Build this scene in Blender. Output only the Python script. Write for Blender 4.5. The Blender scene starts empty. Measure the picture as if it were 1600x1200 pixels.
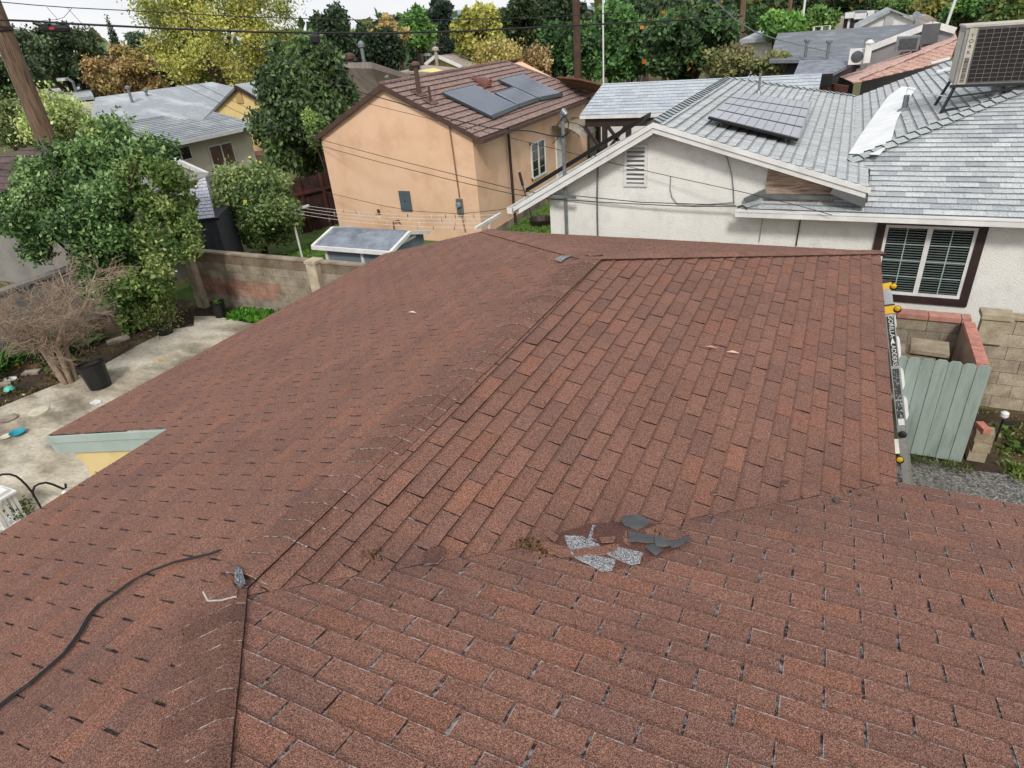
import bpy, bmesh, math, random
import numpy as np
from mathutils import Vector, Matrix
rad = math.radians
SC = bpy.context.scene
COL = SC.collection
# ------------------------------------------------------------------ camera
CAM = np.array([2.2363, -4.2727, 5.5335]); YAW, PITCH, ROLL, FPX = -0.482, 0.5079, -0.0889, 996.8
_f = np.array([math.sin(YAW)*math.cos(PITCH), math.cos(YAW)*math.cos(PITCH), -math.sin(PITCH)])
_r0 = np.array([math.cos(YAW), -math.sin(YAW), 0.0]); _u0 = np.cross(_r0, _f)
_r = math.cos(ROLL)*_r0 + math.sin(ROLL)*_u0
_u = -math.sin(ROLL)*_r0 + math.cos(ROLL)*_u0
cd = bpy.data.cameras.new('camera'); cam = bpy.data.objects.new('camera', cd); COL.objects.link(cam)
cd.sensor_width = 36; cd.lens = 36*FPX/1600; cd.clip_start = 0.05; cd.clip_end = 6000
cam.matrix_world = Matrix(((_r[0], _u[0], -_f[0], CAM[0]), (_r[1], _u[1], -_f[1], CAM[1]), (_r[2], _u[2], -_f[2], CAM[2]), (0, 0, 0, 1)))
SC.camera = cam
SC.render.resolution_x = 1024; SC.render.resolution_y = 768
# ------------------------------------------------------------------ world: overcast daylight
SUN_EL, SUN_AZ = rad(42), rad(158)
W = bpy.data.worlds.new('World'); SC.world = W; W.use_nodes = True
nt = W.node_tree; nt.nodes.clear()
out = nt.nodes.new('ShaderNodeOutputWorld'); bg = nt.nodes.new('ShaderNodeBackground')
sky = nt.nodes.new('ShaderNodeTexSky'); sky.sky_type = 'NISHITA'; sky.sun_disc = False
sky.sun_elevation = SUN_EL; sky.sun_rotation = SUN_AZ; sky.air_density = 1.0; sky.dust_density = 3.0
mixw = nt.nodes.new('ShaderNodeMix'); mixw.data_type = 'RGBA'; mixw.inputs[0].default_value = 0.86
tcw = nt.nodes.new('ShaderNodeTexCoord'); mpw = nt.nodes.new('ShaderNodeMapping'); mpw.inputs['Scale'].default_value = (1, 1, 3.5)
nz = nt.nodes.new('ShaderNodeTexNoise'); nz.inputs['Scale'].default_value = 2.2; nz.inputs['Detail'].default_value = 6
rw = nt.nodes.new('ShaderNodeValToRGB')
rw.color_ramp.elements[0].position = 0.3; rw.color_ramp.elements[0].color = (5.7, 5.85, 6.2, 1)
rw.color_ramp.elements[1].position = 0.72; rw.color_ramp.elements[1].color = (7.2, 7.2, 7.25, 1)
nt.links.new(tcw.outputs['Generated'], mpw.inputs[0]); nt.links.new(mpw.outputs[0], nz.inputs['Vector'])
nt.links.new(nz.outputs['Fac'], rw.inputs[0])
nt.links.new(sky.outputs[0], mixw.inputs[6]); nt.links.new(rw.outputs[0], mixw.inputs[7])
nt.links.new(mixw.outputs[2], bg.inputs[0]); bg.inputs[1].default_value = 0.10
nt.links.new(bg.outputs[0], out.inputs[0])
sd = bpy.data.lights.new('sun', 'SUN'); so = bpy.data.objects.new('sun', sd); COL.objects.link(so)
sd.energy = 1.5; sd.angle = rad(10); sd.color = (1.0, 0.96, 0.9)
so.rotation_euler = (rad(90)-SUN_EL, 0, rad(180)-SUN_AZ)
SC.view_settings.view_transform = 'Standard'; SC.view_settings.look = 'None'
SC.view_settings.exposure = 0.65; SC.view_settings.gamma = 1.0; SC.view_settings.use_curve_mapping = False
SC.render.engine = 'CYCLES'

# ------------------------------------------------------------------ pixel of the photograph -> point of the place
def ray(px, py): return _f + (px-800)/FPX*_r - (py-600)/FPX*_u
def pz(px, py, z): d = ray(px, py); return CAM + d*(z-CAM[2])/d[2]
def pyy(px, py, y): d = ray(px, py); return CAM + d*(y-CAM[1])/d[1]
def pxx(px, py, x): d = ray(px, py); return CAM + d*(x-CAM[0])/d[0]
def ppl(px, py, P, n):
    d = ray(px, py); n = np.array(n, float); return CAM + d*(((np.array(P)-CAM)@n)/(d@n))
# ------------------------------------------------------------------ materials
def lin(h):
    c = [int(h[i:i+2], 16)/255 for i in (0, 2, 4)]
    return tuple(x/12.92 if x <= 0.04045 else ((x+0.055)/1.055)**2.4 for x in c)
def colr(c, k=1.0):
    if isinstance(c, str): c = lin(c)
    return (c[0]*k, c[1]*k, c[2]*k, 1)
MATS = {}
def mat(name, c1, c2=None, scale=6.0, rough=0.85, bump=0.0, bscale=None, metal=0.0, big=None, bigc=None, detail=5, bright=0.8, fine=0.0, finescale=180, lo=0.35, hi=0.65, stretch=None, bdist=0.02, spec=0.5):
    """two-tone noise material, tinted by the 'tint' colour attribute; big = second larger noise with its own colour"""
    m = bpy.data.materials.new(name); m.use_nodes = True; n = m.node_tree; L = n.links; p = n.nodes['Principled BSDF']
    tc = n.nodes.new('ShaderNodeTexCoord'); src = tc.outputs['Object']
    if stretch:
        mp = n.nodes.new('ShaderNodeMapping'); mp.inputs['Scale'].default_value = stretch; L.new(src, mp.inputs[0]); src = mp.outputs[0]
    def noise(s, d=detail, r=0.6):
        t = n.nodes.new('ShaderNodeTexNoise'); t.inputs['Scale'].default_value = s; t.inputs['Detail'].default_value = d; t.inputs['Roughness'].default_value = r
        L.new(src, t.inputs['Vector']); return t.outputs['Fac']
    def rng(x, a, b, c=0.0, d=1.0):
        t = n.nodes.new('ShaderNodeMapRange'); t.inputs[1].default_value = a; t.inputs[2].default_value = b; t.inputs[3].default_value = c; t.inputs[4].default_value = d
        L.new(x, t.inputs[0]); return t.outputs[0]
    def mix(fac, a, b, mode='MIX'):
        t = n.nodes.new('ShaderNodeMix'); t.data_type = 'RGBA'; t.blend_type = mode; t.clamp_factor = True
        if isinstance(fac, float): t.inputs[0].default_value = fac
        else: L.new(fac, t.inputs[0])
        for k, v in ((6, a), (7, b)):
            if isinstance(v, tuple): t.inputs[k].default_value = v
            else: L.new(v, t.inputs[k])
        return t.outputs[2]
    c = mix(rng(noise(scale), lo, hi), colr(c1, bright), colr(c2 if c2 else c1, bright))
    if big: c = mix(rng(noise(big, 4), 0.5, 0.68), c, colr(bigc, bright))
    if fine:
        f = rng(noise(finescale, 2, 0.5), 0.3, 0.7, 1-fine, 1+fine)
        vm = n.nodes.new('ShaderNodeVectorMath'); vm.operation = 'SCALE'; L.new(c, vm.inputs[0]); L.new(f, vm.inputs['Scale']); c = vm.outputs[0]
    at = n.nodes.new('ShaderNodeAttribute'); at.attribute_name = 'tint'
    c = mix(1.0, c, at.outputs['Color'], 'MULTIPLY')
    L.new(c, p.inputs['Base Color']); p.inputs['Roughness'].default_value = rough; p.inputs['Metallic'].default_value = metal
    p.inputs['Specular IOR Level'].default_value = spec
    if bump:
        b = n.nodes.new('ShaderNodeBump'); b.inputs['Strength'].default_value = bump; b.inputs['Distance'].default_value = bdist
        L.new(noise(bscale or scale*4), b.inputs['Height']); L.new(b.outputs[0], p.inputs['Normal'])
    MATS[name] = m; return m
def shingle_mat(name, cols, dark, gran=260, light=(0.5, 0.48, 0.47), specks=True, stain=1.0, bigs=0.9, lines=False):
    """mineral granules: fine speckle in three tones, slow weathering stains, worn pale edges where tint alpha < 1"""
    m = bpy.data.materials.new(name); m.use_nodes = True; n = m.node_tree; L = n.links; p = n.nodes['Principled BSDF']
    tc = n.nodes.new('ShaderNodeTexCoord'); src = tc.outputs['Object']
    def noise(s, d=3, r=0.6):
        t = n.nodes.new('ShaderNodeTexNoise'); t.inputs['Scale'].default_value = s; t.inputs['Detail'].default_value = d; t.inputs['Roughness'].default_value = r
        L.new(src, t.inputs['Vector']); return t.outputs['Fac']
    def rng(x, a, b, c=0.0, d=1.0):
        t = n.nodes.new('ShaderNodeMapRange'); t.inputs[1].default_value = a; t.inputs[2].default_value = b; t.inputs[3].default_value = c; t.inputs[4].default_value = d
        L.new(x, t.inputs[0]); return t.outputs[0]
    def mix(fac, a, b, mode='MIX'):
        t = n.nodes.new('ShaderNodeMix'); t.data_type = 'RGBA'; t.blend_type = mode
        if isinstance(fac, float): t.inputs[0].default_value = fac
        else: L.new(fac, t.inputs[0])
        for k, v in ((6, a), (7, b)):
            if isinstance(v, tuple): t.inputs[k].default_value = v
            else: L.new(v, t.inputs[k])
        return t.outputs[2]
    rp = n.nodes.new('ShaderNodeValToRGB'); rp.color_ramp.elements[0].position = 0.38; rp.color_ramp.elements[1].position = 0.63
    rp.color_ramp.elements[0].color = colr(cols[0]); rp.color_ramp.elements[1].color = colr(cols[2])
    e = rp.color_ramp.elements.new(0.5); e.color = colr(cols[1])
    L.new(noise(gran, 2, 0.75), rp.inputs[0])
    c = rp.outputs[0]
    vm = n.nodes.new('ShaderNodeVectorMath'); vm.operation = 'SCALE'; L.new(c, vm.inputs[0]); L.new(rng(noise(gran*0.3, 3, 0.7), 0.3, 0.7, 0.72, 1.3), vm.inputs['Scale']); c = vm.outputs[0]
    if specks: c = mix(rng(noise(gran*0.55, 1), 0.64, 0.70, 0, 0.2), c, colr(light)); c = mix(rng(noise(gran*0.42, 1), 0.41, 0.34, 0, 0.75), c, colr(dark, 0.7))
    c = mix(rng(noise(1.15, 5, 0.65), 0.5, 0.74, 0, 0.32*stain), c, colr(dark))
    if lines:   # weathering that follows the ridge, hip and valley
        def mt(op, a, b=None, cl=False):
            t = n.nodes.new('ShaderNodeMath'); t.operation = op; t.use_clamp = cl
            for k, v in ((0, a), (1, b)):
                if v is None: continue
                if isinstance(v, (int, float)): t.inputs[k].default_value = v
                else: L.new(v, t.inputs[k])
            return t.outputs[0]
        sp = n.nodes.new('ShaderNodeSeparateXYZ'); L.new(src, sp.inputs[0]); x_, y_ = sp.outputs[0], sp.outputs[1]
        d1 = mt('ABSOLUTE', mt('SUBTRACT', mt('ABSOLUTE', mt('ADD', y_, 2.96)), mt('ABSOLUTE', x_)))
        m1 = mt('MULTIPLY', rng(d1, 0.62, 0.0), rng(x_, -0.25, 0.05)); m2 = mt('MULTIPLY', rng(mt('ABSOLUTE', x_), 0.34, 0.05), rng(y_, -3.1, -2.9))
        mk = mt('MAXIMUM', m1, mt('MULTIPLY', m2, 0.55)); wn_ = rng(noise(3.2, 5, 0.7), 0.36, 0.62)
        c = mix(mt('MULTIPLY', mt('MULTIPLY', mk, wn_), 0.4), c, colr(dark, 0.62))
        c = mix(mt('MULTIPLY', rng(noise(0.75, 4, 0.7), 0.58, 0.72), 0.2), c, colr(dark))
    at = n.nodes.new('ShaderNodeAttribute'); at.attribute_name = 'tint'
    c = mix(1.0, c, at.outputs['Color'], 'MULTIPLY')
    inv = n.nodes.new('ShaderNodeMath'); inv.operation = 'SUBTRACT'; inv.inputs[0].default_value = 1.0; L.new(at.outputs['Alpha'], inv.inputs[1])
    mm = n.nodes.new('ShaderNodeMath'); mm.operation = 'MULTIPLY'; L.new(inv.outputs[0], mm.inputs[0]); L.new(rng(noise(26, 4, 0.8), 0.46, 0.6), mm.inputs[1])
    c = mix(mm.outputs[0], c, colr(light))
    L.new(c, p.inputs['Base Color']); p.inputs['Roughness'].default_value = 0.92; p.inputs['Specular IOR Level'].default_value = 0.25
    b = n.nodes.new('ShaderNodeBump'); b.inputs['Strength'].default_value = 0.55; b.inputs['Distance'].default_value = 0.003
    L.new(noise(gran, 2, 0.75), b.inputs['Height'])
    b2 = n.nodes.new('ShaderNodeBump'); b2.inputs['Strength'].default_value = 0.5; b2.inputs['Distance'].default_value = 0.012
    L.new(noise(9, 3), b2.inputs['Height']); L.new(b2.outputs[0], b.inputs['Normal'])
    L.new(b.outputs[0], p.inputs['Normal']); MATS[name] = m; return m
def leaf_mat(name='leaf'):
    m = bpy.data.materials.new(name); m.use_nodes = True; n = m.node_tree; L = n.links; p = n.nodes['Principled BSDF']
    at = n.nodes.new('ShaderNodeAttribute'); at.attribute_name = 'tint'
    L.new(at.outputs['Color'], p.inputs['Base Color']); p.inputs['Roughness'].default_value = 0.5; p.inputs['Specular IOR Level'].default_value = 0.35
    tr = n.nodes.new('ShaderNodeBsdfTranslucent'); L.new(at.outputs['Color'], tr.inputs[0])
    mx = n.nodes.new('ShaderNodeMixShader'); mx.inputs[0].default_value = 0.3
    L.new(p.outputs[0], mx.inputs[1]); L.new(tr.outputs[0], mx.inputs[2]); L.new(mx.outputs[0], n.nodes['Material Output'].inputs[0])
    MATS[name] = m; return m
# ------------------------------------------------------------------ objects
def wloc(o):
    v = np.zeros(3)
    while o is not None: v += np.array(o.location); o = o.parent
    return v
def link(o, parent=None):
    COL.objects.link(o)
    if parent is not None: o.parent = parent
    return o
def tag(o, label=None, cat=None, group=None, kind=None):
    if label: o['label'] = label
    if cat: o['category'] = cat
    if group: o['group'] = group
    if kind: o['kind'] = kind
    return o
def thing(name, loc, label, cat, group=None):
    o = bpy.data.objects.new(name, None); o.empty_display_size = 0.2; link(o); o.location = tuple(float(v) for v in loc)
    return tag(o, label, cat, group)
def finish(name, V, F, tints, mats, parent, midx=None, origin=None, smooth=False):
    V = np.asarray(V, float).reshape(-1, 3)
    if parent is not None: off = wloc(parent)
    elif origin is not None: off = np.array(origin, float)
    else: off = np.array([V[:, 0].mean(), V[:, 1].mean(), V[:, 2].min()])
    me = bpy.data.meshes.new(name); me.from_pydata((V-off).tolist(), [], [list(f) for f in F]); me.update()
    if not isinstance(mats, (list, tuple)): mats = [mats]
    for m in mats: me.materials.append(m)
    at = me.color_attributes.new('tint', 'FLOAT_COLOR', 'CORNER')
    arr = np.ones((len(me.loops), 4), np.float32)
    k = 0
    if tints is not None:
        cnt = np.array([len(f) for f in F]); t = np.array([(tuple(x)+(1.0,))[:4] if x is not None else (1, 1, 1, 1) for x in tints], np.float32)
        arr = np.repeat(t, cnt, axis=0)
    at.data.foreach_set('color', arr.ravel())
    if midx is not None: me.polygons.foreach_set('material_index', np.array(midx, np.int32))
    if smooth: me.polygons.foreach_set('use_smooth', np.ones(len(me.polygons), bool))
    o = bpy.data.objects.new(name, me)
    if parent is None: o.location = off
    return link(o, parent)
class MB:
    def __init__(s): s.V = []; s.F = []; s.T = []; s.M = []; s.t = None; s.m = 0
    def add(s, V, F):
        k = len(s.V); s.V += [tuple(float(c) for c in v) for v in V]; s.F += [tuple(i+k for i in f) for f in F]; s.T += [s.t]*len(F); s.M += [s.m]*len(F)
    def box(s, c, d, rz=0, ax=None, bev=0):
        c = np.array(c, float); hx, hy, hz = [v/2 for v in d]
        if ax is None: cz, sz = math.cos(rz), math.sin(rz); ax = ((cz, sz, 0), (-sz, cz, 0), (0, 0, 1))
        A = [np.array(a, float) for a in ax]
        V = [c + A[0]*x*hx + A[1]*y*hy + A[2]*z*hz for z in (-1, 1) for y in (-1, 1) for x in (-1, 1)]
        s.add(V, [(0, 2, 3, 1), (4, 5, 7, 6), (0, 1, 5, 4), (2, 6, 7, 3), (1, 3, 7, 5), (0, 4, 6, 2)])
    def b2(s, p, q):  # axis aligned from min to max
        p = np.array(p, float); q = np.array(q, float); s.box((p+q)/2, np.abs(q-p))
    def prism(s, poly, ext):
        P = [np.array(p, float) for p in poly]; e = np.array(ext, float); n = len(P)
        s.add(P+[p+e for p in P], [tuple(range(n))[::-1], tuple(range(n, 2*n))]+[(i, (i+1) % n, (i+1) % n+n, i+n) for i in range(n)])
    def bar(s, p, q, w, h=None, up=(0, 0, 1)):
        p = np.array(p, float); q = np.array(q, float); d = q-p; L = np.linalg.norm(d); d /= L; up = np.array(up, float)
        if abs(d@up) > 0.98: up = np.array((1, 0, 0.))
        sd = np.cross(d, up); sd /= np.linalg.norm(sd); u2 = np.cross(sd, d)
        s.box((p+q)/2, (L, w, h or w), ax=(d, sd, u2))
    def tube(s, path, r, n=8, cap=True, r1=None):
        P = [np.array(p, float) for p in path]; N = len(P); V = []; u = None
        for i, p in enumerate(P):
            d = P[min(i+1, N-1)]-P[max(i-1, 0)]; d = d/(np.linalg.norm(d)+1e-9)
            if u is None: u = np.cross(d, (0.13, 0.21, 0.97) if abs(d[2]) < 0.9 else (1, 0.1, 0))
            u = u-d*(u@d); u /= np.linalg.norm(u)+1e-9; w = np.cross(d, u)
            if isinstance(r, (list, tuple, np.ndarray)): rr = r[i]
            else: rr = r if r1 is None else r+(r1-r)*i/(N-1)
            V += [p+rr*(math.cos(2*math.pi*k/n)*u+math.sin(2*math.pi*k/n)*w) for k in range(n)]
        F = [(i*n+k, i*n+(k+1) % n, (i+1)*n+(k+1) % n, (i+1)*n+k) for i in range(N-1) for k in range(n)]
        if cap: F += [tuple(range(n))[::-1], tuple((N-1)*n+k for k in range(n))]
        s.add(V, F)
    def lathe(s, c, prof, n=16, axis=(0, 0, 1), sx=1, sy=1):
        c = np.array(c, float); a = np.array(axis, float); a /= np.linalg.norm(a)
        u = np.cross(a, (0, 1, 0) if abs(a[1]) < 0.9 else (1, 0, 0)); u /= np.linalg.norm(u); w = np.cross(a, u); V = []; N = len(prof)
        for r, h in prof: V += [c+a*h+r*(sx*math.cos(2*math.pi*k/n)*u+sy*math.sin(2*math.pi*k/n)*w) for k in range(n)]
        F = [(i*n+k, i*n+(k+1) % n, (i+1)*n+(k+1) % n, (i+1)*n+k) for i in range(N-1) for k in range(n)]
        F += [tuple(range(n))[::-1], tuple((N-1)*n+k for k in range(n))]
        s.add(V, F)
    def build(s, name, m, parent=None, origin=None, smooth=False):
        return finish(name, s.V, s.F, s.T, m, parent, s.M, origin, smooth)
def clip(poly, a, b, c):  # keep a*x+b*y<=c
    o = []; n = len(poly)
    for i in range(n):
        p, q = poly[i], poly[(i+1) % n]; dp = a*p[0]+b*p[1]-c; dq = a*q[0]+b*q[1]-c
        if dp <= 0: o.append(p)
        if (dp < 0 < dq) or (dq < 0 < dp): t = dp/(dp-dq); o.append((p[0]+t*(q[0]-p[0]), p[1]+t*(q[1]-p[1])))
    return o
def clip_convex(poly, C):
    n = len(C); A = sum(C[i][0]*C[(i+1) % n][1]-C[(i+1) % n][0]*C[i][1] for i in range(n)); sg = 1 if A > 0 else -1
    for i in range(n):
        (x0, y0), (x1, y1) = C[i], C[(i+1) % n]; a, b = (y1-y0)*sg, -(x1-x0)*sg
        poly = clip(poly, a, b, a*x0+b*y0)
        if len(poly) < 3: return []
    return poly
def shingles(name, m, parent, polys, O, U, V, seed, tab=0.305, expo=0.127, th=0.006, slot=0.012, stag=0.5, tint=None, edge=0.0, edge_w=0.004, wall_tint=(0.35, 0.33, 0.33), holes=None, hj=0.5, base_mat=None, base_tint=(0.35, 0.35, 0.37), skip=0.0, sidew=0.0, rowjit=0.004, var=0.07, base_a=0.55, shade_band=None):
    """a roof slope as courses of separate overlapping shingle tabs (real thickness, real slots), clipped to its outline"""
    rg = random.Random(seed); O = np.array(O, float); U = np.array(U, float)/np.linalg.norm(U); V = np.array(V, float)/np.linalg.norm(V)
    N = np.cross(U, V); N = N if N[2] > 0 else -N
    mb = MB(); C2 = [[((np.array(p)-O)@U, (np.array(p)-O)@V) for p in P] for P in polys]
    for P in polys:   # deck below the tabs
        Q = [np.array(p)-N*0.001 for p in P]; mb.t = base_tint+(base_a,); mb.add(Q, [tuple(range(len(Q)))])
    for C in C2:
        u0 = min(c[0] for c in C); u1 = max(c[0] for c in C); v0 = min(c[1] for c in C); v1 = max(c[1] for c in C)
        for j in range(math.floor(v0/expo), math.ceil(v1/expo)):
            rj = random.Random(seed*977+j); sh = (stag*j+rj.uniform(-.03, .03)) % 1.0*tab; ru = rj.uniform(0.97, 1.03); rv = rj.uniform(-rowjit, rowjit)
            for i in range(math.floor((u0-sh)/tab)-1, math.ceil((u1-sh)/tab)+1):
                rt = random.Random(seed*7919+j*131+i)
                if rt.random() < skip: continue
                a = i*tab+sh; dv = rv+rt.uniform(-.002, .002); va = j*expo+dv; vb = (j+1)*expo+0.012
                sl = slot*rt.uniform(0.45, 1.35)
                rect = [(a+sl/2, va), (a+tab-sl/2, va), (a+tab-sl/2, vb), (a+sl/2, vb)]
                h0 = th*(1+hj*rt.random()**2); h1 = 0.0004
                def P3(q): h = h0+(h1-h0)*(q[1]-va)/(vb-va); return O+q[0]*U+q[1]*V+h*N
                k = rt.uniform(1-var, 1+var)*ru; tt = tint(rt) if tint else (1, 1, 1); tt = (tt[0]*k, tt[1]*k, tt[2]*k)
                cp = clip_convex(rect, C)
                if len(cp) < 3: continue
                if holes and holes(cp): continue
                strips = []
                if edge > 0:
                    ew = edge_w*rt.uniform(.6, 1.4)
                    e = clip(cp, 0, 1, va+ew); r = clip(cp, 0, -1, -(va+ew))
                    if len(e) > 2: strips.append((e, (tt[0], tt[1], tt[2], 1-edge)))
                    if len(r) > 2:
                        if sidew > 0:
                            s1 = clip(r, 1, 0, a+sl/2+sidew); r2 = clip(r, -1, 0, -(a+sl/2+sidew))
                            if len(s1) > 2: strips.append((s1, (tt[0], tt[1], tt[2], 1-edge)))
                            r = r2
                        if len(r) > 2: strips.append((r, (tt[0], tt[1], tt[2], 1.0)))
                else: strips = [(cp, (tt[0], tt[1], tt[2], 1.0))]
                if shade_band:  # tab top darkened: butt shadow painted into its colour, on red slopes also staining
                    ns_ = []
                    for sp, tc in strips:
                        lo_ = clip(sp, 0, 1, vb-0.012-shade_band[0]); hi_ = clip(sp, 0, -1, -(vb-0.012-shade_band[0]))
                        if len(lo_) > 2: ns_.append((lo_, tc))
                        if len(hi_) > 2: ns_.append((hi_, (tc[0]*shade_band[1], tc[1]*shade_band[1], tc[2]*shade_band[1], tc[3])))
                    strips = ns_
                for sp, tc in strips: mb.t = tc; mb.add([P3(q) for q in sp], [tuple(range(len(sp)))])
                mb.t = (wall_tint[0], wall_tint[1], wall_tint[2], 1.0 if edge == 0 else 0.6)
                n = len(cp)
                for q in range(n):
                    A, B = cp[q], cp[(q+1) % n]
                    if abs(A[1]-vb) < 1e-6 and abs(B[1]-vb) < 1e-6: continue
                    a3, b3 = P3(A), P3(B); mb.add([a3, b3, O+B[0]*U+B[1]*V, O+A[0]*U+A[1]*V], [(0, 1, 2, 3)])
    o = mb.build(name, m, parent); return o
def tree_mesh(name, parent, V4, T, m):
    """V4: (n,4,3) leaf quads, T: (n,3) leaf colours"""
    n = len(V4); V = V4.reshape(-1, 3); off = wloc(parent) if parent is not None else np.array([V[:, 0].mean(), V[:, 1].mean(), V[:, 2].min()])
    me = bpy.data.meshes.new(name); me.vertices.add(4*n); me.vertices.foreach_set('co', (V-off).astype(np.float32).ravel())
    me.loops.add(4*n); me.loops.foreach_set('vertex_index', np.arange(4*n, dtype=np.int32))
    me.polygons.add(n); me.polygons.foreach_set('loop_start', np.arange(0, 4*n, 4, dtype=np.int32))
    try: me.polygons.foreach_set('loop_total', np.full(n, 4, np.int32))
    except Exception: pass
    me.update(calc_edges=True); me.materials.append(m)
    at = me.color_attributes.new('tint', 'FLOAT_COLOR', 'CORNER'); a = np.ones((n, 4, 4), np.float32); a[:, :, :3] = T[:, None, :]
    at.data.foreach_set('color', a.ravel())
    o = bpy.data.objects.new(name, me)
    if parent is None: o.location = off
    return link(o, parent)
def leaves(P, size, rg, up=0.3, aspect=0.55, outward=None, droop=0.0):
    n = len(P); D = rg.normal(size=(n, 3)); D[:, 2] -= droop; D /= np.linalg.norm(D, axis=1)[:, None]
    Nn = rg.normal(size=(n, 3))
    if outward is not None: Nn = Nn*0.8+outward
    Nn[:, 2] += up; S = np.cross(D, Nn); S /= np.linalg.norm(S, axis=1)[:, None]+1e-9
    s = size*rg.uniform(0.6, 1.4, (n, 1)); a = P; b = P+D*s*0.5+S*s*aspect*0.5; c = P+D*s; d = P+D*s*0.5-S*s*aspect*0.5
    return np.stack([a, b, c, d], 1)
def pal(cols, n, rg, var=0.18):
    C = np.array([lin(c) if isinstance(c, str) else c for c in cols]); i = rg.integers(0, len(C), n)
    return C[i]*rg.uniform(1-var, 1+var, (n, 1))
# ================================================================== materials of the place
leaf = leaf_mat()
RED = shingle_mat('red_shingle', ('382523', '785042', 'a67f6c'), '4b3e3d', lines=True)
M = lambda *a, **k: mat(*a, **k)
pale_green = M('pale_green_paint', 'b4c4bd', 'a6b6af', 3, 0.6, 0.15, 60)
yellow_paint = M('pale_yellow_stucco', 'f3dba0', 'e8cc8e', 2.2, 0.9, 0.4, 90)
white_stucco = M('white_stucco', 'ecebe6', 'e2e1db', 1.3, 0.95, 0.7, 45, big=3.2, bigc='dad9d3', fine=0.07, finescale=45, bright=0.95)
orange_stucco = M('orange_stucco', 'f3ccae', 'eec3a0', 1.1, 0.95, 0.7, 45, big=0.9, bigc='e2b592', fine=0.06, finescale=40, bright=0.88)
white_paint = M('white_paint', 'eeeeec', 'd9d9d6', 3, 0.5, 0.05, bright=0.85)
galv = M('galvanised_steel', '9a9fa2', '7f8588', 8, 0.45, 0.05, metal=0.6)
dark_paint = M('dark_brown_paint', '3b2624', '2d1c1b', 6, 0.6, 0.1)
black_plastic = M('black_plastic', '1c1e20', '121314', 6, 0.45)
black_rubber = M('black_rubber', '151515', '232323', 6, 0.6)
alum = M('brushed_aluminium', 'b9bcbe', '9ea2a4', 14, 0.35, 0.05, metal=0.75, stretch=(1, 1, 9))
concrete = M('weathered_concrete', 'c6bca6', '847b69', 0.9, 0.95, 0.5, 18, big=0.5, bigc='ddd5c4', fine=0.16, finescale=14, lo=0.4, hi=0.58, bright=0.85, stretch=(.8, 1.5, 1), detail=9)
asphalt = M('old_asphalt', '8f8d88', '5a5957', 40, 0.95, 0.8, 50, big=0.9, bigc='6b6963', fine=0.6, finescale=26, lo=0.44, hi=0.56, bright=0.85)
soil = M('bare_soil', '4d3a2a', '2f241b', 2.5, 1.0, 0.9, 14, big=1.1, bigc='5f5338', fine=0.35, finescale=40)
lawn = M('ground_turf', '4d5a2c', '6a5c3c', 0.8, 1.0, 0.8, 20, big=0.13, bigc='5c5848', fine=0.3, finescale=8)
block = M('concrete_block', 'aaa090', '8d8172', 5, 0.95, 0.6, 60, big=1.4, bigc='6d6256', fine=0.14, finescale=60, bright=0.9)
red_brick = M('red_brick', 'c69484', 'ae7768', 9, 0.9, 0.4, 80, fine=0.12, bright=0.8)
glass_dark = M('window_glass', '10181a', '1c2627', 2, 0.08, spec=0.8)
wood_grey = M('weathered_wood', '6d5646', '4c3a2e', 3, 0.9, 0.4, 40, stretch=(9, 9, 0.6))
# ================================================================== the red-shingled house we stand on
H0 = 2.55; SL = 0.2502; XR = 2.96; YF = 5.22; YA = 2.13; RH = H0+SL*2.96; YN = -1.236; XE = -5.22; YB = -6.0
def zl(x): return H0+SL*(x+2.96)
house = thing('red_roofed_house', (0, 0, 0), 'low house with the weathered red-brown asphalt shingle roof filling the foreground', 'house')
def rtint(r):
    q = r.random()
    if q < 0.13: return (1.1, 1.03, 0.97)
    if q < 0.27: return (0.9, 0.93, 0.98)
    return (1.0, 1.0, 1.0)
s1 = (1, 0, SL)
# slopes: left (facing -x), right (facing +x), far hip, front slope (plane 3)
LA = [(-2.96, YF), (-2.96, -2.96), (0, -2.96), (0, YA)]
LB = [(-2.96, -2.96), (-2.96, -9.0), (-0.0, -9.0), (3.04, -6.0), (0, -2.96)]
LE = [(XE, YN), (XE, YF), (-2.96, YF), (-2.96, YN)]
def l3(P): return [(x, y, zl(x)) for x, y in P]
shingles('left_roof_slope', RED, house, [l3(LE), l3(LA), l3(LB)], (-2.96, 0, H0), (0, 1, 0), (1, 0, SL), 11, tint=rtint, slot=0.0125, edge=0.25, edge_w=0.003, base_tint=(.13, .12, .13), base_a=.9, wall_tint=(.2, .18, .18), shade_band=(.02, .84))
ZR = lambda x: H0+SL*(2.96-x)
HC = np.array([[0.62, -2.0], [1.75, -1.2]])
def in_patch(cp):
    cx = sum(p[0] for p in cp)/len(cp); cy = sum(p[1] for p in cp)/len(cp)
    return False
shingles('right_roof_slope', RED, house, [[(XR, 0, H0), (XR, YF, H0), (0, YA, RH), (0, -2.96, RH)]], (XR, 0.03, H0), (0, 1, 0), (-1, 0, SL), 12, tint=rtint, slot=0.011, edge=0.0, wall_tint=(0.14, 0.12, 0.12), hj=0.8, th=0.010, shade_band=(.018, .82))  # dark butt faces and tab tops paint in the course shadow lines
sf = (RH-H0)/(YF-YA)
shingles('far_roof_slope', RED, house, [[(-2.96, YF, H0), (XR, YF, H0), (0, YA, RH)]], (0, YF, H0), (1, 0, 0), (0, -1, sf), 13, tint=rtint)
Z3 = lambda y: H0-SL*y
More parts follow.
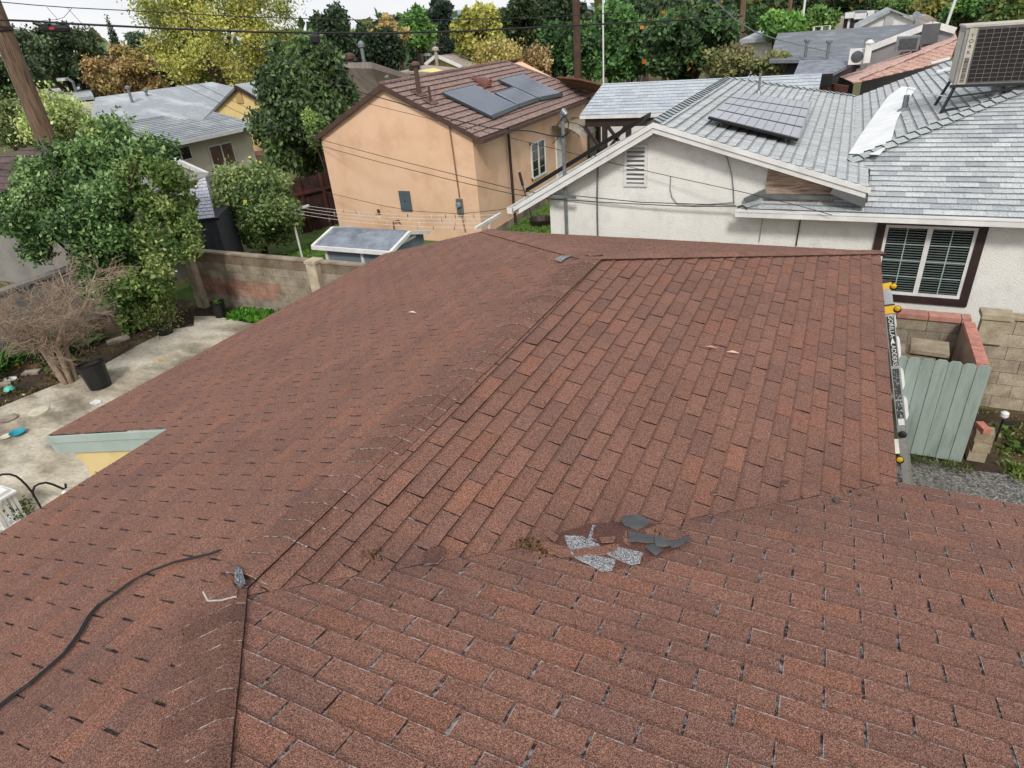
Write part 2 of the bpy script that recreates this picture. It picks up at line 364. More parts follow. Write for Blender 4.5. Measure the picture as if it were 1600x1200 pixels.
shingles('front_roof_slope', RED, house, [[(XR, 0, H0), (9.5, 0, H0), (9.5, YB, Z3(YB)), (3.04, YB, Z3(YB)), (0, -2.96, RH)]], (XR, 0, H0), (1, 0, 0), (0, -1, SL), 14, tint=rtint, slot=0.012, edge=0.6, edge_w=0.004, sidew=0.003, base_tint=(.2, .2, .23), base_a=.5, shade_band=(.03, .8), th=0.0065, hj=0.7)
# ridge and hip caps: folded, overlapping pieces
def caps(name, p0, p1, nL, nR, seed, w=0.135, ex=0.14, w2=None, rh=0.020, edge=0.8, dark=1.0, lift=0.006):
    """pieces laid from p0 to p1, each exposed butt faces p0; nL, nR: down-slope unit vectors of the two sides"""
    rg = random.Random(seed); mb = MB(); p0 = np.array(p0, float); p1 = np.array(p1, float); L = np.linalg.norm(p1-p0); d = (p1-p0)/L
    nL = np.array(nL, float)/np.linalg.norm(nL); nR = np.array(nR, float)/np.linalg.norm(nR); up = np.array((0, 0, 1.0))
    n = int(L/ex)
    for i in range(n):
        a = i*ex+rg.uniform(-.008, .008); k = rg.uniform(0.86, 1.16)*dark; hh = lift*rg.uniform(0.8, 1.2); wl = w*rg.uniform(.97, 1.03); wr = (w2 or w)*rg.uniform(.985, 1.015)
        sec = [(nL, wl, 0.007), (nL, wl*0.55, 0.011), (nL, wl*0.2, 0.013), (nR, 0, 0.014), (nR, wr*0.2, 0.013), (nR, wr*0.55, max(.011, rh*.8)), (nR, wr, rh)]
        def row(s, h): return [p0+d*s+v*ww+up*(z+h+0.004) for v, ww, z in sec]
        r0 = row(a, hh); r1 = row(a+0.005, hh); r2 = row(a+ex*1.25, 0.001); m = len(sec)
        t = (k, k, k)
        mb.t = t+(1-edge,); mb.add(r0+r1, [(q, q+1, q+1+m, q+m) for q in range(m-1)])
        mb.t = t+(1.0,); mb.add(r1+r2, [(q, q+1, q+1+m, q+m) for q in range(m-1)])
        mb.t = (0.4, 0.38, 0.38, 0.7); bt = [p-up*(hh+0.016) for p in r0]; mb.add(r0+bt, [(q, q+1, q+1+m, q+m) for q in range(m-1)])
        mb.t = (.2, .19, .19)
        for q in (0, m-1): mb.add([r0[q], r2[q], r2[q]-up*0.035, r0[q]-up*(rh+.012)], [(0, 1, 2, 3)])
    return mb.build(name, RED, house)
uL = np.array((-1, 0, -SL)); uR = np.array((1, 0, -SL)); uF = np.array((0, 1, -sf)); u3 = np.array((0, 1, -SL))
caps('ridge_cap', (-0.06, -2.84, RH-.008), (0, YA+0.02, RH), uL, uR, 21, w=0.22, w2=0.13, edge=0.85, dark=0.9)
hd = np.array((2.96, YF-YA, H0-RH)); hdn = hd/np.linalg.norm(hd)
hR = np.cross(hdn, (0, 0, 1)); 
def side(h, slope_n, sgn):  # vector in slope plane perpendicular to hip
    v = np.cross(np.array(h), np.array(slope_n)); v /= np.linalg.norm(v); return v if v@sgn > 0 else -v
nR_ = np.array((SL, 0, 1)); nL_ = np.array((-SL, 0, 1)); nF_ = np.array((0, sf, 1)); n3_ = np.array((0, SL, 1))
caps('hip_cap', (XR, YF, H0), (0, YA, RH), side(hdn, nF_, np.array((0, 1, 0.))), side(hdn, nR_, np.array((0, -1, 0.))), 22, w=0.12, edge=0.2)
hd2 = np.array((-2.96, YF-YA, H0-RH)); hd2 /= np.linalg.norm(hd2)
caps('hip_cap', (-2.96, YF, H0), (0, YA, RH), side(hd2, nL_, np.array((0, -1, 0.))), side(hd2, nF_, np.array((0, 1, 0.))), 23, w=0.12, edge=0.2)
hd3 = np.array((1, -1, SL)); hd3 = hd3/np.linalg.norm(hd3)
caps('hip_cap', (-0.05, -2.93, RH), (2.93, -5.91, H0+1.5), side(hd3, nL_, np.array((-1, 0, 0.))), side(hd3, n3_, np.array((0, 1, 0.))), 24, w=0.22, w2=0.055, rh=0.004, edge=0.85, dark=0.76, lift=0.010)
# walls, fascia, soffit
mb = MB(); mb.b2((-2.5, -9.0, 0), (2.5, 4.76, H0-0.05)); mb.b2((2.501, -9.0, 0), (9.0, -0.46, H0-0.05)); mb.build('wall', yellow_paint, house)
mb = MB()
for a, b in (((XR, 0.0), (XR, YF)), ((XR, YF), (XE, YF)), ((XE, YF), (XE, YN)), ((-2.96, YN), (-2.96, -9)), ((XR, 0.0), (9.5, 0.0))):
    z0 = zl(XE) if a[0] == XE and b[0] == XE else H0
    dx = np.array((b[0]-a[0], b[1]-a[1], 0)); nrm = np.array((dx[1], -dx[0], 0))/np.linalg.norm(dx)
    if a == (XR, YF): a, b = (XR, YF), (-2.96, YF)
    off = -0.012
    c = (0, 2)
    inw = np.array((0, 0, 0.))
    # inward direction
    mid = np.array(((a[0]+b[0])/2, (a[1]+b[1])/2)); cen = np.array((-0.5, 1.5)) if a[0] < 5 and b[0] < 5 else np.array((6, -4))
    s = -1 if nrm[:2]@(cen-mid) < 0 else 1
    q = nrm*s*0.022
    mb.bar((a[0]+q[0], a[1]+q[1], z0-0.085), (b[0]+q[0], b[1]+q[1], z0-0.085), 0.03, 0.15)
mb.build('fascia', pale_green, house)
mb = MB(); mb.t = (0.7, 0.7, 0.7)
mb.b2((-2.94, -9, H0-0.17), (2.92, YF-0.05, H0-0.155)); mb.b2((2.921, -9, H0-0.17), (9.4, -0.05, H0-0.156)); mb.build('soffit', yellow_paint, house)
# the lower extension at the left: two-step rake board, infill, post
mb = MB(); sx = np.array((1, 0, SL))
def rake(y, zo, h, th): mb.prism([(XE+0.0, y, zl(XE)-zo), (-2.93, y, zl(-2.93)-zo), (-2.93, y, zl(-2.93)-zo-h), (XE+h*0.35, y, zl(XE)-zo-h)], (0, th, 0))
rake(YN-0.035, 0.006, 0.075, 0.03); rake(YN-0.02, 0.07, 0.15, 0.03); mb.build('rake_board', pale_green, house)
mb = MB(); mb.prism([(XE+0.33, YN+0.02, zl(XE+0.33)-0.2), (-2.6, YN+0.02, zl(-2.6)-0.2), (-2.6, YN+0.02, 1.62), (XE+0.50, YN+0.02, 1.62), (XE+0.36, YN+0.02, 1.74)], (0, 0.06, 0)); mb.build('gable_infill', yellow_paint, house)
mb = MB(); mb.b2((XE+0.52, YN+0.0, 1.62), (-2.6, YN+0.10, 1.80)) if False else None
mb.b2((-4.94, YN+0.095, 0), (-4.82, YN+0.2, 1.9)); mb.build('post', yellow_paint, house)
mb = MB(); mb.b2((-4.94, YF-0.5, 0), (-4.82, YF-0.39, 1.9)); mb.build('post', yellow_paint, house)
mb = MB(); mb.b2((-4.95, YN+0.21, 1.75), (-4.81, YF-0.52, 1.92)); mb.build('beam', yellow_paint, house)
# ================================================================== ground, patio, driveway
def sheet(name, poly, z, m, th=0.0, kind='structure', label=None):
    mb = MB()
    if th: mb.prism([(p[0], p[1], z-th) for p in poly], (0, 0, th))
    else: mb.add([(p[0], p[1], z) for p in poly], [tuple(range(len(poly)))])
    o = mb.build(name, m, None, origin=(0, 0, 0)); tag(o, label, kind=kind); return o
sheet('ground', [(-700, -300), (700, -300), (700, 900), (-700, 900)], 0, lawn)
sheet('lawn', [(-13.6, 6.05), (-2.65, 6.05), (-2.65, 22), (-13.6, 22)], 0.006, mat('lawn_green', '5c7a34', '486228', 3, 1, .8, 20, fine=.3, finescale=30))
rg = random.Random(5)
edge = [(-11.3, -8), (-11.3, 0.74), (-11.05, 2.0), (-10.95, 2.6), (-11.1, 3.6), (-11.12, 4.4), (-10.7, 4.75), (-11.2, 5.2), (-10.6, 5.36), (-9.5, 5.25), (-8.2, 5.3), (-2.3, 5.3), (-2.3, -8)]
sheet('patio', edge, 0.05, concrete, 0.1)
sheet('planting_bed', [(-13.9, -8), (-13.9, 6.0), (2.9, 6.0), (2.9, 4.9), (-11.0, 4.9), (-11.0, -8)], 0.012, soil)
sheet('driveway', [(2.4, -8), (2.4, 4.28), (3.4, 4.36), (4.5, 4.22), (5.2, 4.3), (6.2, 4.15), (12, 4.1), (12, -8)], 0.02, asphalt)
sheet('side_yard', [(2.4, 4.2), (2.4, 5.95), (14, 5.95), (14, 4.0)], 0.012, soil)
# ================================================================== boundary walls
def block_wall(root, p, q, z1, thick, bh=0.2, bl=0.4, seed=1, m=None, paint=None, z0=0.0, name='blocks'):
    rg = random.Random(seed); p = np.array(p, float); q = np.array(q, float); L = np.linalg.norm(q-p); d = (q-p)/L; nrm = np.array((-d[1], d[0]))
    mb = MB(); mb.t = (0.62, 0.58, 0.55)
    c = (p+q)/2; mb.box((c[0], c[1], (z0+z1)/2-0.004), (L-0.01, thick-0.014, z1-z0-0.008), ax=((d[0], d[1], 0), (nrm[0], nrm[1], 0), (0, 0, 1)))
    rows = int(round((z1-z0)/bh))
    for r in range(rows):
        x = -bl/2*(r % 2)
        while x < L:
            a = max(x, 0)+0.004; b = min(x+bl, L)-0.004
            if b-a > 0.03:
                k = rg.uniform(0.78, 1.1); mb.t = (k, k*rg.uniform(.96, 1.0), k*rg.uniform(.9, 1.0))
                if paint:
                    pt = paint(a, r, rg)
                    if pt: mb.t = pt
                s = (a+b)/2; cc = p+d*s
                mb.box((cc[0], cc[1], z0+r*bh+bh/2), (b-a, thick+rg.uniform(-.002, .003), bh-0.009), ax=((d[0], d[1], 0), (nrm[0], nrm[1], 0), (0, 0, 1)))
            x += bl
    return mb.build(name, m or block, root)
def redp(a, r, rg):
    if r in (2, 3) and a < 2.4 and rg.random() < 0.8: return (1.12, 0.74, 0.7)
    if r >= 6: return (0.62, 0.55, 0.5)
bw = thing('block_wall', (-8.6, 5.95, 0), 'long weathered concrete block wall with faded red paint patches and square pilasters, left of the red roof', 'wall')
block_wall(bw, (-11.45, 5.95), (-2.2, 5.95), 1.42, 0.15, seed=3, paint=redp)
for x in (-11.55, -7.62):
    mb = MB(); mb.t = (1.45, 1.43, 1.32); mb.b2((x-0.13, 5.72, 0), (x+0.13, 5.98, 1.44)); mb.b2((x-0.15, 5.70, 1.44), (x+0.15, 6.0, 1.5)); mb.build('pilaster', block, bw)
mb = MB(); mb.t = (0.9, 0.86, 0.8); mb.b2((-11.4, 5.86, 1.42), (-7.78, 6.04, 1.455)); mb.b2((-7.46, 5.86, 1.42), (-2.2, 6.04, 1.455)); mb.build('coping', block, bw)
sw = thing('garden_wall', (-13.7, 0, 0), 'smooth grey garden wall behind the bare brown shrub', 'wall')
mb = MB(); mb.b2((-14.1, -7, 0), (-13.9, 5.9, 1.3)); mb.b2((-14.15, -7, 1.3), (-13.85, 5.9, 1.36)); mb.build('wall_panel', mat('grey_render', '8f8c86', '7a7873', 1.5, 0.95, 0.3), sw)
# right-hand walls
w1 = thing('block_wall', (3.8, 5.9, 0), 'brown concrete block wall capped with red bricks below the dark-framed window', 'wall')
block_wall(w1, (2.2, 5.95), (4.30, 5.95), 1.38, 0.15, seed=6)
mb = MB(); rg = random.Random(2)
x = 2.2
while x < 4.22: k = rg.uniform(.85, 1.1); mb.t = (k, k, k); mb.b2((x, 5.84, 1.385), (min(x+0.39, 4.31), 6.04, 1.455)); x += 0.4
mb.build('brick_cap', red_brick, w1)
w2 = thing('short_wall', (4.4, 5.1, 0), 'short plastered wall topped with a row of orange-red bricks beside the green gate', 'wall')
mb = MB(); mb.b2((4.21, 4.40, 0), (4.31, 5.86, 1.39)); mb.build('wall_panel', mat('pinkish_plaster', 'b09a88', '8f7a6b', 3, 0.95, 0.4, 30), w2)
mb = MB(); y = 4.44
while y < 5.73: k = rg.uniform(.88, 1.12); mb.t = (k*1.1, k, k); mb.b2((4.20, y, 1.395), (4.335, y+0.095, 1.455)); y += 0.102
mb.build('brick_cap', red_brick, w2)
def grn(a, r, rg):
    k = rg.uniform(1.15, 1.42); return (k, k*.99, k*.94)
w3 = thing('block_wall', (6.5, 6.1, 0), 'pale concrete block wall with sloppy mortar right of the green gate, below the white house wall', 'wall')
block_wall(w3, (4.47, 6.12), (12.0, 6.12), 1.42, 0.15, seed=8, paint=grn)
mb = MB(); mb.t = (1.3, 1.28, 1.15); mb.b2((4.46, 5.98, 1.05), (4.78, 6.04, 1.43)); mb.b2((4.44, 5.95, 1.43), (4.82, 6.24, 1.5)); mb.build('pilaster', block, w3)
mb = MB(); mb.t = (1.1, 1.0, 0.85); mb.b2((4.83, 6.02, 1.425), (12.0, 6.22, 1.46)); mb.build('coping', block, w3)
# ================================================================== gate
gt = thing('wooden_gate', (3.9, 4.32, 0), 'pale green dog-ear board gate standing beside the ladder', 'gate')
gm = mat('green_board_paint', 'a9b7b0', '9caba4', 2.5, 0.75, 0.35, 30, big=2.0, bigc='8b9f96', stretch=(6, 6, 0.8))
x = 3.16; i = 0; rg = random.Random(4)
while x < 4.33:
    w = 0.142; mb = MB(); k = rg.uniform(.93, 1.05); mb.t = (k, k, k); zt = 1.49+rg.uniform(-.008, .012); z0 = 0.04+rg.uniform(0, .02); yy = 4.32+rg.uniform(-.004, .004)
    mb.prism([(x, yy, z0), (x+w, yy, z0), (x+w, yy, zt-0.03), (x+w-0.03, yy, zt), (x+0.03, yy, zt), (x, yy, zt-0.03)], (0, 0.018, 0)); mb.build('board', gm, gt); x += w+0.006
for z_ in (0.25, 1.15): mb = MB(); mb.b2((3.16, 4.342, z_), (4.34, 4.38, z_+.09)); mb.build('rail', gm, gt)
# pavers behind the gate
pv = thing('paver_stack', (3.95, 5.35, 0.0), 'stack of flat square concrete pavers behind the green gate', 'pavers', )
P = pyy(1452, 545, 5.35)
for k in range(7):
    mb = MB(); t = 1.05 if k > 4 else 0.85; mb.t = (t, t*.96, t*.86)
    mb.box((P[0]+0.05*math.sin(k*2.1)-(0.12 if k < 6 else 0), P[1]+0.02*math.cos(k), P[2]-0.62+0.1*k+0.03), (0.46, 0.42, 0.055), rz=0.1*math.sin(k*3)); mb.build('paver', block, pv)
mb = MB(); mb.t = (.6, .58, .52); mb.box((P[0]-.05, P[1], (P[2]-0.66)/2), (0.5, 0.4, P[2]-0.66)); mb.build('paver', block, pv)
# block pile, brick, lamp, weeds
B = pz(1523, 722, 0.0)
bp = thing('block_pile', (B[0], B[1], 0), 'pile of three grey concrete blocks standing at the foot of the green gate', 'blocks')
for k in range(3):
    mb = MB(); mb.t = (1.25-.08*k, 1.2-.08*k, 1.1-.08*k); mb.box((B[0]+.01*k, B[1]+0.08, 0.02+0.075+0.152*k), (0.2, 0.2, 0.145), rz=0.12*math.sin(k*2)); mb.build('block', block, bp)
mb = MB(); mb.t = (1.2, 1, .95); mb.box((B[0]-0.02, B[1]+0.06, 0.47+0.04), (0.095, 0.2, 0.065), rz=0.35); o = mb.build('brick', red_brick); tag(o, 'single orange-red brick lying on top of the grey block pile', 'brick')
L = pz(1543, 700, 0.0)
sl = thing('solar_path_light', (L[0]+0.1, L[1]+0.15, 0), 'small solar garden light with clear head and black panel behind the block pile', 'garden light')
lx, ly = L[0]+0.1, L[1]+0.15
mb = MB(); mb.tube([(lx, ly, 0), (lx, ly, 0.42)], 0.012); mb.build('stake', black_plastic, sl)
mb = MB(); mb.lathe((lx, ly, 0.42), [(0.03, 0), (0.05, 0.03), (0.05, 0.08), (0.02, 0.1)], 12); mb.build('lamp_head', white_paint, sl)
mb = MB(); mb.box((lx+0.07, ly-.02, 0.36), (0.12, 0.1, 0.012), rz=.3); mb.build('solar_panel', black_plastic, sl)
def clump(name, pts, h, n, cols, seed, label=None, cat=None, kind=None, spread=0.5, w=0.02, group=None):
    rgn = np.random.default_rng(seed); pts = np.array(pts, float); m = len(pts)
    base = pts[rgn.integers(0, m, n)]+np.c_[rgn.normal(0, .05, n), rgn.normal(0, .05, n), np.zeros(n)]
    d = np.c_[rgn.normal(0, spread, n), rgn.normal(0, spread, n), np.ones(n)]; d /= np.linalg.norm(d, axis=1)[:, None]
    L = h*rgn.uniform(.4, 1.15, (n, 1)); s = np.cross(d, rgn.normal(size=(n, 3))); s /= np.linalg.norm(s, axis=1)[:, None]
    ww = w*rgn.uniform(.6, 1.4, (n, 1)); tip = base+d*L; tip[:, 2] -= (L[:, 0]*0.25*rgn.random(n))
    V = np.stack([base-s*ww*.3, base+d*L*.5+s*ww, tip, base+d*L*.5-s*ww], 1)
    o = tree_mesh(name, None, V, pal(cols, n, rgn, .25), leaf); tag(o, label, cat, group, kind); return o
G1 = ['5f7d2e', '7f9a45', '4a6426', '93a35c']
r_ = np.random.default_rng(1)
clump('grass_weeds', [(3.15+1.3*t, 4.22+0.06*r_.normal()-0.02, 0.02) for t in r_.random(60)], 0.12, 420, ['52683a', '66793f', '43552c', '857f4c'], 2, kind='stuff', spread=.6, w=.008)
clump('grass_weeds', [(4.75+3.2*t, 4.55+1.3*r_.random()-.28*t, 0.01) for t in r_.random(160)], 0.07, 2200, G1+['6b5a34', '8a7a4a'], 3, kind='stuff', spread=1.2, w=.012)
clump('low_weed', [(5.25+.22*r_.normal(), 5.0+.18*r_.normal(), 0.02) for t in range(40)], 0.12, 360, ['4f6a2e', '3d5426', '6f8440'], 4, 'bushy bright green weed growing in the soil right of the block pile', 'weed', spread=.9, w=.03)
clump('low_weed', [(4.9+.2*r_.random(), 4.3+.08*r_.normal(), 0.02) for t in range(20)], 0.12, 300, G1, 44, 'small tuft of weeds at the asphalt edge near the block pile', 'weed', spread=.9, w=.012)
clump('ground_cover', [(-10.2+2.6*t, 5.38+.42*r_.random(), 0.02) for t in r_.random(300)], 0.22, 5200, ['5f9a2e', '4a8526', '7db345', '3c6b22'], 6, kind='stuff', spread=.9, w=.035)
clump('ground_cover', [(-13.6+2.3*t, -5.5+8.5*r_.random(), 0.02) for t in r_.random(260)], 0.10, 3000, ['4f6a2c', '5f7a35', '6b5434', '4a3a26', '7a6a45'], 7, kind='stuff', spread=1.2, w=.03)
clump('lily_plant', [(-13.3+.25*r_.normal(), 1.5+.35*r_.normal(), 0.02) for t in range(30)], 0.75, 420, ['3e6428', '557d35', '2f5020'], 8, 'strap-leaved green plant at the left edge beyond the bare shrub', 'plant', spread=.7, w=.03)
clump('lily_plant', [(-12.6+.2*r_.normal(), 2.9+.3*r_.normal(), 0.02) for t in range(30)], 0.6, 420, ['37592a', '4a6f30', '2a451e'], 9, 'dark green leafy plant growing low behind the bare shrub', 'plant', spread=.8, w=.04)
clump('leaf_litter', [(-13.6+2.5*r_.random(), -1+6.8*r_.random(), 0.012) for t in range(400)], 0.05, 2200, ['6a4a30', '4a3020', '7d6040', '8a6a4a'], 10, kind='stuff', spread=4, w=.025)
clump('leaf_litter', [(5+3*r_.random(), 4.4+1.5*r_.random(), 0.012) for t in range(200)], 0.04, 900, ['6a4a30', '4a3020', '9a7a50'], 11, kind='stuff', spread=4, w=.02)
# ================================================================== patio things
def pot(px, py, r, h, label, mname=None, plant=None, tilt=0.0, group=None):
    c = pz(px, py, 0.05); t = thing('plant_pot', c, label, 'plant pot', group)
    ax = (math.sin(tilt), -0.3*math.sin(tilt), math.cos(tilt))
    mb = MB(); mb.lathe(c, [(r*0.8, 0), (r*0.82, 0.01), (r, h), (r*1.06, h), (r*1.06, h-0.02), (r*1.06, h+0.01), (r*0.93, h+0.01), (r*0.9, h-0.05)], 18, ax); mb.build('container', mname or black_plastic, t)
    mb = MB(); mb.lathe(c+np.array(ax)*(h-0.06), [(r*0.93, 0), (r*0.93, 0.02)], 16, ax); mb.build('potting_soil', soil, t)
    return c, t
c, t = pot(346, 494, 0.16, 0.36, 'black nursery pot with a little green growth against the block wall')
Vv = leaves(c+np.random.default_rng(1).normal(0, .08, (90, 3))*np.array((1, 1, .3))+np.array((0, 0, .36)), .06, np.random.default_rng(2)); tree_mesh('seedling', t, Vv, pal(['6f8f3e', '4f6f2e'], 90, np.random.default_rng(3)), leaf)
c, t = pot(259, 521, 0.2, 0.26, 'low black pot holding a small olive-green shrub at the foot of the big green tree')
rgn = np.random.default_rng(12); Pp = c+np.array((0, 0, .5))+rgn.normal(0, 1, (1500, 3))*np.array((.2, .2, .2)); tree_mesh('small_shrub', t, leaves(Pp, .055, rgn), pal(['5f6a35', '77834a', '8a8a5a', '4a5428'], 1500, rgn), leaf)
c, t = pot(158, 604, 0.24, 0.5, 'large empty black nursery pot leaning beside the bare shrub trunk', tilt=-0.15)
def disc(name, px, py, r, h, m, label, cat, z=0.05, sx=1, prof=None):
    c = pz(px, py, z); mb = MB(); mb.lathe(c, prof or [(r*.6, 0), (r, h), (r*0.92, h), (r*.55, h*.3)], 20, sx=sx); o = mb.build(name, m); tag(o, label, cat); return o
teal = mat('teal_plastic', '1f9fb0', '188a9c', 3, 0.4); mint = mat('mint_plastic', '6fd0b4', '5fbfa4', 3, 0.5); cream = mat('cream_ceramic', 'e6dfcb', 'cfc5ab', 6, 0.5); yel = mat('yellow_rubber', 'e8a820', 'd89a18', 3, 0.5)
disc('teal_bowl', 29, 679, .13, .06, teal, 'shallow teal blue bowl on the stained patio concrete', 'bowl')
disc('round_tile', 61, 643, .17, .025, cream, 'cream round plate with a faded pattern on the grey concrete edge', 'plate', prof=[(.17, 0), (.17, .02), (.16, .024), (.01, .018)])
disc('ball', 17, 613, .09, .1, mint, 'mint green half-deflated ball lying on the soil at the left edge', 'ball', z=0.0, prof=[(.04, 0), (.09, .03), (.1, .07), (.07, .12), (.02, .14)])
disc('ball', 27, 573, .05, .05, yel, 'tiny yellow ball on the dark soil near the left edge', 'ball', z=0.0, prof=[(.02, 0), (.05, .03), (.05, .06), (.02, .09)])
disc('saucer', 15, 594, .13, .02, white_paint, 'white oval saucer lying on the soil at the left edge', 'saucer', z=0.02, sx=1.2)
disc('stone', 14, 655, .14, .05, block, 'flat grey round stone on the patio slab left of the cream plate', 'stone', prof=[(.14, 0), (.15, .03), (.1, .05), (.02, .055)])
disc('paper_plate', 10, 683, .10, .02, cream, 'pale cream dish just left of the teal bowl', 'dish')
rg = random.Random(9)
c = pz(150, 629, 0.055); mb = MB(); mb.add([c+np.array((math.cos(a)*.13*rg.uniform(.7, 1.1), math.sin(a)*.1*rg.uniform(.7, 1.2), 0.01*rg.random())) for a in np.linspace(0, 6.1, 11)], [tuple(range(11))]); V = mb.V; mb = MB(); mb.prism(V, (0, 0, .012)); o = mb.build('cloth_scrap', white_paint); tag(o, 'crumpled bright white scrap on the concrete next to the roof edge', 'scrap')
for i, (px, py, s, lb) in enumerate(((50, 583, .32, 'flat grey stepping stone nearest the bare shrub in the soil bed'), (5, 602, .3, 'grey rectangular stepping stone at the very left edge of the photo'), (185, 532, .45, 'broken concrete slab on the soil behind the bare shrub'))):
    c = pz(px, py, 0.02); mb = MB(); mb.box(c+np.array((0, 0, .02)), (s, s*.55, .05), rz=.6+.3*i); o = mb.build('stepping_stone', block); tag(o, lb, 'stone')
for i, (px, py, lb) in enumerate(((36, 617, 'small white fallen petal-like pebble right of the mint ball'), (12, 627, 'tiny white pebble below the mint ball'), (250, 563, 'yellow-brown fallen leaf on the patio slab beside the roof'))):
    c = pz(px, py, 0.05 if i == 2 else 0.01); mb = MB(); mb.lathe(c, [(.03, 0), (.045, .008), (.02, .015)], 8, sx=1.5, sy=.7); o = mb.build('fallen_leaf' if i == 2 else 'pebble', cream if i < 2 else yel); tag(o, lb, 'leaf' if i == 2 else 'pebble')
# shepherd's hook
zt = 1.72; A = pz(50, 765, zt)
hk = thing('garden_hook', (A[0], A[1], 0), 'black double shepherd hook standing on the patio at the lower left', 'garden hook')
def hx_(px, py): return ppl(px, py, A, np.array((CAM[0]-A[0], CAM[1]-A[1], 0)))
base = np.array((A[0], A[1], 0.05))
top = [hx_(*q) for q in ((-14, 752), (-6, 745), (4, 741), (15, 741), (25, 744), (33, 750), (41, 758), (50, 769))]
mb = MB(); mb.tube(top+[hx_(56, 777), hx_(70, 800)*1.0, np.array((A[0], A[1], 0.05))] if False else top+[base+(np.array((A[0], A[1], 0))-base)*0+np.array((0, 0, 0))], 0.011, 7); mb.build('pole', black_rubber, hk)
mb = MB(); mb.tube([hx_(*q) for q in ((53, 776), (51, 768), (54, 760), (61, 756), (72, 754), (83, 757), (92, 761), (99, 764), (103, 762), (102, 756))], 0.012, 7); mb.build('side_hook', black_rubber, hk)
c = hx_(104, 773); mb = MB(); mb.lathe(c-np.array((0, 0, .06)), [(.03, 0), (.05, .02), (.05, .05), (.035, .06), (.035, .1), (.01, .12)], 10); o = mb.build('hanging_lantern', white_paint); tag(o, 'small white lantern hanging from the black shepherd hook', 'lantern')
c = pz(17, 815, 0.05)
ln = thing('white_lantern', c, 'white slatted garden lantern standing on the patio at the bottom left edge', 'lantern')
mb = MB()
for a in (-1, 1):
    for b in (-1, 1): mb.box(c+np.array((a*.13, b*.13, .22)), (.035, .035, .44))
for k in (-.08, 0, .08): mb.box(c+np.array((k, -.13, .22)), (.03, .02, .42)); mb.box(c+np.array((.13, k, .22)), (.02, .03, .42))
mb.box(c+np.array((0, 0, .015)), (.32, .32, .03)); mb.build('slats', white_paint, ln)
mb = MB(); mb.box(c+np.array((0, 0, .45)), (.36, .36, .03)); mb.box(c+np.array((0, 0, .485)), (.24, .24, .05)); mb.build('cap', white_paint, ln)
rgn = np.random.default_rng(5); c2 = pz(40, 806, .05)
tp = tree_mesh('potted_sprig', None, leaves(c2+np.array((0, 0, .12))+rgn.normal(0, .07, (260, 3)), .05, rgn), pal(['5c6a35', '3f4d25', '77804a'], 260, rgn), leaf); tag(tp, 'small dark green sprig beside the white slatted lantern', 'plant')
# ================================================================== ladder leaning on the right eave
LB_ = np.array((3.70, 3.50, 0.02)); LT = pxx(1385, 441, 3.06)
ax = (LT-LB_); LL = np.linalg.norm(ax); ax /= LL; ay = np.array((0, 1.0, 0)); ay -= ax*(ay@ax); ay /= np.linalg.norm(ay); az = np.cross(ay, ax); az = az if az[0] > 0 else -az
ld = thing('ladder', (LB_[0], LB_[1], 0), 'aluminium folding ladder with yellow locks leaning on the right roof edge', 'ladder')
def Lp(s, y, z): return LB_+ax*s+ay*y+az*z
for y in (0, 0.42):
    mb = MB(); mb.box(Lp(LL*.3, y, 0.0), (LL*.6, 0.032, 0.085), ax=(ax, ay, az)); mb.box(Lp(LL*.3, y-0.018*(1 if y == 0 else -1), 0.048), (LL*.6, 0.012, 0.01), ax=(ax, ay, az)); mb.box(Lp(LL*.3, y-0.018*(1 if y == 0 else -1), -0.048), (LL*.6, 0.012, 0.01), ax=(ax, ay, az)); mb.build('lower_rail', alum, ld)
    mb = MB(); mb.box(Lp(LL*.675, y-0.012, -0.0), (LL*.53, 0.03, 0.10), ax=(ax, ay, az)); mb.build('upper_rail', alum, ld)
fm = np.array((0, -1.0, 0))
def plate(name, s0, s1, z0, z1, m, d=0.036, parent=None):
    mb = MB(); mb.box(Lp((s0+s1)/2, -d, (z0+z1)/2), (abs(s1-s0), 0.008, abs(z1-z0)), ax=(ax, ay, az)); return mb.build(name, m, parent or ld)
lab = plate('label', LL*.60, LL*.835, -.038, .038, black_plastic)
plate('warning_label', LL*.44, LL*.585, -.034, .034, mat('dark_sticker', '2a2c30', '8a8f95', 45, 0.5, lo=.55, hi=.6, detail=1))
plate('warning_label', LL*.35, LL*.43, -.034, .034, mat('dark_sticker_two', '1e2024', 'a5b5b8', 60, 0.5, lo=.56, hi=.6, detail=1))
plate('size_sticker', LL*.315, LL*.345, -.034, .034, white_paint)
def text(name, body, size, loc, mx, my, m, parent, th=0.0015, align='CENTER'):
    cu = bpy.data.curves.new(name, 'FONT'); cu.body = body; cu.size = size; cu.extrude = th; cu.align_x = align; cu.align_y = 'CENTER'
    tmp = bpy.data.objects.new(name, cu); COL.objects.link(tmp); dg = bpy.context.evaluated_depsgraph_get(); me = bpy.data.meshes.new_from_object(tmp.evaluated_get(dg)); bpy.data.objects.remove(tmp)
    mx = np.array(mx, float); my = np.array(my, float); mz = np.cross(mx, my)
    V = [np.array(loc)+mx*v.co.x+my*v.co.y+mz*v.co.z for v in me.vertices]; F = [tuple(p.vertices) for p in me.polygons]
    bpy.data.meshes.remove(me)
    return finish(name, V, F, None, m, parent)
text('lettering', 'GORILLA', 0.07, Lp(LL*.788, -0.042, 0), -ax, az, white_paint, lab); text('lettering', 'LADDERS', 0.07, Lp(LL*.655, -0.042, 0), -ax, az, white_paint, lab)
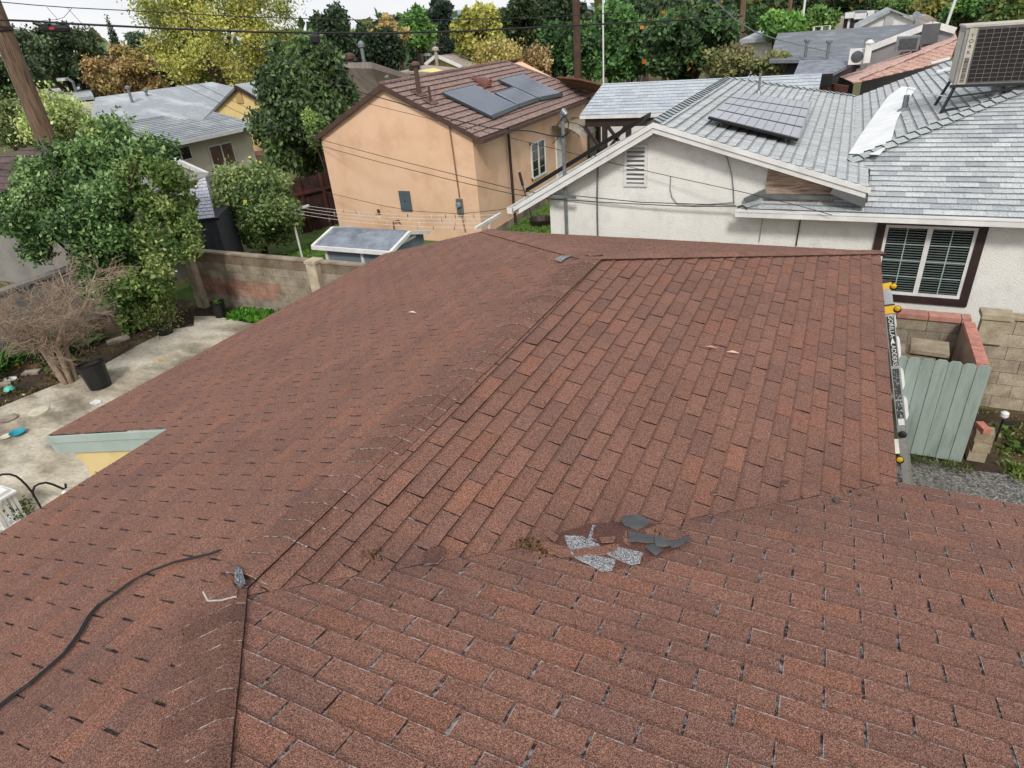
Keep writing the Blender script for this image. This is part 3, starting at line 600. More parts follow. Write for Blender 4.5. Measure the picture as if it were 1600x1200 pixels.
mb = MB(); a_ = [Lp(LL*.735, -.0435, 0), Lp(LL*.705, -.0435, .024), Lp(LL*.71, -.0435, 0), Lp(LL*.705, -.0435, -.024)]; mb.prism(a_, fm*0.001); mb.build('arrow_mark', white_paint, lab)
for x0_, x1_, y0_, y1_ in ((1392, 1400, 484, 517), (1398, 1407, 524, 562), (1404, 1413, 574, 610), (1410, 1419, 620, 657)):
    mb = MB(); q = [ppl(*p_, Lp(0, .02, 0), ay) for p_ in ((x0_-2, y0_-2), (x1_-3, y0_+2), (x1_-1, y0_+7), (x1_+1, y1_-9), (x1_-1, y1_-3), (x0_+5, y1_), (x0_+1, y1_-2))]
    mb.prism(q, ay*.38); mb.build('rung', white_paint, ld)
yl = mat('yellow_plastic', 'f2c21c', 'e5b015', 3, 0.45)
def knob(s, z, r, nm='lock_knob'):
    mb = MB(); mb.lathe(Lp(LL*s, -.03, z), [(r, 0), (r, .045), (r*.8, .05)], 16, (0, -1, 0)); k = mb.build(nm, black_plastic, ld)
    mb = MB(); mb.lathe(Lp(LL*s, -.078, z), [(r*.78, 0), (r*.78, .012), (r*.3, .02)], 16, (0, -1, 0)); mb.build('knob_cap', yl, k)
plate('hinge_plate', LL*.848, LL*.885, -.065, .07, yl, .05)
plate('hinge_plate', LL*.88, LL*.965, -.045, .045, alum, .044)
plate('hinge_plate', LL*.965, LL*.995, -.055, .055, yl, .05)
plate('hinge_cover', LL*.885, LL*.893, -.06, .065, black_plastic, .052)
plate('hinge_cover', LL*.995, LL*1.01, -.055, .055, black_plastic, .052)
knob(.868, .09, .042); knob(.975, .075, .04); knob(.155, -.06, .045)
mb = MB(); mb.lathe(Lp(LL*.275, -.03, .0), [(.04, 0), (.05, .03), (.03, .06)], 14, (0, -1, 0)); mb.build('release_knob', black_rubber, ld)
plate('tag', LL*.18, LL*.25, -.10, -.05, white_paint, .02)
for y in (0, .42): mb = MB(); mb.box(Lp(0.02, y, 0), (.06, .06, .12), ax=(ax, ay, az)); mb.build('foot', black_rubber, ld)
# ================================================================== white house behind the right-hand wall
GREY = shingle_mat('grey_shingle', ('8b8f91', 'aeb1b2', 'cfd0ce'), '8f9697', gran=120, light=(0.6, 0.62, 0.62), specks=False, stain=0.5)
def gtint(r):
    q = r.random()
    if q < 0.22: return (0.76, 0.78, 0.82)
    if q < 0.4: return (1.12, 1.12, 1.12)
    return (0.98, 1.0, 1.0)
def gtint2(r): return (0.92, 0.93, 0.95) if r.random() < .3 else (1, 1.01, 1.01)
wh = thing('white_house', (-2.6, 7.2, 0), 'white stucco house with pale grey-blue shingles, louvred gable vent and dark-framed window', 'house')
GP = np.array((-0.55, 6.85, 3.99)); gG = -0.296; nG = np.array((0.296, 0, 1.0)); zG = lambda x: 3.99+gG*(x+0.55)
zGl = lambda x: 3.99+0.55*(x+0.55)
FP = np.array((0.95, 6.9, 2.62)); nF = np.array((0, -.29, 1.0)); zF = lambda y: 2.62+.29*(y-6.9)
nW = np.array((-.29, 0, 1.0)); zW = lambda x: 2.62+.29*(x-.95)
vx = 2.53; vy = 8.48
mb = MB(); mb.prism([(-2.6, 7.2, 0), (8.5, 7.2, 0), (8.5, 7.2, 2.60), (2.74, 7.2, 2.66), (2.70, 7.2, 2.95), (-0.55, 7.2, 3.88), (-2.6, 7.2, 2.78)], (0, 0.15, 0))
mb.b2((-2.6, 7.36, 0), (-2.45, 15.5, 2.74)); mb.build('wall', white_stucco, wh)
# slopes
yb = 14.2
shingles('gable_roof_slope', GREY, wh, [[(-0.55, 6.85, 3.99), (2.76, 6.85, zG(2.76)), (2.76, 8.25, zG(2.76)), (vx, vy, zG(vx))], [(-0.55, 6.85, 3.99), (vx, vy, zG(vx)), (vx, 17.6, zG(vx)), (-0.55, yb, 3.99)]], (2.76, 6.85, zG(2.76)), (0, 1, 0), (-1, 0, .296), 31, tab=0.22, expo=0.172, th=0.018, slot=0.006, tint=gtint2, wall_tint=(.3, .32, .34), shade_band=(.04, .66), base_tint=(.5, .55, .55))
# far-left slope of the gable and its overhang
shingles('steep_roof_slope', GREY, wh, [[(-3.2, 6.85, zGl(-3.2)), (-0.55, 6.85, 3.99), (-0.55, yb, 3.99), (-3.2, yb, zGl(-3.2))]], (-3.2, 6.85, zGl(-3.2)), (0, 1, 0), (1, 0, .55), 32, tab=0.24, expo=0.143, th=0.012, slot=0.004, tint=gtint)
hx1 = 7.5
shingles('front_roof_slope', GREY, wh, [[(.95, 6.9, 2.62), (9.5, 6.9, 2.62), (9.5, 13.5, zF(13.5)), (hx1, 6.9+hx1-.95, zF(6.9+hx1-.95)), (vx, vy, zF(vy)), (2.80, 8.2, zF(8.2)), (2.80, 7.16, zF(7.16)), (1.21, 7.16, zF(7.16))]] if False else
    [[(.95, 6.9, 2.62), (2.80, 6.9, 2.62), (2.80, 7.18, zF(7.18)), (1.23, 7.18, zF(7.18))], [(2.80, 6.9, 2.62), (9.5, 6.9, 2.62), (9.5, 13.45, zF(13.45)), (hx1, 13.45, zF(13.45)), (2.80, 8.75, zF(8.75))], [(vx, vy, zF(vy)), (2.80, 8.2, zF(8.2)), (2.80, 8.75, zF(8.75))]], (.95, 6.9, 2.62), (1, 0, 0), (0, 1, .29), 33, tab=0.26, expo=0.165, th=0.012, slot=0.003, tint=gtint, wall_tint=(.3, .33, .35), stag=0.37, shade_band=(.03, .7))
def wxy(px, py): return ppl(px, py, FP, nW)
bk = [wxy(1450, 104), wxy(1486, 94)]
yk = 17.6
shingles('side_roof_slope', GREY, wh, [[(vx, vy, zW(vx)), (hx1, 13.45, zW(hx1)), (hx1, 19.5, zW(hx1)), (5.3, 19.8, zW(5.3)), (4.2, 18.9, zW(4.2)), (vx, yk, zW(vx))]], (vx, vy, zW(vx)), (0, 1, 0), (1, 0, .29), 34, tab=0.22, expo=0.172, th=0.018, slot=0.006, tint=gtint2, wall_tint=(.3, .32, .34), shade_band=(.04, .66), base_tint=(.5, .55, .55))
def gcaps(name, p0, p1, sl, sr, seed, w=0.13):
    rg = random.Random(seed); mb = MB(); p0 = np.array(p0, float); p1 = np.array(p1, float); L = np.linalg.norm(p1-p0); d = (p1-p0)/L; up = np.array((0, 0, 1.)); ex = .24
    sl = np.array(sl)/np.linalg.norm(sl); sr = np.array(sr)/np.linalg.norm(sr)
    for i in range(int(L/ex)):
        k = rg.uniform(.8, 1.05); A = p0+d*i*ex; B = A+d*(ex*1.2)
        def row(P, h): return [P+sl*w+up*(h-.0), P+up*(h+.022), P+sr*w+up*(h-.0)]
        r0 = row(A, .042); r1 = row(B, .010); mb.t = (k*.85, k*.9, k*.9); mb.add(r0+r1, [(0, 1, 4, 3), (1, 2, 5, 4)])
        mb.t = (.15, .17, .18); mb.add(r0+[p-up*.044 for p in r0], [(0, 1, 4, 3), (1, 2, 5, 4)])
    return mb.build(name, GREY, wh)
gcaps('hip_cap', (vx-.1, vy-.1, zF(vy)), (hx1, 6.9+hx1-.95, zF(6.9+hx1-.95)), (1, -1, -.29), (-1, 1, -.29), 41)
gcaps('ridge_cap', (-.55, 6.87, 3.985), (-.55, yb, 3.985), (-1, 0, -.55), (1, 0, -.296), 42)
gcaps('hip_cap', (.97, 6.92, 2.62), (1.24, 7.19, 2.70), (1, -.6, -.1), (-1, .6, -.2), 43, w=.1)
gcaps('hip_cap', (-.55, yb, 3.98), (vx, 17.6, zG(vx)), (1, -.5, -.29), (-.4, 1, -.3), 44)
# white fascia, gutters
mb = MB()
def rk(x0, z0, x1, z1, y, off, h, th): mb.prism([(x0, y, z0-off), (x1, y, z1-off), (x1, y, z1-off-h), (x0, y, z0-off-h)], (0, th, 0))
rk(-.55, 3.995, 2.80, zG(2.80)+.005, 6.82, 0, .075, .05); rk(-.55, 3.995, 2.74, zG(2.74)+.005, 6.845, .075, .085, .04)
rk(-3.2, zGl(-3.2), -.55, 3.995, 6.82, 0, .085, .05); rk(-3.1, zGl(-3.1), -.55, 3.995, 6.845, .085, .1, .04); mb.build('fascia', white_paint, wh)
mb = MB(); mb.t = (.75, .78, .82); mb.prism([(2.28, 6.84, zG(2.28)-.155), (2.76, 6.84, zG(2.76)-.155), (2.76, 6.84, zG(2.76)-.30), (2.25, 6.84, zG(2.28)-.24)], (0, .3, 0)); mb.build('flashing', alum, wh)
def gutter(name, p, q, nrm, h=.1, w=.11):
    mb = MB(); p = np.array(p, float); q = np.array(q, float); n_ = np.array(nrm, float); up = np.array((0, 0, 1.)); e = q-p
    for o_, s_ in ((n_*w, (0, .006)), (n_*0, (0, .006))): mb.prism([p+o_, p+o_+n_*.006, p+o_+n_*.006-up*h, p+o_-up*h], e)
    mb.prism([p-up*h, p+n_*w-up*h, p+n_*w-up*(h+.006), p-up*(h+.006)], e); mb.prism([p+n_*(w+.006), p+n_*(w+.016), p+n_*(w+.016)-up*.018, p+n_*(w+.006)-up*.018], e)
    mb.prism([p, p+n_*w, p+n_*w-up*h, p-up*h], e/np.linalg.norm(e)*.005); mb.prism([q, q+n_*w, q+n_*w-up*h, q-up*h], -e/np.linalg.norm(e)*.005)
    return mb.build(name, white_paint, wh)
gutter('gutter', (.88, 6.895, 2.615), (9.5, 6.895, 2.615), (0, -1, 0)); gutter('gutter', (-3.21, 6.8, zGl(-3.2)-.02), (-3.21, yb, zGl(-3.2)-.02), (-1, 0, 0))
mb = MB(); mb.t = (.8, .8, .8); mb.b2((.95, 6.9, 2.50), (9.5, 7.2, 2.52)); mb.build('soffit', white_paint, wh)
mb = MB(); mb.prism([(1.28, 7.165, zF(7.16)), (1.28, 7.165, zG(1.28)-.17), (2.32, 7.165, zG(2.32)-.17), (2.32, 7.165, zF(7.16))], (0, .03, 0))
mb.build('plywood_patch', mat('bare_plywood', 'c9ab96', '947a6b', 2.2, 0.9, 0.5, 30, big=5, bigc='d9c2ae', stretch=(1.0, 1, 7), lo=.4, hi=.58), wh)
mb = MB(); mb.t = (.82, .86, .84); mb.bar((.97, 7.13, 2.70), (1.28, 7.13, 2.86), .05, .08); mb.bar((1.28, 7.13, 2.78), (2.75, 7.13, 2.79), .06, .07); mb.build('flashing', galv, wh)
# white sealed valley strip
pp = [wxy(1344, 241), wxy(1375, 244), wxy(1394, 226), wxy(1431, 137), wxy(1410, 135), wxy(1380, 180)]
def near_w(px, py, h):
    c_ = [ppl(px, py, FP+np.array((0, 0, h)), nW), ppl(px, py, GP+np.array((0, 0, h)), nG)]; c_ += []
    return min(c_, key=lambda p: (p-CAM)@_f)
mb = MB(); NS, NW = 22, 7; Lf = [(1326, 240), (1345, 210), (1366, 180), (1388, 150), (1409, 135)]; Rt = [(1374, 242), (1392, 222), (1402, 186), (1418, 158), (1432, 137)]
def lerp(Pp, t): t *= len(Pp)-1; i = min(int(t), len(Pp)-2); f_ = t-i; return (Pp[i][0]*(1-f_)+Pp[i+1][0]*f_, Pp[i][1]*(1-f_)+Pp[i+1][1]*f_)
G_ = []
for i in range(NS):
    a_, b_ = lerp(Lf, i/(NS-1)), lerp(Rt, i/(NS-1))
    for j in range(NW): u_ = j/(NW-1); G_.append(near_w(a_[0]*(1-u_)+b_[0]*u_, a_[1]*(1-u_)+b_[1]*u_, .035))
mb.add(G_, [(i*NW+j, i*NW+j+1, (i+1)*NW+j+1, (i+1)*NW+j) for i in range(NS-1) for j in range(NW-1)]); mb.build('sealed_valley', mat('white_roof_coating', 'f2f3f2', 'dfe2e2', 2.5, 0.7, 0.3, 20, bright=.9), wh)
def vent(p, r, h, m, name='vent_pipe', cap=False):
    mb = MB(); p = np.array(p, float); mb.tube([p, p+np.array((0, 0, h))], r, 10)
    mb.lathe(p, [(r*2.6, -.02), (r*2.2, .02), (r*1.1, .08)], 12)
    if cap: mb.lathe(p+np.array((0, 0, h)), [(r*1.1, -.02), (r*1.9, .0), (r*1.9, .05), (r*.6, .12)], 12)
    return mb.build(name, m, wh)
vent(wxy(1412, 174), .055, .32, galv); vent(ppl(1185, 147, GP, nG), .03, .45, galv)
c = ppl(1067, 160, (-.9, 12, 3.75), (-.55, 0, 1)); mb = MB(); mb.tube([c, c+np.array((0, 0, .2)), c+np.array((.08, -.03, .3)), c+np.array((.2, -.08, .28))], .09, 12); mb.build('gooseneck_vent', galv, wh)
# louvred vent
V0 = pyy(980, 232, 7.2); V1 = pyy(1007, 285, 7.2); x0, x1, z1, z0 = V0[0], V1[0], V0[2]+.02, V1[2]-.02
gv = []
mb = MB(); mb.b2((x0-.05, 7.165, z0-.05), (x0, 7.21, z1+.05)); mb.b2((x1, 7.165, z0-.05), (x1+.05, 7.21, z1+.05)); mb.b2((x0, 7.165, z1), (x1, 7.21, z1+.05)); mb.b2((x0, 7.165, z0-.05), (x1, 7.21, z0))
lv = mb.build('gable_vent', white_paint, wh)
mb = MB(); mb.t = (.25, .25, .26); mb.b2((x0, 7.198, z0), (x1, 7.206, z1)); mb.t = (1, 1, 1)
for k in range(8): zz = z0+(z1-z0)*(k+.35)/8; mb.prism([(x0, 7.197, zz+.024), (x0, 7.16, zz), (x0, 7.155, zz), (x0, 7.155, zz+.010), (x0, 7.197, zz+.034)], (x1-x0, 0, 0))
mb.build('louvres', white_paint, lv)
# window
q = [pyy(1383, 347, 7.17), pyy(1545, 350, 7.17), pyy(1506, 484, 7.17), pyy(1372, 470, 7.17)]
X0, X1 = 3.00, 4.46; Z1, Z0 = 2.50, 1.12
win = MB(); t_ = .12
for a in (((X0, Z0), (X1, Z0+t_)), ((X0, Z1-t_), (X1, Z1)), ((X0, Z0+t_), (X0+t_, Z1-t_)), ((X1-t_, Z0+t_), (X1, Z1-t_))): win.b2((a[0][0], 7.165, a[0][1]), (a[1][0], 7.22, a[1][1]))
wn = win.build('window', dark_paint, wh)
mb = MB(); a0, a1, b0, b1 = X0+t_, X1-t_, Z0+t_, Z1-t_; f = .045
for s in (((a0, b0), (a1, b0+f)), ((a0, b1-f), (a1, b1)), ((a0, b0), (a0+f, b1)), ((a1-f, b0), (a1, b1)), (((a0+a1)/2-.035, b0), ((a0+a1)/2+.035, b1))): mb.b2((s[0][0], 7.172+.001*len(mb.F)/6, s[0][1]), (s[1][0], 7.215, s[1][1]))
mb.build('frame', white_paint, wn)
mb = MB(); mb.t = (.45, .6, .55); mx_ = (a0+a1)/2
for (l, r_2) in ((a0+f, mx_-.035), (mx_+.035, a1-f)):
    mb.b2(((l+r_2)/2-.008, 7.186, b0+f), ((l+r_2)/2+.008, 7.196, b1-f))
    for k in (1, 2, 3): zz = b0+f+(b1-b0-2*f)*k/4; mb.b2((l, 7.188, zz-.008), (r_2, 7.194, zz+.008))
mb.build('glazing_bars', white_paint, wn)
mb = MB(); mb.b2((a0, 7.20, b0), (a1, 7.204, b1)); mb.build('pane', mat('tinted_glass', '0f1a1c', '0f1a1c', 1, 0.12, spec=.5), wn)
mb = MB(); mb.t = (.16, .2, .2)
for k in range(26): zz = b0+.06+(b1-b0-.1)*k/26; mb.prism([(a0+.05, 7.197, zz), (a0+.05, 7.1985, zz), (a0+.05, 7.1985, zz+.016), (a0+.05, 7.197, zz+.016)], (a1-a0-.1, 0, 0))
mb.build('blind', white_paint, wn)
# service mast and conduits on the wall
m0 = pyy(885, 330, 7.0); xm_ = m0[0]; zt_ = pyy(881, 182, 6.98)[2]
mast = MB(); mast.tube([(xm_, 6.98, 0.3), (xm_, 6.98, zt_)], .033, 10); ms = mast.build('service_mast', galv, wh)
mb = MB(); p = np.array((xm_, 6.98, zt_)); mb.tube([p-np.array((0, 0, .05)), p+np.array((0, 0, .04)), p+np.array((.03, -.02, .09)), p+np.array((.09, -.04, .03))], [.05, .055, .055, .04], 10); mb.build('weatherhead', galv, ms)
mb = MB(); mb.tube([p+np.array((.07, -.05, .02)), p+np.array((.13, -.05, -.1)), p+np.array((.10, -.05, -.27)), p+np.array((.0, -.05, -.33))], .01, 6); mb.tube([p+np.array((.05, -.06, .02)), p+np.array((-.08, -.06, -.12)), p+np.array((-.07, -.06, -.28)), p+np.array((.0, -.06, -.34))], .01, 6); mb.build('cable_loop', black_rubber, ms)
def wallline(name, pts, r, m, y=7.17): mb = MB(); mb.tube([pyy(a, b, y) for a, b in pts], r, 6); return mb.build(name, m, wh)
wallline('conduit', ((931, 232), (930, 242), (932, 252), (934, 262), (933, 310), (934, 372)), .018, galv, 7.13)
wallline('cable', ((1130, 232), (1137, 250), (1144, 275), (1146, 295), (1147, 318)), .008, galv)
wallline('cable', ((1048, 276), (1047, 295), (1050, 308), (1058, 318), (1085, 321), (1148, 316)), .007, galv)
wallline('cable', ((1193, 333), (1190, 350), (1186, 378)), .006, galv)
wallline('cable', ((1252, 335), (1249, 352), (1244, 384)), .011, black_rubber)
# ------------------------------------------------------------------ solar array on the white house
SP = mat('solar_cells', 'a3a5ae', '95989f', 1.2, 0.3, 0.0, spec=.6, bright=.8); SPd = mat('solar_cells_dark', '66707f', '5a6473', 1.5, 0.2, spec=.7, bright=.85)  # white-house cells: reflected sky put into the pale base colour
def array(label, quadpx, P, n, rows, cols, off=.12, m=SP, fr=None, name='solar_array', gap=(.02, .006), swap=False):
    P = np.array(P, float)+np.array((0, 0, off)); Q = [ppl(a, b, P, n) for a, b in quadpx]  # tl,tr,br,bl
    n_ = np.array(n, float)/np.linalg.norm(n)
    c = sum(Q)/4-np.array((0, 0, off)); t = thing(name, c, label, 'solar panels')
    def at(u, v): return (Q[0]*(1-u)+Q[1]*u)*(1-v)+(Q[3]*(1-u)+Q[2]*u)*v
    mb = MB(); mb.t = (.06, .06, .07); mb.prism([q-n_*.045 for q in Q], n_*.04); mb.build('frame', black_plastic, t)
    for r in range(rows):
        mb = MB(); g = gap[0]/2
        for c_ in range(cols):
            a, b, c0, d = (c_/cols+gap[1]/2, (c_+1)/cols-gap[1]/2, (r/rows)+g, (r+1)/rows-g); k = random.Random(r*31+c_).uniform(.94, 1.06); mb.t = (k, k, k)
            mb.add([at(a, c0), at(b, c0), at(b, d), at(a, d)], [(0, 1, 2, 3)])
        mb.build('panel', m, t)
    mb = MB(); mb.t = (.9, .9, .9); mb.bar(at(1, 0), at(1, 1), .02, .03); mb.build('edge_trim', alum, t)
    for u, v in ((.12, .93), (.85, .93), (.12, .1), (.85, .1)):
        mb = MB(); mb.tube([at(u, v)-np.array((0, 0, off)), at(u, v)-n_*.03], .018, 6); mb.build('mount', alum, t)
    return t
array('dusty solar array tilted on the pale grey roof of the white house', ((1152, 144), (1268, 159), (1248, 217), (1107, 182)), GP, nG, 4, 10, .16, gap=(.03, .006))
# ------------------------------------------------------------------ air conditioner
ya = 11.0
bl = pyy(1490, 133, ya); zb = bl[2]; xa = bl[0]; ztop = pyy(1533, 42, ya)[2]
hA = ztop-zb; wA = 2.0; dA = 0.95
ac = thing('rooftop_air_conditioner', (xa+.6, ya+.5, zb), 'rooftop air-conditioning unit with brown grille and grey casing on a black steel stand', 'air conditioner')
case = mat('beige_metal', 'c9c3b5', 'b0aa9c', 4, 0.5, 0.05, bright=.8); casd = mat('dull_grey_metal', 'a9a6a2', '8d8a86', 3, 0.5)
mb = MB(); mb.b2((xa, ya, zb), (xa+wA, ya+dA, zb+hA)); mb.build('casing', casd, ac)
mb = MB(); mb.b2((xa-.02, ya-.03, zb+hA), (xa+wA+.02, ya+dA+.03, zb+hA+.035)); mb.build('top_cover', case, ac)
mb = MB(); mb.b2((xa+.05, ya-.02, zb+.01), (xa+.17, ya-.001, zb+hA-.01)); pn = mb.build('badge_strip', case, ac)
mb = MB(); mb.t = (.5, .4, .35); mb.b2((xa+.19, ya-.012, zb+.03), (xa+wA-.02, ya-.002, zb+hA-.03)); mb.build('coil', mat('brown_coil', '2a1c18', '1c1310', 30, .7), ac)
mb = MB()
for k in range(13): z_ = zb+.04+(hA-.08)*k/12; mb.b2((xa+.19, ya-.026, z_-.0018), (xa+wA-.02, ya-.020, z_+.0018))
for k in range(17): x_ = xa+.19+(wA-.22)*k/16; mb.b2((x_-.0018, ya-.032, zb+.03), (x_+.0018, ya-.0265, zb+hA-.03))
mb.build('grille', casd, ac)
for i, ch in enumerate('YORK'): text('lettering', ch, .085, (xa+.11, ya-.023, zb+hA*(.86-.095*i)), (1, 0, 0), (0, 0, 1), black_plastic, pn, .001)
mb = MB(); rg = random.Random(3); z_ = zb+.04
while z_ < zb+hA*.48: h_ = rg.uniform(.004, .012); mb.b2((xa+.075, ya-.024, z_), (xa+.145, ya-.021, z_+h_)); z_ += h_+rg.uniform(.005, .013)
mb.build('bar_marks', black_plastic, pn)
mb = MB(); mb.b2((xa-.012, ya+.1, zb+.05), (xa-.002, ya+dA-.1, zb+hA-.08)); mb.build('side_panel', case, ac)
bs = mat('black_steel', '1b1c1e', '2a2b2d', 8, .5)
def zr(x, y): return max(min(zW(x), zF(y)), 0)
for (fx, fy, tx, ty) in ((xa-.12, ya-.12, xa+.04, ya+.04), (xa+wA+.1, ya-.12, xa+wA-.05, ya+.04), (xa-.12, ya+dA+.1, xa+.04, ya+dA-.05), (xa+wA+.1, ya+dA+.1, xa+wA-.05, ya+dA-.05)):
    mb = MB(); mb.bar((fx, fy, zr(fx, fy)+.01), (tx, ty, zb), .04); mb.build('stand_leg', bs, ac)
mb = MB(); mb.bar((xa-.12, ya-.12, zr(xa-.12, ya-.12)+.06), (xa+wA+.1, ya-.12, zr(xa+wA+.1, ya-.12)+.06), .04, .05); mb.build('stand_rail', bs, ac)
mb = MB(); mb.bar((xa-.05, ya+.02, zb-.02), (xa+wA, ya+.02, zb-.02), .05); mb.build('stand_rail', bs, ac)
mb = MB(); mb.bar((xa-.02, ya-.06, zb-.2), (xa+wA*.6, ya-.06, zb-.06), .03); mb.build('brace', bs, ac)
mb = MB(); mb.tube([(xa+.75, ya+.3, zb-.02), (xa+.75, ya+.25, zb-.25), (xa+.6, ya+.2, zb-.42)], .11, 12); mb.build('duct', galv, ac)
mb = MB(); mb.t = (.25, .25, .25); mb.prism([(-3.0, 7.0, zGl(-3.0)+.12), (-.75, 7.0, zGl(-.75)+.12), (-.75, 7.0, zGl(-.75)+.2), (-3.0, 7.0, zGl(-3.0)+.2)], (0, .5, 0)); mb.build('black_pool_heater', black_plastic, wh)
mb = MB(); q0 = wxy(1415, 154); q1 = np.array((xa-.05, ya+.1, zb-.2)); mb.tube([q0+np.array((0, 0, .05)), q0+np.array((0, 0, .22)), (q0+q1)/2+np.array((0, 0, .08)), q1], .012, 6); mb.build('hose', white_paint, ac)
for i, (px, py, lb) in enumerate(((1468, 101, 'white foam strip lying on the grey shingles left of the air conditioner, the farther one'), (1478, 115, 'white foam strip on the grey shingles nearest the air conditioner'))):
    c = wxy(px, py); mb = MB(); mb.bar(c+np.array((-.22, 0, .05)), c+np.array((.22, .05, .15)), .12, .05); o = mb.build('foam_strip', white_paint); tag(o, lb, 'strip')
# ================================================================== orange house
TILE = shingle_mat('brown_tile', ('5f4c46', '86706a', 'a89289'), '6a5a54', gran=30, specks=False, stain=.6)
BROWNT = M('brown_trim', '5e4238', '4d352d', 5, .7)
OY = 12.0; oL = pyy(500, 213, OY); oR = pyy(738, 207, OY); oP = pyy(600, 137, OY); OX0, OX1 = oL[0], oR[0]; OE = 3.06; OPX, OPZ = oP[0], oP[2]+.03; OYB = 21.4
oh = thing('orange_house', (OX0, OY, 0), 'peach-orange stucco house with brown tile roof carrying solar panels', 'house')
mb = MB(); mb.prism([(OX0+.02, OY, 0), (OX1-.02, OY, 0), (OX1-.02, OY, OE-.02), (OPX, OY, OPZ-.04), (OX0+.02, OY, OE-.02)], (0, OYB-OY, 0)); mb.build('wall', orange_stucco, oh)
mb = MB(); mb.t = (.55, .5, .48); mb.b2((OX1-.03, OY-.02, 0), (OX1+.02, OYB, .22)); mb.build('plinth', concrete, oh)
osR = (OPZ-OE)/(OX1-OPX); osL = (OPZ-OE)/(OPX-OX0); ov = .28
shingles('right_roof_slope', TILE, oh, [[(OX1+ov, OY-.12, OE-osR*ov+.06), (OX1+ov, OYB+.1, OE-osR*ov+.06), (OPX, OYB+.1-1.6, OPZ+.06), (OPX, OY-.12, OPZ+.06)]], (OX1+ov, OY, OE-osR*ov+.06), (0, 1, 0), (-1, 0, osR), 51, tab=.4, expo=.25, th=.035, slot=.006, stag=.5, wall_tint=(.5, .46, .44), hj=.1)
shingles('left_roof_slope', TILE, oh, [[(OX0-.12, OY-.12, OE-osL*.12+.06), (OX0-.12, OYB, OE-osL*.12+.06), (OPX, OYB, OPZ+.06), (OPX, OY-.12, OPZ+.06)]], (OX0-.12, OY, OE-osL*.12+.06), (0, 1, 0), (1, 0, osL), 52, tab=.4, expo=.25, th=.035, slot=.006)
mb = MB(); mb.t = (.85, .8, .8); mb.tube([(OPX, OY-.12, OPZ+.08), (OPX, OYB-1.5, OPZ+.08)], .06, 8); mb.tube([(OPX, OYB-1.5, OPZ+.08), (OX1+ov, OYB+.1, OE-osR*ov+.1)], .05, 8); mb.build('ridge_tiles', TILE, oh)
mb = MB(); mb.prism([(OX0-.14, OY-.14, OE-osL*.12+.07), (OPX, OY-.14, OPZ+.08), (OPX, OY-.14, OPZ-.07), (OX0-.14, OY-.14, OE-osL*.12-.06)], (0, .05, 0)); mb.prism([(OX1+ov, OY-.14, OE-osR*ov+.07), (OPX, OY-.14, OPZ+.08), (OPX, OY-.14, OPZ-.07), (OX1+ov, OY-.14, OE-osR*ov-.06)], (0, .05, 0))
mb.build('rake_board', BROWNT, oh)
mb = MB(); mb.b2((OX1+ov, OY-.14, OE-osR*ov-.07), (OX1+ov+.1, OYB+.1, OE-osR*ov+.03)); mb.build('gutter', BROWNT, oh)
mb = MB(); dpx = pxx(800, 290, OX1+.06)[1]; mb.tube([(OX1+.07, dpx, OE-.05), (OX1+.07, dpx, .55), (OX1+.14, dpx-.12, .42), (OX1+.14, dpx-.12, .1)], .045, 8); mb.build('downspout', dark_paint, oh)
mb = MB(); mb.b2((OX1+.0, dpx-.16, OE-.35), (OX1+.02, dpx-.10, OE+.0)); mb.build('wall_strip', white_paint, oh)
mb = MB(); mb.tube([(OX1+.07, OYB-.1, OE-.05), (OX1+.07, OYB-.1, .1)], .05, 8); mb.build('downspout', dark_paint, oh)
wy0, wy1 = pxx(828, 225, OX1)[1], pxx(850, 215, OX1)[1]; wz1 = pxx(828, 224, OX1)[2]; wz0 = pxx(831, 282, OX1)[2]
mb = MB(); fx = OX1-.01
for a in (((wy0, wz0), (wy1, wz0+.06)), ((wy0, wz1-.06), (wy1, wz1)), ((wy0, wz0), (wy0+.06, wz1)), ((wy1-.06, wz0), (wy1, wz1)), (((wy0+wy1)/2-.03, wz0), ((wy0+wy1)/2+.03, wz1))): mb.b2((fx, a[0][0], a[0][1]), (fx+.05+.001*len(mb.F)/6, a[1][0], a[1][1]))
ow = mb.build('window', white_paint, oh); mb = MB(); mb.b2((fx+.01, wy0+.03, wz0+.03), (fx+.025, wy1-.03, wz1-.03)); mb.build('pane', glass_dark, ow)
mb = MB(); mb.t = (.5, .55, .5)
for k in (1, 2, 3): zz = wz0+(wz1-wz0)*k/4; mb.b2((fx+.026, wy0+.06, zz-.008), (fx+.034, wy1-.06, zz+.008))
mb.build('glazing_bars', white_paint, ow)
# door and curved awning
dy0, dy1 = pxx(868, 215, OX1)[1], pxx(882, 215, OX1)[1]; dz = pxx(868, 215, OX1)[2]
mb = MB(); mb.b2((OX1-.02, dy0, .1), (OX1+.03, dy1, dz)); mb.build('door', white_paint, oh)
ay0, ay1 = pxx(862, 206, OX1)[1], pxx(888, 200, OX1+.0)[1]+.4; az_ = pxx(866, 196, OX1)[2]
mb = MB(); mb.t = (.8, .76, .68); P_ = [(OX1+.02+1.05*math.sin(a), 0, az_-.42*(1-math.cos(a))*1.2) for a in np.linspace(0, 1.35, 8)]
for i in range(7): a, b = P_[i], P_[i+1]; mb.add([(a[0], ay0, a[2]), (b[0], ay0, b[2]), (b[0], ay1, b[2]), (a[0], ay1, a[2]), (a[0], ay0, a[2]-.012), (b[0], ay0, b[2]-.012), (b[0], ay1, b[2]-.012), (a[0], ay1, a[2]-.012)], [(0, 1, 2, 3), (7, 6, 5, 4), (0, 4, 5, 1), (2, 6, 7, 3)])
aw = mb.build('awning', mat('smoky_polycarbonate', 'cfcabc', 'b9b3a4', 3, .3), oh)
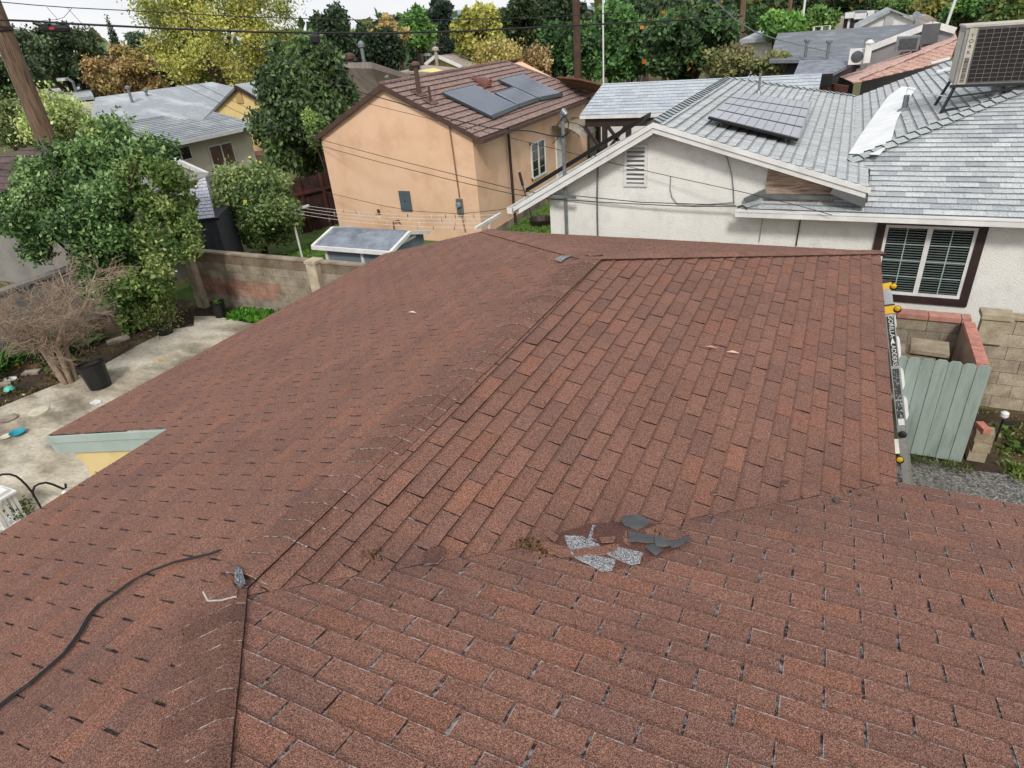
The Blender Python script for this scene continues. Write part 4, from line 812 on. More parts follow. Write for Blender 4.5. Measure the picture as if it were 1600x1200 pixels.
mb = MB()
for y_ in (ay0, (ay0+ay1)/2, ay1): mb.tube([(p[0], y_, p[2]+.01) for p in P_], .012, 6); mb.tube([(OX1+.02, y_, az_-.55), (OX1+.5, y_, az_-.12)], .012, 6)
mb.build('awning_frame', black_rubber, aw)
# gable-wall fittings
def gw(px, py, d=.0): return pyy(px, py, OY-d)
a, b = gw(623, 298), gw(645, 330); mb = MB(); mb.b2((a[0], OY-.035, b[2]), (b[0], OY-.002, a[2])); mbx = mb.build('panel_box', mat('blue_grey_paint', '5f6d78', '56636d', 4, .6), oh)
mb = MB(); c = gw(634, 314); mb.b2((c[0]-.02, OY-.045, c[2]-.02), (c[0]+.02, OY-.0355, c[2]+.02)); mb.build('latch', black_plastic, mbx)
c = gw(720, 322); mb = MB(); mb.b2((c[0]-.09, OY-.1, c[2]-.22), (c[0]+.09, OY-.002, c[2]+.22)); me_ = mb.build('electric_meter', galv, oh); mb = MB(); mb.lathe((c[0], OY-.1, c[2]+.06), [(.08, 0), (.08, .06), (.06, .08)], 14, (0, -1, 0)); mb.build('meter_dial', mat('meter_glass', '8fa0b0', '6f8090', 9, .2), me_)
top = ppl(697, 178, (OX1, OY, OE+.06), (osR, 0, 1)); mb = MB(); mb.tube([gw(718, 308, .04), gw(701, 190, .04), gw(699, 182, .04)], .022, 7); mb.tube([gw(722, 338, .04), gw(727, 362, .04)], .02, 7); mb.build('conduit', mat('tan_conduit', 'a07a5c', '8a674d', 5, .6), oh)
mb = MB(); mb.tube([gw(616, 362, .1), gw(614, 346, .1), gw(623, 344, .1), gw(625, 350, .1)], .018, 7); mb.build('outdoor_tap', mat('rusty_pipe', '7a5040', '5a3a2e', 9, .8), oh)
mb = MB(); c = gw(592, 331); mb.b2((c[0]-.05, OY-.02, c[2]-.08), (c[0]+.05, OY-.001, c[2]+.08)); mb.build('wall_vent', BROWNT, oh)
RP = np.array((OX1, OY, OE+.08)); nO = np.array((osR, 0, 1.)); orf = lambda px, py: ppl(px, py, RP, nO)
def pipe(px, py, h, r, name='flue_pipe', cap=True, m=None):
    c = orf(px, py); mb = MB(); mb.tube([c-np.array((0, 0, .05)), c+np.array((0, 0, h))], r, 10); mb.t = (1.5, 1.5, 1.5); mb.prism([c+np.array((-.16, -.2, .03+.16*osR)), c+np.array((.16, -.2, .03-.16*osR)), c+np.array((.16, .2, .03-.16*osR)), c+np.array((-.16, .2, .03+.16*osR))], (0, 0, .01))
    o = mb.build(name, m or BROWNT, oh)
    if cap: mb = MB(); mb.t = (1.6, 1.5, 1.5); mb.lathe(c+np.array((0, 0, h)), [(r*1.3, -.02), (r*2, .02), (r*2, .07), (r*.6, .12)], 12); mb.build('cap', BROWNT, o)
pipe(655, 147, .72, .065); pipe(673, 160, .42, .035, cap=False)
c = orf(742, 132)*0+orf(762, 137); mb = MB(); n_ = nO/np.linalg.norm(nO); e1 = np.array((-1, 0, osR)); e1 /= np.linalg.norm(e1)
arc = [(math.cos(t), math.sin(t)) for t in np.linspace(0, math.pi, 9)]
A_ = [c+np.array((0, -1, 0))*0+np.array((0, 1, 0))*.24*a_+n_*(.30*b_)+n_*.02 for a_, b_ in arc]; Bk = c+e1*.75+n_*.03
mb.add(A_+[Bk], [(i, i+1, 9) for i in range(8)]+[tuple(range(9))]); dv = mb.build('dormer_vent', mat('red_brown_metal', '7a4d44', '6a4239', 5, .5), oh)
mb = MB(); mb.t = (1.3, 1.0, .95)
for k in range(4): h_ = .05+.065*k; w_ = .22*math.sqrt(max(0, 1-(h_/.31)**2)); mb.box(c-e1*.012+n_*(h_+.02), (.02, 2*w_, .022), ax=(e1, (0, 1, 0), n_))
mb.build('louvres', mat('pale_red_slats', 'd8a593', 'c89080', 5, .5), dv)
array('left pair of dark solar panels on the brown tile roof of the orange house', ((691, 144), (741, 132), (810, 165), (770, 182)), RP, nO, 2, 1, .12, SPd, gap=(.0, .0)) if False else None
def arr2(label, quad, nx, ny):
    P = RP+np.array((0, 0, .13)); Q = [ppl(a, b, P, nO) for a, b in quad]; t = thing('solar_array', sum(Q)/4-np.array((0, 0, .13)), label, 'solar panels')
    at = lambda u, v: (Q[0]*(1-u)+Q[1]*u)*(1-v)+(Q[3]*(1-u)+Q[2]*u)*v
    mb = MB(); mb.prism([q-n_*.07 for q in Q], n_*.06); mb.build('frame', mat('dark_grey_frame', '3f4850', '2f363c', 4, .5), t)
    for i in range(nx):
        mb = MB(); mb.t = (1, 1, 1); nc = 5; nr = 9
        for a in range(nc):
            for b in range(nr):
                u0 = (i+(a+.03)/nc)/nx+.004; u1 = (i+(a+.97)/nc)/nx-.004; v0 = (b+.02)/nr; v1 = (b+.98)/nr; mb.add([at(u0, v0), at(u1, v0), at(u1, v1), at(u0, v1)], [(0, 1, 2, 3)])
        mb.build('panel', SPd, t)
    mb = MB(); mb.t = (.5, .55, .6); mb.bar(at(0, 1), at(1, 1), .03, .12); mb.build('skirt', alum, t)
    mb = MB(); mb.bar(at(0, 0), at(1, 0), .03, .03); mb.build('edge_trim', alum, t)
    for u in (.15, .85):
        mb = MB(); mb.tube([at(u, .5)-np.array((0, 0, .13)), at(u, .5)-n_*.05], .02, 6); mb.build('mount', alum, t)
arr2('left solar panels, nearest the flue pipes, on the brown tile roof of the orange house', ((691, 144), (741, 132), (810, 165), (770, 182)), 2, 1)
arr2('single lower solar panel between the two pairs on the orange house roof', ((773, 145), (803, 136), (842, 154), (811, 165)), 1, 1)
arr2('right pair of solar panels farthest along the orange house roof', ((779, 124), (817, 115), (879, 147), (844, 154)), 2, 1)
# reddish roof of the rear wing
mb = MB(); q = [ppl(a, b, (-5.5, 23, 2.9), (.2, .2, 1)) for a, b in ((872, 119), (905, 122), (941, 131), (922, 152), (917, 165), (900, 140))]; mb.prism(q, (0, 0, -.06)); mb.build('rear_wing_roof', mat('reddish_tile', '9a6a52', '7a5040', 2.2, .9, .5, 12, stretch=(1, 4, 1)), oh)
# ================================================================== carport
CW = thing('carport', (-5.5, 17.2, 0), 'timber carport with pale shingle roof and dark braced posts between the orange and white houses', 'carport')
ce = pz(906, 180, 2.72); cr0 = (942, 131); ye = ce[1]; zt2 = 3.55; yr = pz(942, 131, zt2)[1]; sc = (zt2-2.72)/(yr-ye); xl0 = ce[0]; xr0 = pz(942, 131, zt2)[0]
shingles('roof', GREY, CW, [[(xl0, ye, 2.72), (1.5, ye, 2.72), (1.5, yr, zt2), (xr0, yr, zt2)]], (xl0, ye, 2.72), (1, 0, 0), (0, 1, sc), 61, tab=.33, expo=.16, th=.014, slot=.004, tint=lambda r: (.95, 1.0, 1.07) if r.random() > .3 else (.85, .9, 1.0), wall_tint=(.5, .53, .58))
mb = MB(); mb.b2((xl0, ye-.03, 2.6), (1.5, ye, 2.71)); mb.build('fascia', white_paint, CW)
mb = MB(); mb.b2((xl0+.15, ye+.1, 2.32), (1.2, ye+.25, 2.6)); mb.build('beam', dark_paint, CW)
for px in (945, 982):
    c = pyy(px, 215, ye+.17); mb = MB(); mb.b2((c[0]-.08, ye+.1, 0), (c[0]+.08, ye+.25, 2.32)); mb.build('post', dark_paint, CW)
    for s in (-1, 1): mb = MB(); mb.bar((c[0]+s*.08, ye+.17, 1.5), (c[0]+s*.75, ye+.17, 2.34), .1, .1); mb.build('brace', dark_paint, CW)
mb = MB(); mb.b2((xl0+.1, yr-.1, 0), (xl0+.26, yr+.05, 2.9)); mb.build('post', dark_paint, CW)
cwl = MB(); cwl.b2((-7.5, 24.5, 0), (3, 24.6, 2.2)); o = cwl.build('white_wall', white_stucco); tag(o, 'plain white wall seen through the carport posts', 'wall')
# ================================================================== things in the orange house's yard
SHG = M('grey_felt_roof', '7e8692', '9aa3ad', 4, .9, .3, 30, big=2.5, bigc='6a717c', bright=.75)
SHW = M('blue_grey_siding', '7f8b96', '737f8a', 3, .7, .2)
SHY = 6.75; f0 = pyy(497, 385, SHY); f1 = pyy(606, 389, SHY)
sx0, sx1 = f0[0], f1[0]; sz = f0[2]; r0 = pyy(521, 357, SHY+.75); rz_ = r0[2]; sxa = min(sx0, r0[0])
shd = thing('playhouse', ((sx0+sx1)/2, SHY, 0), 'small blue-grey playhouse with white trim behind the block wall', 'playhouse')
mb = MB(); mb.prism([(sx0+.12, SHY+.1, 0), (sx0+.12, SHY+1.4, 0), (sx0+.12, SHY+1.4, sz), (sx0+.12, SHY+.75, rz_-.05), (sx0+.12, SHY+.1, sz)], (sx1-sx0-.1, 0, 0)); mb.build('wall', SHW, shd)
ex = .12
mb = MB(); mb.prism([(sx0-ex+.05, SHY-.03, sz), (sx1+ex, SHY-.03, sz), (sx1+ex, SHY+.75, rz_), (sx0-ex+.05, SHY+.75, rz_)], (0, 0, .02)); mb.prism([(sx0-ex+.05, SHY+1.5, sz), (sx1+ex, SHY+1.5, sz), (sx1+ex, SHY+.76, rz_), (sx0-ex+.05, SHY+.76, rz_)], (0, 0, .02)); mb.build('roof', SHG, shd)
mb = MB()
for xx in (sx0-ex, sx1+ex-.02): mb.bar((xx, SHY-.05, sz), (xx, SHY+.75, rz_+.005), .07, .08); mb.bar((xx, SHY+1.52, sz), (xx, SHY+.755, rz_+.005), .07, .08)
mb.b2((sx0-ex-.02, SHY-.08, sz-.06), (sx1+ex, SHY-.03, sz+.03))
for xx in (sx0+.12, sx0+1.15, sx1-.9+.9): mb.b2((xx-.02, SHY+.06, 0), (xx+.05, SHY+.098, sz-.03))
mb.build('white_trim', white_paint, shd)
wx = pyy(612, 401, SHY+.08)[0]
mb = MB()
for a in ((wx-.0, sz-.22, wx+.55, sz-.15), (wx, sz-.6, wx+.06, sz-.15), (wx+.49, sz-.6, wx+.55, sz-.15)): mb.b2((a[0], SHY+.055, a[1]), (a[2], SHY+.098, a[3]))
w_ = mb.build('window', white_paint, shd); mb = MB(); mb.b2((wx+.06, SHY+.085, sz-.6), (wx+.49, SHY+.097, sz-.22)); mb.build('pane', glass_dark, w_)
mb = MB(); gy = sx1+ex+.03
c = np.array((sx1+.035, SHY+.75, rz_-.3)); mb.prism([(sx1+.03, SHY+.45, sz+.02), (sx1+.03, SHY+1.05, sz+.02), (sx1+.03, SHY+1.05, sz+.09), (sx1+.03, SHY+.45, sz+.09)], (.03, 0, 0)); mb.build('gable_trim', white_paint, shd)
# clothes line posts and lines
TB = pz(473, 405, 0.0); pxT = 0
tz = pyy(459, 331, TB[1])[2]; tpo = thing('clothesline_post', (TB[0], TB[1], 0), 'white T-shaped clothesline post beside the lemon tree', 'clothesline post')
mb = MB(); mb.tube([(TB[0], TB[1], 0), (TB[0], TB[1], tz)], .03, 8); mb.build('pole', white_paint, tpo)
ca = pz(449, 332, tz); cb = pz(482, 321, tz); mb = MB(); mb.bar(ca, cb, .06); mb.build('crossbar', white_paint, tpo)
tz2 = 1.75; da = pz(743, 357, tz2); db = pz(782, 334, tz2); dm = (da+db)/2
tp2 = thing('clothesline_post', (dm[0], dm[1], 0), 'white clothesline post whose crossbar just shows above the far red roof edge', 'clothesline post')
mb = MB(); mb.tube([(dm[0], dm[1], 0), (dm[0], dm[1], tz2)], .03, 8); mb.build('pole', white_paint, tp2)
mb = MB(); mb.bar(da, db, .06); mb.build('crossbar', white_paint, tp2)
def sag(a, b, s, n=16): a = np.array(a, float); b = np.array(b, float); return [a+(b-a)*t-np.array((0, 0, 4*s*t*(1-t))) for t in np.linspace(0, 1, n)]
cl = thing('clothesline', (TB[0], TB[1], tz), 'row of pale clotheslines dotted with clothes pegs in front of the orange house', 'clothesline')
rg = random.Random(8)
for k in range(4):
    t = k/3; a = ca+(cb-ca)*(.06+.88*t); b = da+(db-da)*(.06+.88*t); P_ = sag(a, b, .12, 24); mb = MB(); mb.tube(P_, .005, 5); ln_ = mb.build('line', white_paint, cl)
    for j in range(11 if k > 1 else 5):
        i = rg.randint(5, 22); q = P_[i]+(P_[i-1]-P_[i])*rg.random(); mb = MB(); v = rg.choice(((.15, .1, .08), (.5, .35, .2), (1, 1, 1), (1, .95, .85))); mb.t = v; mb.box(q-np.array((0, 0, .02)), (.016, .016, .085), rz=rg.random()); mb.build('peg', white_paint, ln_)
# dark wooden fence left of the orange house
wf = thing('wooden_fence', (-14.2, 13.3, 0), 'dark reddish-brown board fence between the lemon tree and the orange house', 'fence')
fa = pz(452, 283, 1.75); fb = pz(520, 268, 1.75); d_ = (fb-fa); nb = 22
redw = M('dark_red_wood', '4a2c26', '2f1c1a', 4, .85, .4, 30)
mb = MB()
for i in range(nb):
    c = fa+d_*(i+.5)/nb; k = random.Random(i).uniform(.7, 1.3); mb.t = (k, k, k); w = np.linalg.norm(d_[:2])/nb*.93; a_ = math.atan2(d_[1], d_[0]); mb.box((c[0], c[1], .88+random.Random(i+9).uniform(-.03, .03)), (w, .03, 1.74), rz=a_)
mb.build('boards', redw, wf)
for z_ in (.5, 1.3): mb = MB(); mb.t = (1.6, 1.2, 1.1); mb.bar((fa[0]+.05, fa[1]-.06, z_), (fb[0]+.05, fb[1]-.06, z_), .08, .09); mb.build('rail', redw, wf)
for t in (.25, .75): mb = MB(); mb.t = (1.6, 1.2, 1.1); q = fa+d_*t; mb.b2((q[0]-.05, q[1]-.16, 0), (q[0]+.05, q[1]-.07, 1.8)); mb.build('post', redw, wf)
# grass of that yard, bowl planters
clump('grass_lawn', [(-12.6+5.4*t, 6.3+5.4*r_.random(), 0.0) for t in r_.random(900)], .10, 16000, ['5f8a32', '7aa544', '4d7529', '86a84c'], 21, kind='stuff', spread=.8, w=.022)
clump('grass_lawn', [(-6.6+3.6*t, 11.0+7*r_.random(), 0.0) for t in r_.random(500)], .10, 7000, ['5f8a32', '55702c', '6d8a3a'], 22, kind='stuff', spread=.8, w=.022)
c = pxx(845, 345, -5.9); c = np.array((-5.9, c[1], 0)); mb = MB(); mb.lathe(c, [(.3, 0), (.38, .2), (.36, .2), (.28, .05)], 16); o = mb.build('planter_bowl', dark_paint); tag(o, 'dark round planter bowl on the grass between the orange and white houses', 'planter')
c0 = pxx(830, 350, -6.2); mb = MB(); mb.tube([(-6.1, c0[1], 0), (-6.45, c0[1]+.1, 1.2)], .02, 6); mb.tube([(-6.45, c0[1]+.1, 1.2), (-6.55, c0[1]+.13, 1.6)], .045, 6); o = mb.build('leaning_broom', black_rubber); tag(o, 'dark broom leaning against the orange wall by the downspout', 'broom')
# ================================================================== left neighbours
BR2 = M('brown_grey_shingle', '6e5c59', '554644', 14, .95, .5, 30, big=1.5, bigc='473b3a', stretch=(1, 1, 1)); 
GR2 = M('light_grey_shingle', 'a3a8ac', '8d9499', 10, .95, .4, 30, big=.9, bigc='b9bec2', stretch=(1, 1, 1), bright=.92)
DG2 = M('dark_grey_shingle', '80868c', '666c73', 12, .95, .5, 30, big=1.1, bigc='8f959b', stretch=(1, 1, 1), bright=.8)
TN2 = M('tan_grey_shingle', 'b3a69c', '988b82', 10, .95, .5, 30, big=.9, bigc='bfb3a9', bright=.85)
def S(name, label, cat='house', loc=(0, 0, 0)): return thing(name, loc, label, cat)
def coursed(name, m, root, P, U, V, seed, expo=.2, tab=.6, th=.02, tint=None, wt=(.45, .45, .47)):
    return shingles(name, m, root, [P], P[0], U, V, seed, tab=tab, expo=expo, th=th, slot=.006, tint=tint, wall_tint=wt)
b1 = S('brown_roofed_house', 'low house with brown-grey shingle roof behind the big green tree at the left edge', loc=(-18, 6.5, 0))
e0 = pz(2, 318, 2.5); rL = pz(37, 232, 3.7); rR = pz(128, 228, 3.7)
yy0 = e0[1]; e0x = e0[0]
coursed('roof', BR2, b1, [(-24, yy0, 2.5), (-13.9, yy0, 2.5), (rR[0]+.6, rR[1], 3.7), (rL[0], rL[1], 3.7)], (1, 0, 0), (0, rL[1]-yy0, 1.2), 71)
mb = MB(); mb.prism([(-24, yy0+.3, 0), (-14.2, yy0+.3, 0), (-14.2, yy0+.3, 2.45), (-24, yy0+.3, 2.45)], (0, 4, 0)); mb.build('wall', M('grey_stucco', '98958f', '85827d', 2, .95, .3), b1)
mb = MB(); mb.b2((-24, yy0-.06, 2.36), (-13.9, yy0, 2.5)); mb.build('fascia', white_paint, b1)
# left white/cream house with grey roof
h2 = S('grey_roofed_house', 'cream house with two-level pale grey shingle roof beyond the big green tree', loc=(-22, 15, 0))
LX = -21.9; ev = [pz(250, 228, 2.55), pz(386, 196, 2.55)]; ex_ = ev[0][0]; ya_, yb_ = ev[0][1], ev[1][1]+.2
crm = M('cream_stucco', 'ddd8c4', 'cfc9b3', 2, .95, .4, bright=.82)
top = ppl(255, 181, (ex_, ya_, 2.55), (.24, 0, 1)); top2 = ppl(150, 196, (ex_, ya_, 2.55), (.24, 0, 1))
coursed('porch_roof', GR2, h2, [(ex_, ya_, 2.55), (ex_, yb_, 2.55), (ex_-3.4, yb_-.2, 2.55+.24*3.4), (ex_-4.5, ya_-1, 2.55+.24*4.5)], (0, 1, 0), (-1, 0, .24), 72, wt=(.6, .62, .64))
mb = MB(); mb.b2((ex_-7, ya_+.3, 0), (ex_-.5, yb_-.3, 2.5)); mb.build('wall', crm, h2)
mb = MB(); mb.b2((ex_-.02, ya_, 2.42), (ex_+.03, yb_, 2.57)); mb.build('gutter', white_paint, h2)
zr2 = 4.75; u0 = pz(150, 152, zr2); u1 = pz(330, 128, zr2)
xr_ = (u0[0]+u1[0])/2
# upper roof: ridge along the photo's upper edge, slope falling towards us
D0 = ppl(255, 181, (ex_, ya_, 2.62), (.24, 0, 1)); nU = (.27, 0, 1); up_ = [ppl(*q_, D0, nU) for q_ in ((366, 136), (331, 128), (149, 152), (140, 198), (255, 181), (316, 188))]
mb = MB(); mb.prism(up_, (0, 0, -.12)); mb.build('upper_roof', GR2, h2)
g_ = pz(372, 137, 4.65); 
for px, py, h in ((207, 152, .9), (230, 142, .3)): c = ppl(px, py+8, D0, nU); mb = MB(); mb.tube([c-np.array((0, 0, .2)), c+np.array((0, 0, h*.6))], .06, 8); mb.lathe(c+np.array((0, 0, h*.6)), [(.07, 0), (.12, .03), (.12, .1), (.04, .16)], 10); mb.build('roof_vent', galv, h2)
for (pa, pb, pc, pd, nm) in (((262, 236), (293, 228), (300, 248), (268, 252), 0), ((327, 230), (362, 223), (366, 255), (334, 262), 1)):
    wX = ex_-.48; q = [pxx(*p, wX) for p in (pa, pb, pc, pd)]; y0_, y1_ = (q[0][1]+q[3][1])/2, (q[1][1]+q[2][1])/2; z1_, z0_ = (q[0][2]+q[1][2])/2, (q[2][2]+q[3][2])/2
    mb = MB(); mb.b2((wX, y0_-.06, z0_-.06), (wX+.03, y1_+.06, z1_+.06)); w_ = mb.build('window', white_paint, h2); mb = MB(); mb.b2((wX+.02, y0_, z0_), (wX+.045, y1_, z1_)); mb.build('pane', glass_dark if nm == 0 else M('brown_blind', '7a5f4a', '5a4638', 2, .6), w_)
    mb = MB(); mb.b2((wX+.03, (y0_+y1_)/2-.03, z0_), (wX+.06, (y0_+y1_)/2+.03, z1_)); mb.build('mullion', white_paint, w_)
# gabled entry cover with red soffit
mb = MB(); q = [pyy(262, 243, 12.3), pyy(322, 270, 12.3), pyy(316, 274, 12.3), pyy(262, 250, 12.3)]; mb.prism(q, (0, .12, .0)); mb.build('entry_roof', white_paint, h2)
mb = MB(); mb.prism([pyy(270, 252, 12.5), pyy(300, 264, 12.5), pyy(306, 300, 12.5), pyy(272, 300, 12.5)], (0, .1, 0)); mb.build('entry_wall', crm, h2)
mb = MB(); mb.prism([pyy(290, 262, 12.42), pyy(320, 274, 12.42), pyy(296, 274, 12.9), pyy(290, 270, 12.9)], (0, .02, .02)); mb.build('entry_soffit', BROWNT, h2)
h3 = S('yellow_gabled_house', 'pale yellow gabled house at the left, peeking from behind the dark avocado tree', loc=(-30, 26, 0))
Y3 = 26; yl3 = M('pastel_yellow', 'f0d596', 'e3c684', 2, .9, .3, bright=.85)
q = [pyy(*p, Y3) for p in ((314, 188), (370, 137), (425, 168), (428, 226), (330, 240))]
mb = MB(); q[3] = np.array((q[3][0], Y3, 0)); q[4] = np.array((q[4][0]+.0, Y3, 0)); mb.prism(q, (0, 10, 0)); mb.build('wall', yl3, h3)
mb = MB()
q2 = [pyy(312, 189, Y3-.2), pyy(369, 135, Y3-.2), pyy(432, 171, Y3-.2)]
mb.prism([q2[0], q2[1], q2[1]+np.array((0, 0, .12)), q2[0]+np.array((0, 0, .12))], (0, 10, 0)); mb.prism([q2[1], q2[2], q2[2]+np.array((0, 0, .12)), q2[1]+np.array((0, 0, .12))], (0, 10, 0)); mb.build('roof', GR2, h3)
mb = MB(); mb.bar(q2[0]-np.array((0, .05, .03)), q2[1]-np.array((0, .05, .03)), .05, .2); mb.bar(q2[1]-np.array((0, .05, .03)), q2[2]-np.array((0, .05, .03)), .05, .2); mb.build('rake_board', dark_paint, h3)
c = pyy(374, 151, Y3); mb = MB(); mb.t = (.6, .55, .5); mb.b2((c[0]-.25, Y3-.06, c[2]-.35), (c[0]+.25, Y3-.01, c[2]+.35)); mb.build('gable_vent', yl3, h3)
c = pyy(390, 217, Y3); mb = MB(); mb.b2((c[0]-.2, Y3-.12, c[2]-.3), (c[0]+.2, Y3-.01, c[2]+.3)); mb.build('electric_meter', galv, h3)
h9 = S('flat_grey_roofed_house', 'distant house with pale flat roof beyond the street lamp, at far left', loc=(-45, 35, 0))
q = [pz(*p, 3.6) for p in ((60, 165), (148, 155), (140, 138), (75, 142))]; mb = MB(); mb.prism(q, (0, 0, .2)); mb.build('roof', GR2, h9)
mb = MB(); q = [p*np.array((1, 1, 0)) for p in q]; mb.prism(q, (0, 0, 3.5)); mb.build('wall', crm, h9)
b5 = S('garden_shed', 'small charcoal garden shed with light grey scalloped shingle roof behind the block wall', 'shed', loc=(-14, 8, 0))
zs0, zs1 = 1.9, 2.5; a = pz(279, 343, zs0); b = pz(332, 341, zs0); 
a = pz(278, 298, zs1); b = pz(327, 288, zs1); c_ = pz(336, 340, zs0); d = pz(282, 346, zs0)
U_ = (c_-d); U_[2] = 0; V_ = (a-d)
coursed('roof', GREY, b5, [d, c_, b, a], U_, np.cross(np.cross(U_, V_), U_), 73, expo=.12, tab=.16, th=.014, tint=lambda r: (1.0, 1.0, 1.12), wt=(.3, .3, .33))
nd = U_/np.linalg.norm(U_); bk = np.array((-nd[1], nd[0], 0))*1.6
dkc = M('charcoal_siding', '3e4248', '2f3237', 2, .8, .3, 30, stretch=(12, 12, .5))
mb = MB(); mb.prism([d*np.array((1, 1, 0)), (c_+nd*.0)*np.array((1, 1, 0)), c_-np.array((0, 0, .03)), d-np.array((0, 0, .03))], bk); mb.build('wall', dkc, b5)
mb = MB(); mb.bar(d+np.array((0, 0, -.03)), c_+np.array((0, 0, -.03))+nd*.1, .06, .07); mb.build('fascia', black_plastic, b5)
# small things near the avocado tree
c = pz(436, 258, .2); mb = MB(); mb.prism([c+np.array(v) for v in ((-.5, 0, 0), (.5, 0, 0), (.5, 0, .6), (0, 0, 1.0), (-.5, 0, .6))], (0, 1.0, 0)); dh = mb.build('doghouse', white_stucco); tag(dh, 'tiny white doghouse with dark opening at the foot of the avocado tree', 'doghouse')
mb = MB(); mb.prism([c+np.array(v) for v in ((-.15, -.03, .1), (.15, -.03, .1), (.15, -.03, .5), (0, -.03, .62), (-.15, -.03, .5))], (0, .02, 0)); mb.build('opening', black_plastic, dh)
c = pz(415, 240, .6); mb = MB(); mb.box(c, (2.2, 1.4, .1), rz=.2); mb.tube([c+np.array((-.9, -.5, -.6)), c+np.array((-.9, -.5, 0))], .05, 6); mb.tube([c+np.array((.9, -.5, -.6)), c+np.array((.9, -.5, 0))], .05, 6); o = mb.build('low_shelter', M('dull_red_roof', '8a5648', '6f4338', 3, .8), None); tag(o, 'low reddish-roofed shelter beside the tiny white doghouse', 'shelter')
# ================================================================== houses in the middle distance
h4 = S('taupe_roofed_house', 'house with taupe hip roof and round vent, between the avocado tree and the orange house', loc=(-22, 30, 0))
q = [pz(*p, z_) for p, z_ in (((536, 98), 4.6), ((580, 97), 4.7), ((675, 128), 3.1), ((600, 160), 2.6), ((530, 140), 2.8))]
mb = MB(); mb.prism(q, (0, 0, -.25)); mb.build('roof', TN2, h4)
mb = MB(); mb.prism([(p[0], p[1], 0) for p in q], (0, 0, 2.3)); mb.build('wall', crm, h4)
for px, py, r, h in ((548, 100, .22, .5), (569, 98, .12, 1.0)): c = pz(px, py, 4.5); mb = MB(); mb.lathe(c-np.array((0, 0, .3)), [(r*.8, 0), (r*.8, h), (r*1.5, h+.05), (r*1.5, h+.2), (r*.5, h+.35)], 10); mb.build('roof_vent', BROWNT if r > .2 else galv, h4)
for px, py in ((575, 115), (599, 123)): c = pz(px, py, 3.9); mb = MB(); mb.box(c+np.array((0, 0, .1)), (.4, .3, .12)); mb.build('roof_jack', white_paint, h4)
h5 = S('far_yellow_house', 'far house with two small pale-yellow gables under taupe roofs, behind the brown flue pipe', loc=(-19, 42, 0))
lyw = M('lemon_siding', 'f1e7a0', 'e5da90', 2, .9, bright=.85)
q = [pyy(*p, 41) for p in ((667, 101), (681, 88), (718, 104), (718, 118), (667, 118))]; mb = MB(); q[3][2] = 0; q[4][2] = 0; mb.prism(q, (0, 6, 0)); mb.build('wall', lyw, h5)
q = [pyy(*p, 37) for p in ((650, 113), (655, 110), (702, 116), (702, 124), (652, 124))]; q[3][2] = 0; q[4][2] = 0; mb = MB(); mb.prism(q, (0, 3, 0)); mb.build('front_wall', lyw, h5)
q = [pyy(681, 87, 40.5), pyy(738, 80, 47), pyy(735, 103, 42), pyy(722, 106, 40.5)]; mb = MB(); mb.prism(q, (0, 0, -.15)); mb.prism([pyy(681, 87, 40.5), pyy(664, 101, 40.5), pyy(664, 101, 40.5)+np.array((0, 5, 0)), pyy(681, 87, 40.5)+np.array((0, 5, 0))], (0, 0, -.15)); mb.build('roof', TN2, h5)
q = [pyy(622, 112, 37), pyy(665, 101, 40), pyy(722, 107, 40), pyy(722, 118, 37), pyy(660, 112, 36.5)]; mb = MB(); mb.prism(q, (0, 0, -.15)); mb.build('front_roof', TN2, h5)
for a in (((664, 101), (681, 87)), ((681, 87), (722, 105))): mb = MB(); mb.bar(pyy(*a[0], 40.4), pyy(*a[1], 40.4), .06, .22); mb.build('rake_board', white_paint, h5)
c = pyy(682, 92, 40.2); mb = MB(); mb.tube([c-np.array((0, 0, .9)), c+np.array((0, 0, .55))], .12, 8); mb.lathe(c+np.array((0, 0, .5)), [(.15, 0), (.25, .05), (.25, .2), (.1, .28)], 8); mb.build('flue_pipe', TN2, h5)
h6 = S('far_grey_roofed_house', 'very distant house with a light grey roof left of the small pale-yellow gables', loc=(-25, 55, 0))
q = [pz(*p, z_) for p, z_ in (((650, 84), 4.2), ((672, 83), 4.2), ((685, 92), 3.2), ((668, 102), 2.6), ((648, 98), 2.6))]; mb = MB(); mb.prism(q, (0, 0, -.2)); mb.build('roof', GR2, h6); mb = MB(); mb.prism([(p[0], p[1], 0) for p in q], (0, 0, 2.3)); mb.build('wall', crm, h6)
# right-hand distance
def gb(name, label, pts_roof, m_roof, pts_wall=None, m_wall=None, th=.2, cat='house', base=0.0):
    h = S(name, label, cat, loc=tuple(pts_roof[0][:2])+(0,))
    mb = MB(); mb.prism(pts_roof, (0, 0, -th)); mb.build('roof', m_roof, h)
    if pts_wall is not None: mb = MB(); mb.prism(pts_wall[0], pts_wall[1]); mb.build('wall', m_wall, h)
    return h
grw = M('grey_painted_wall', '9a9a9c', '8a8a8d', 2, .9, .2, bright=.8)
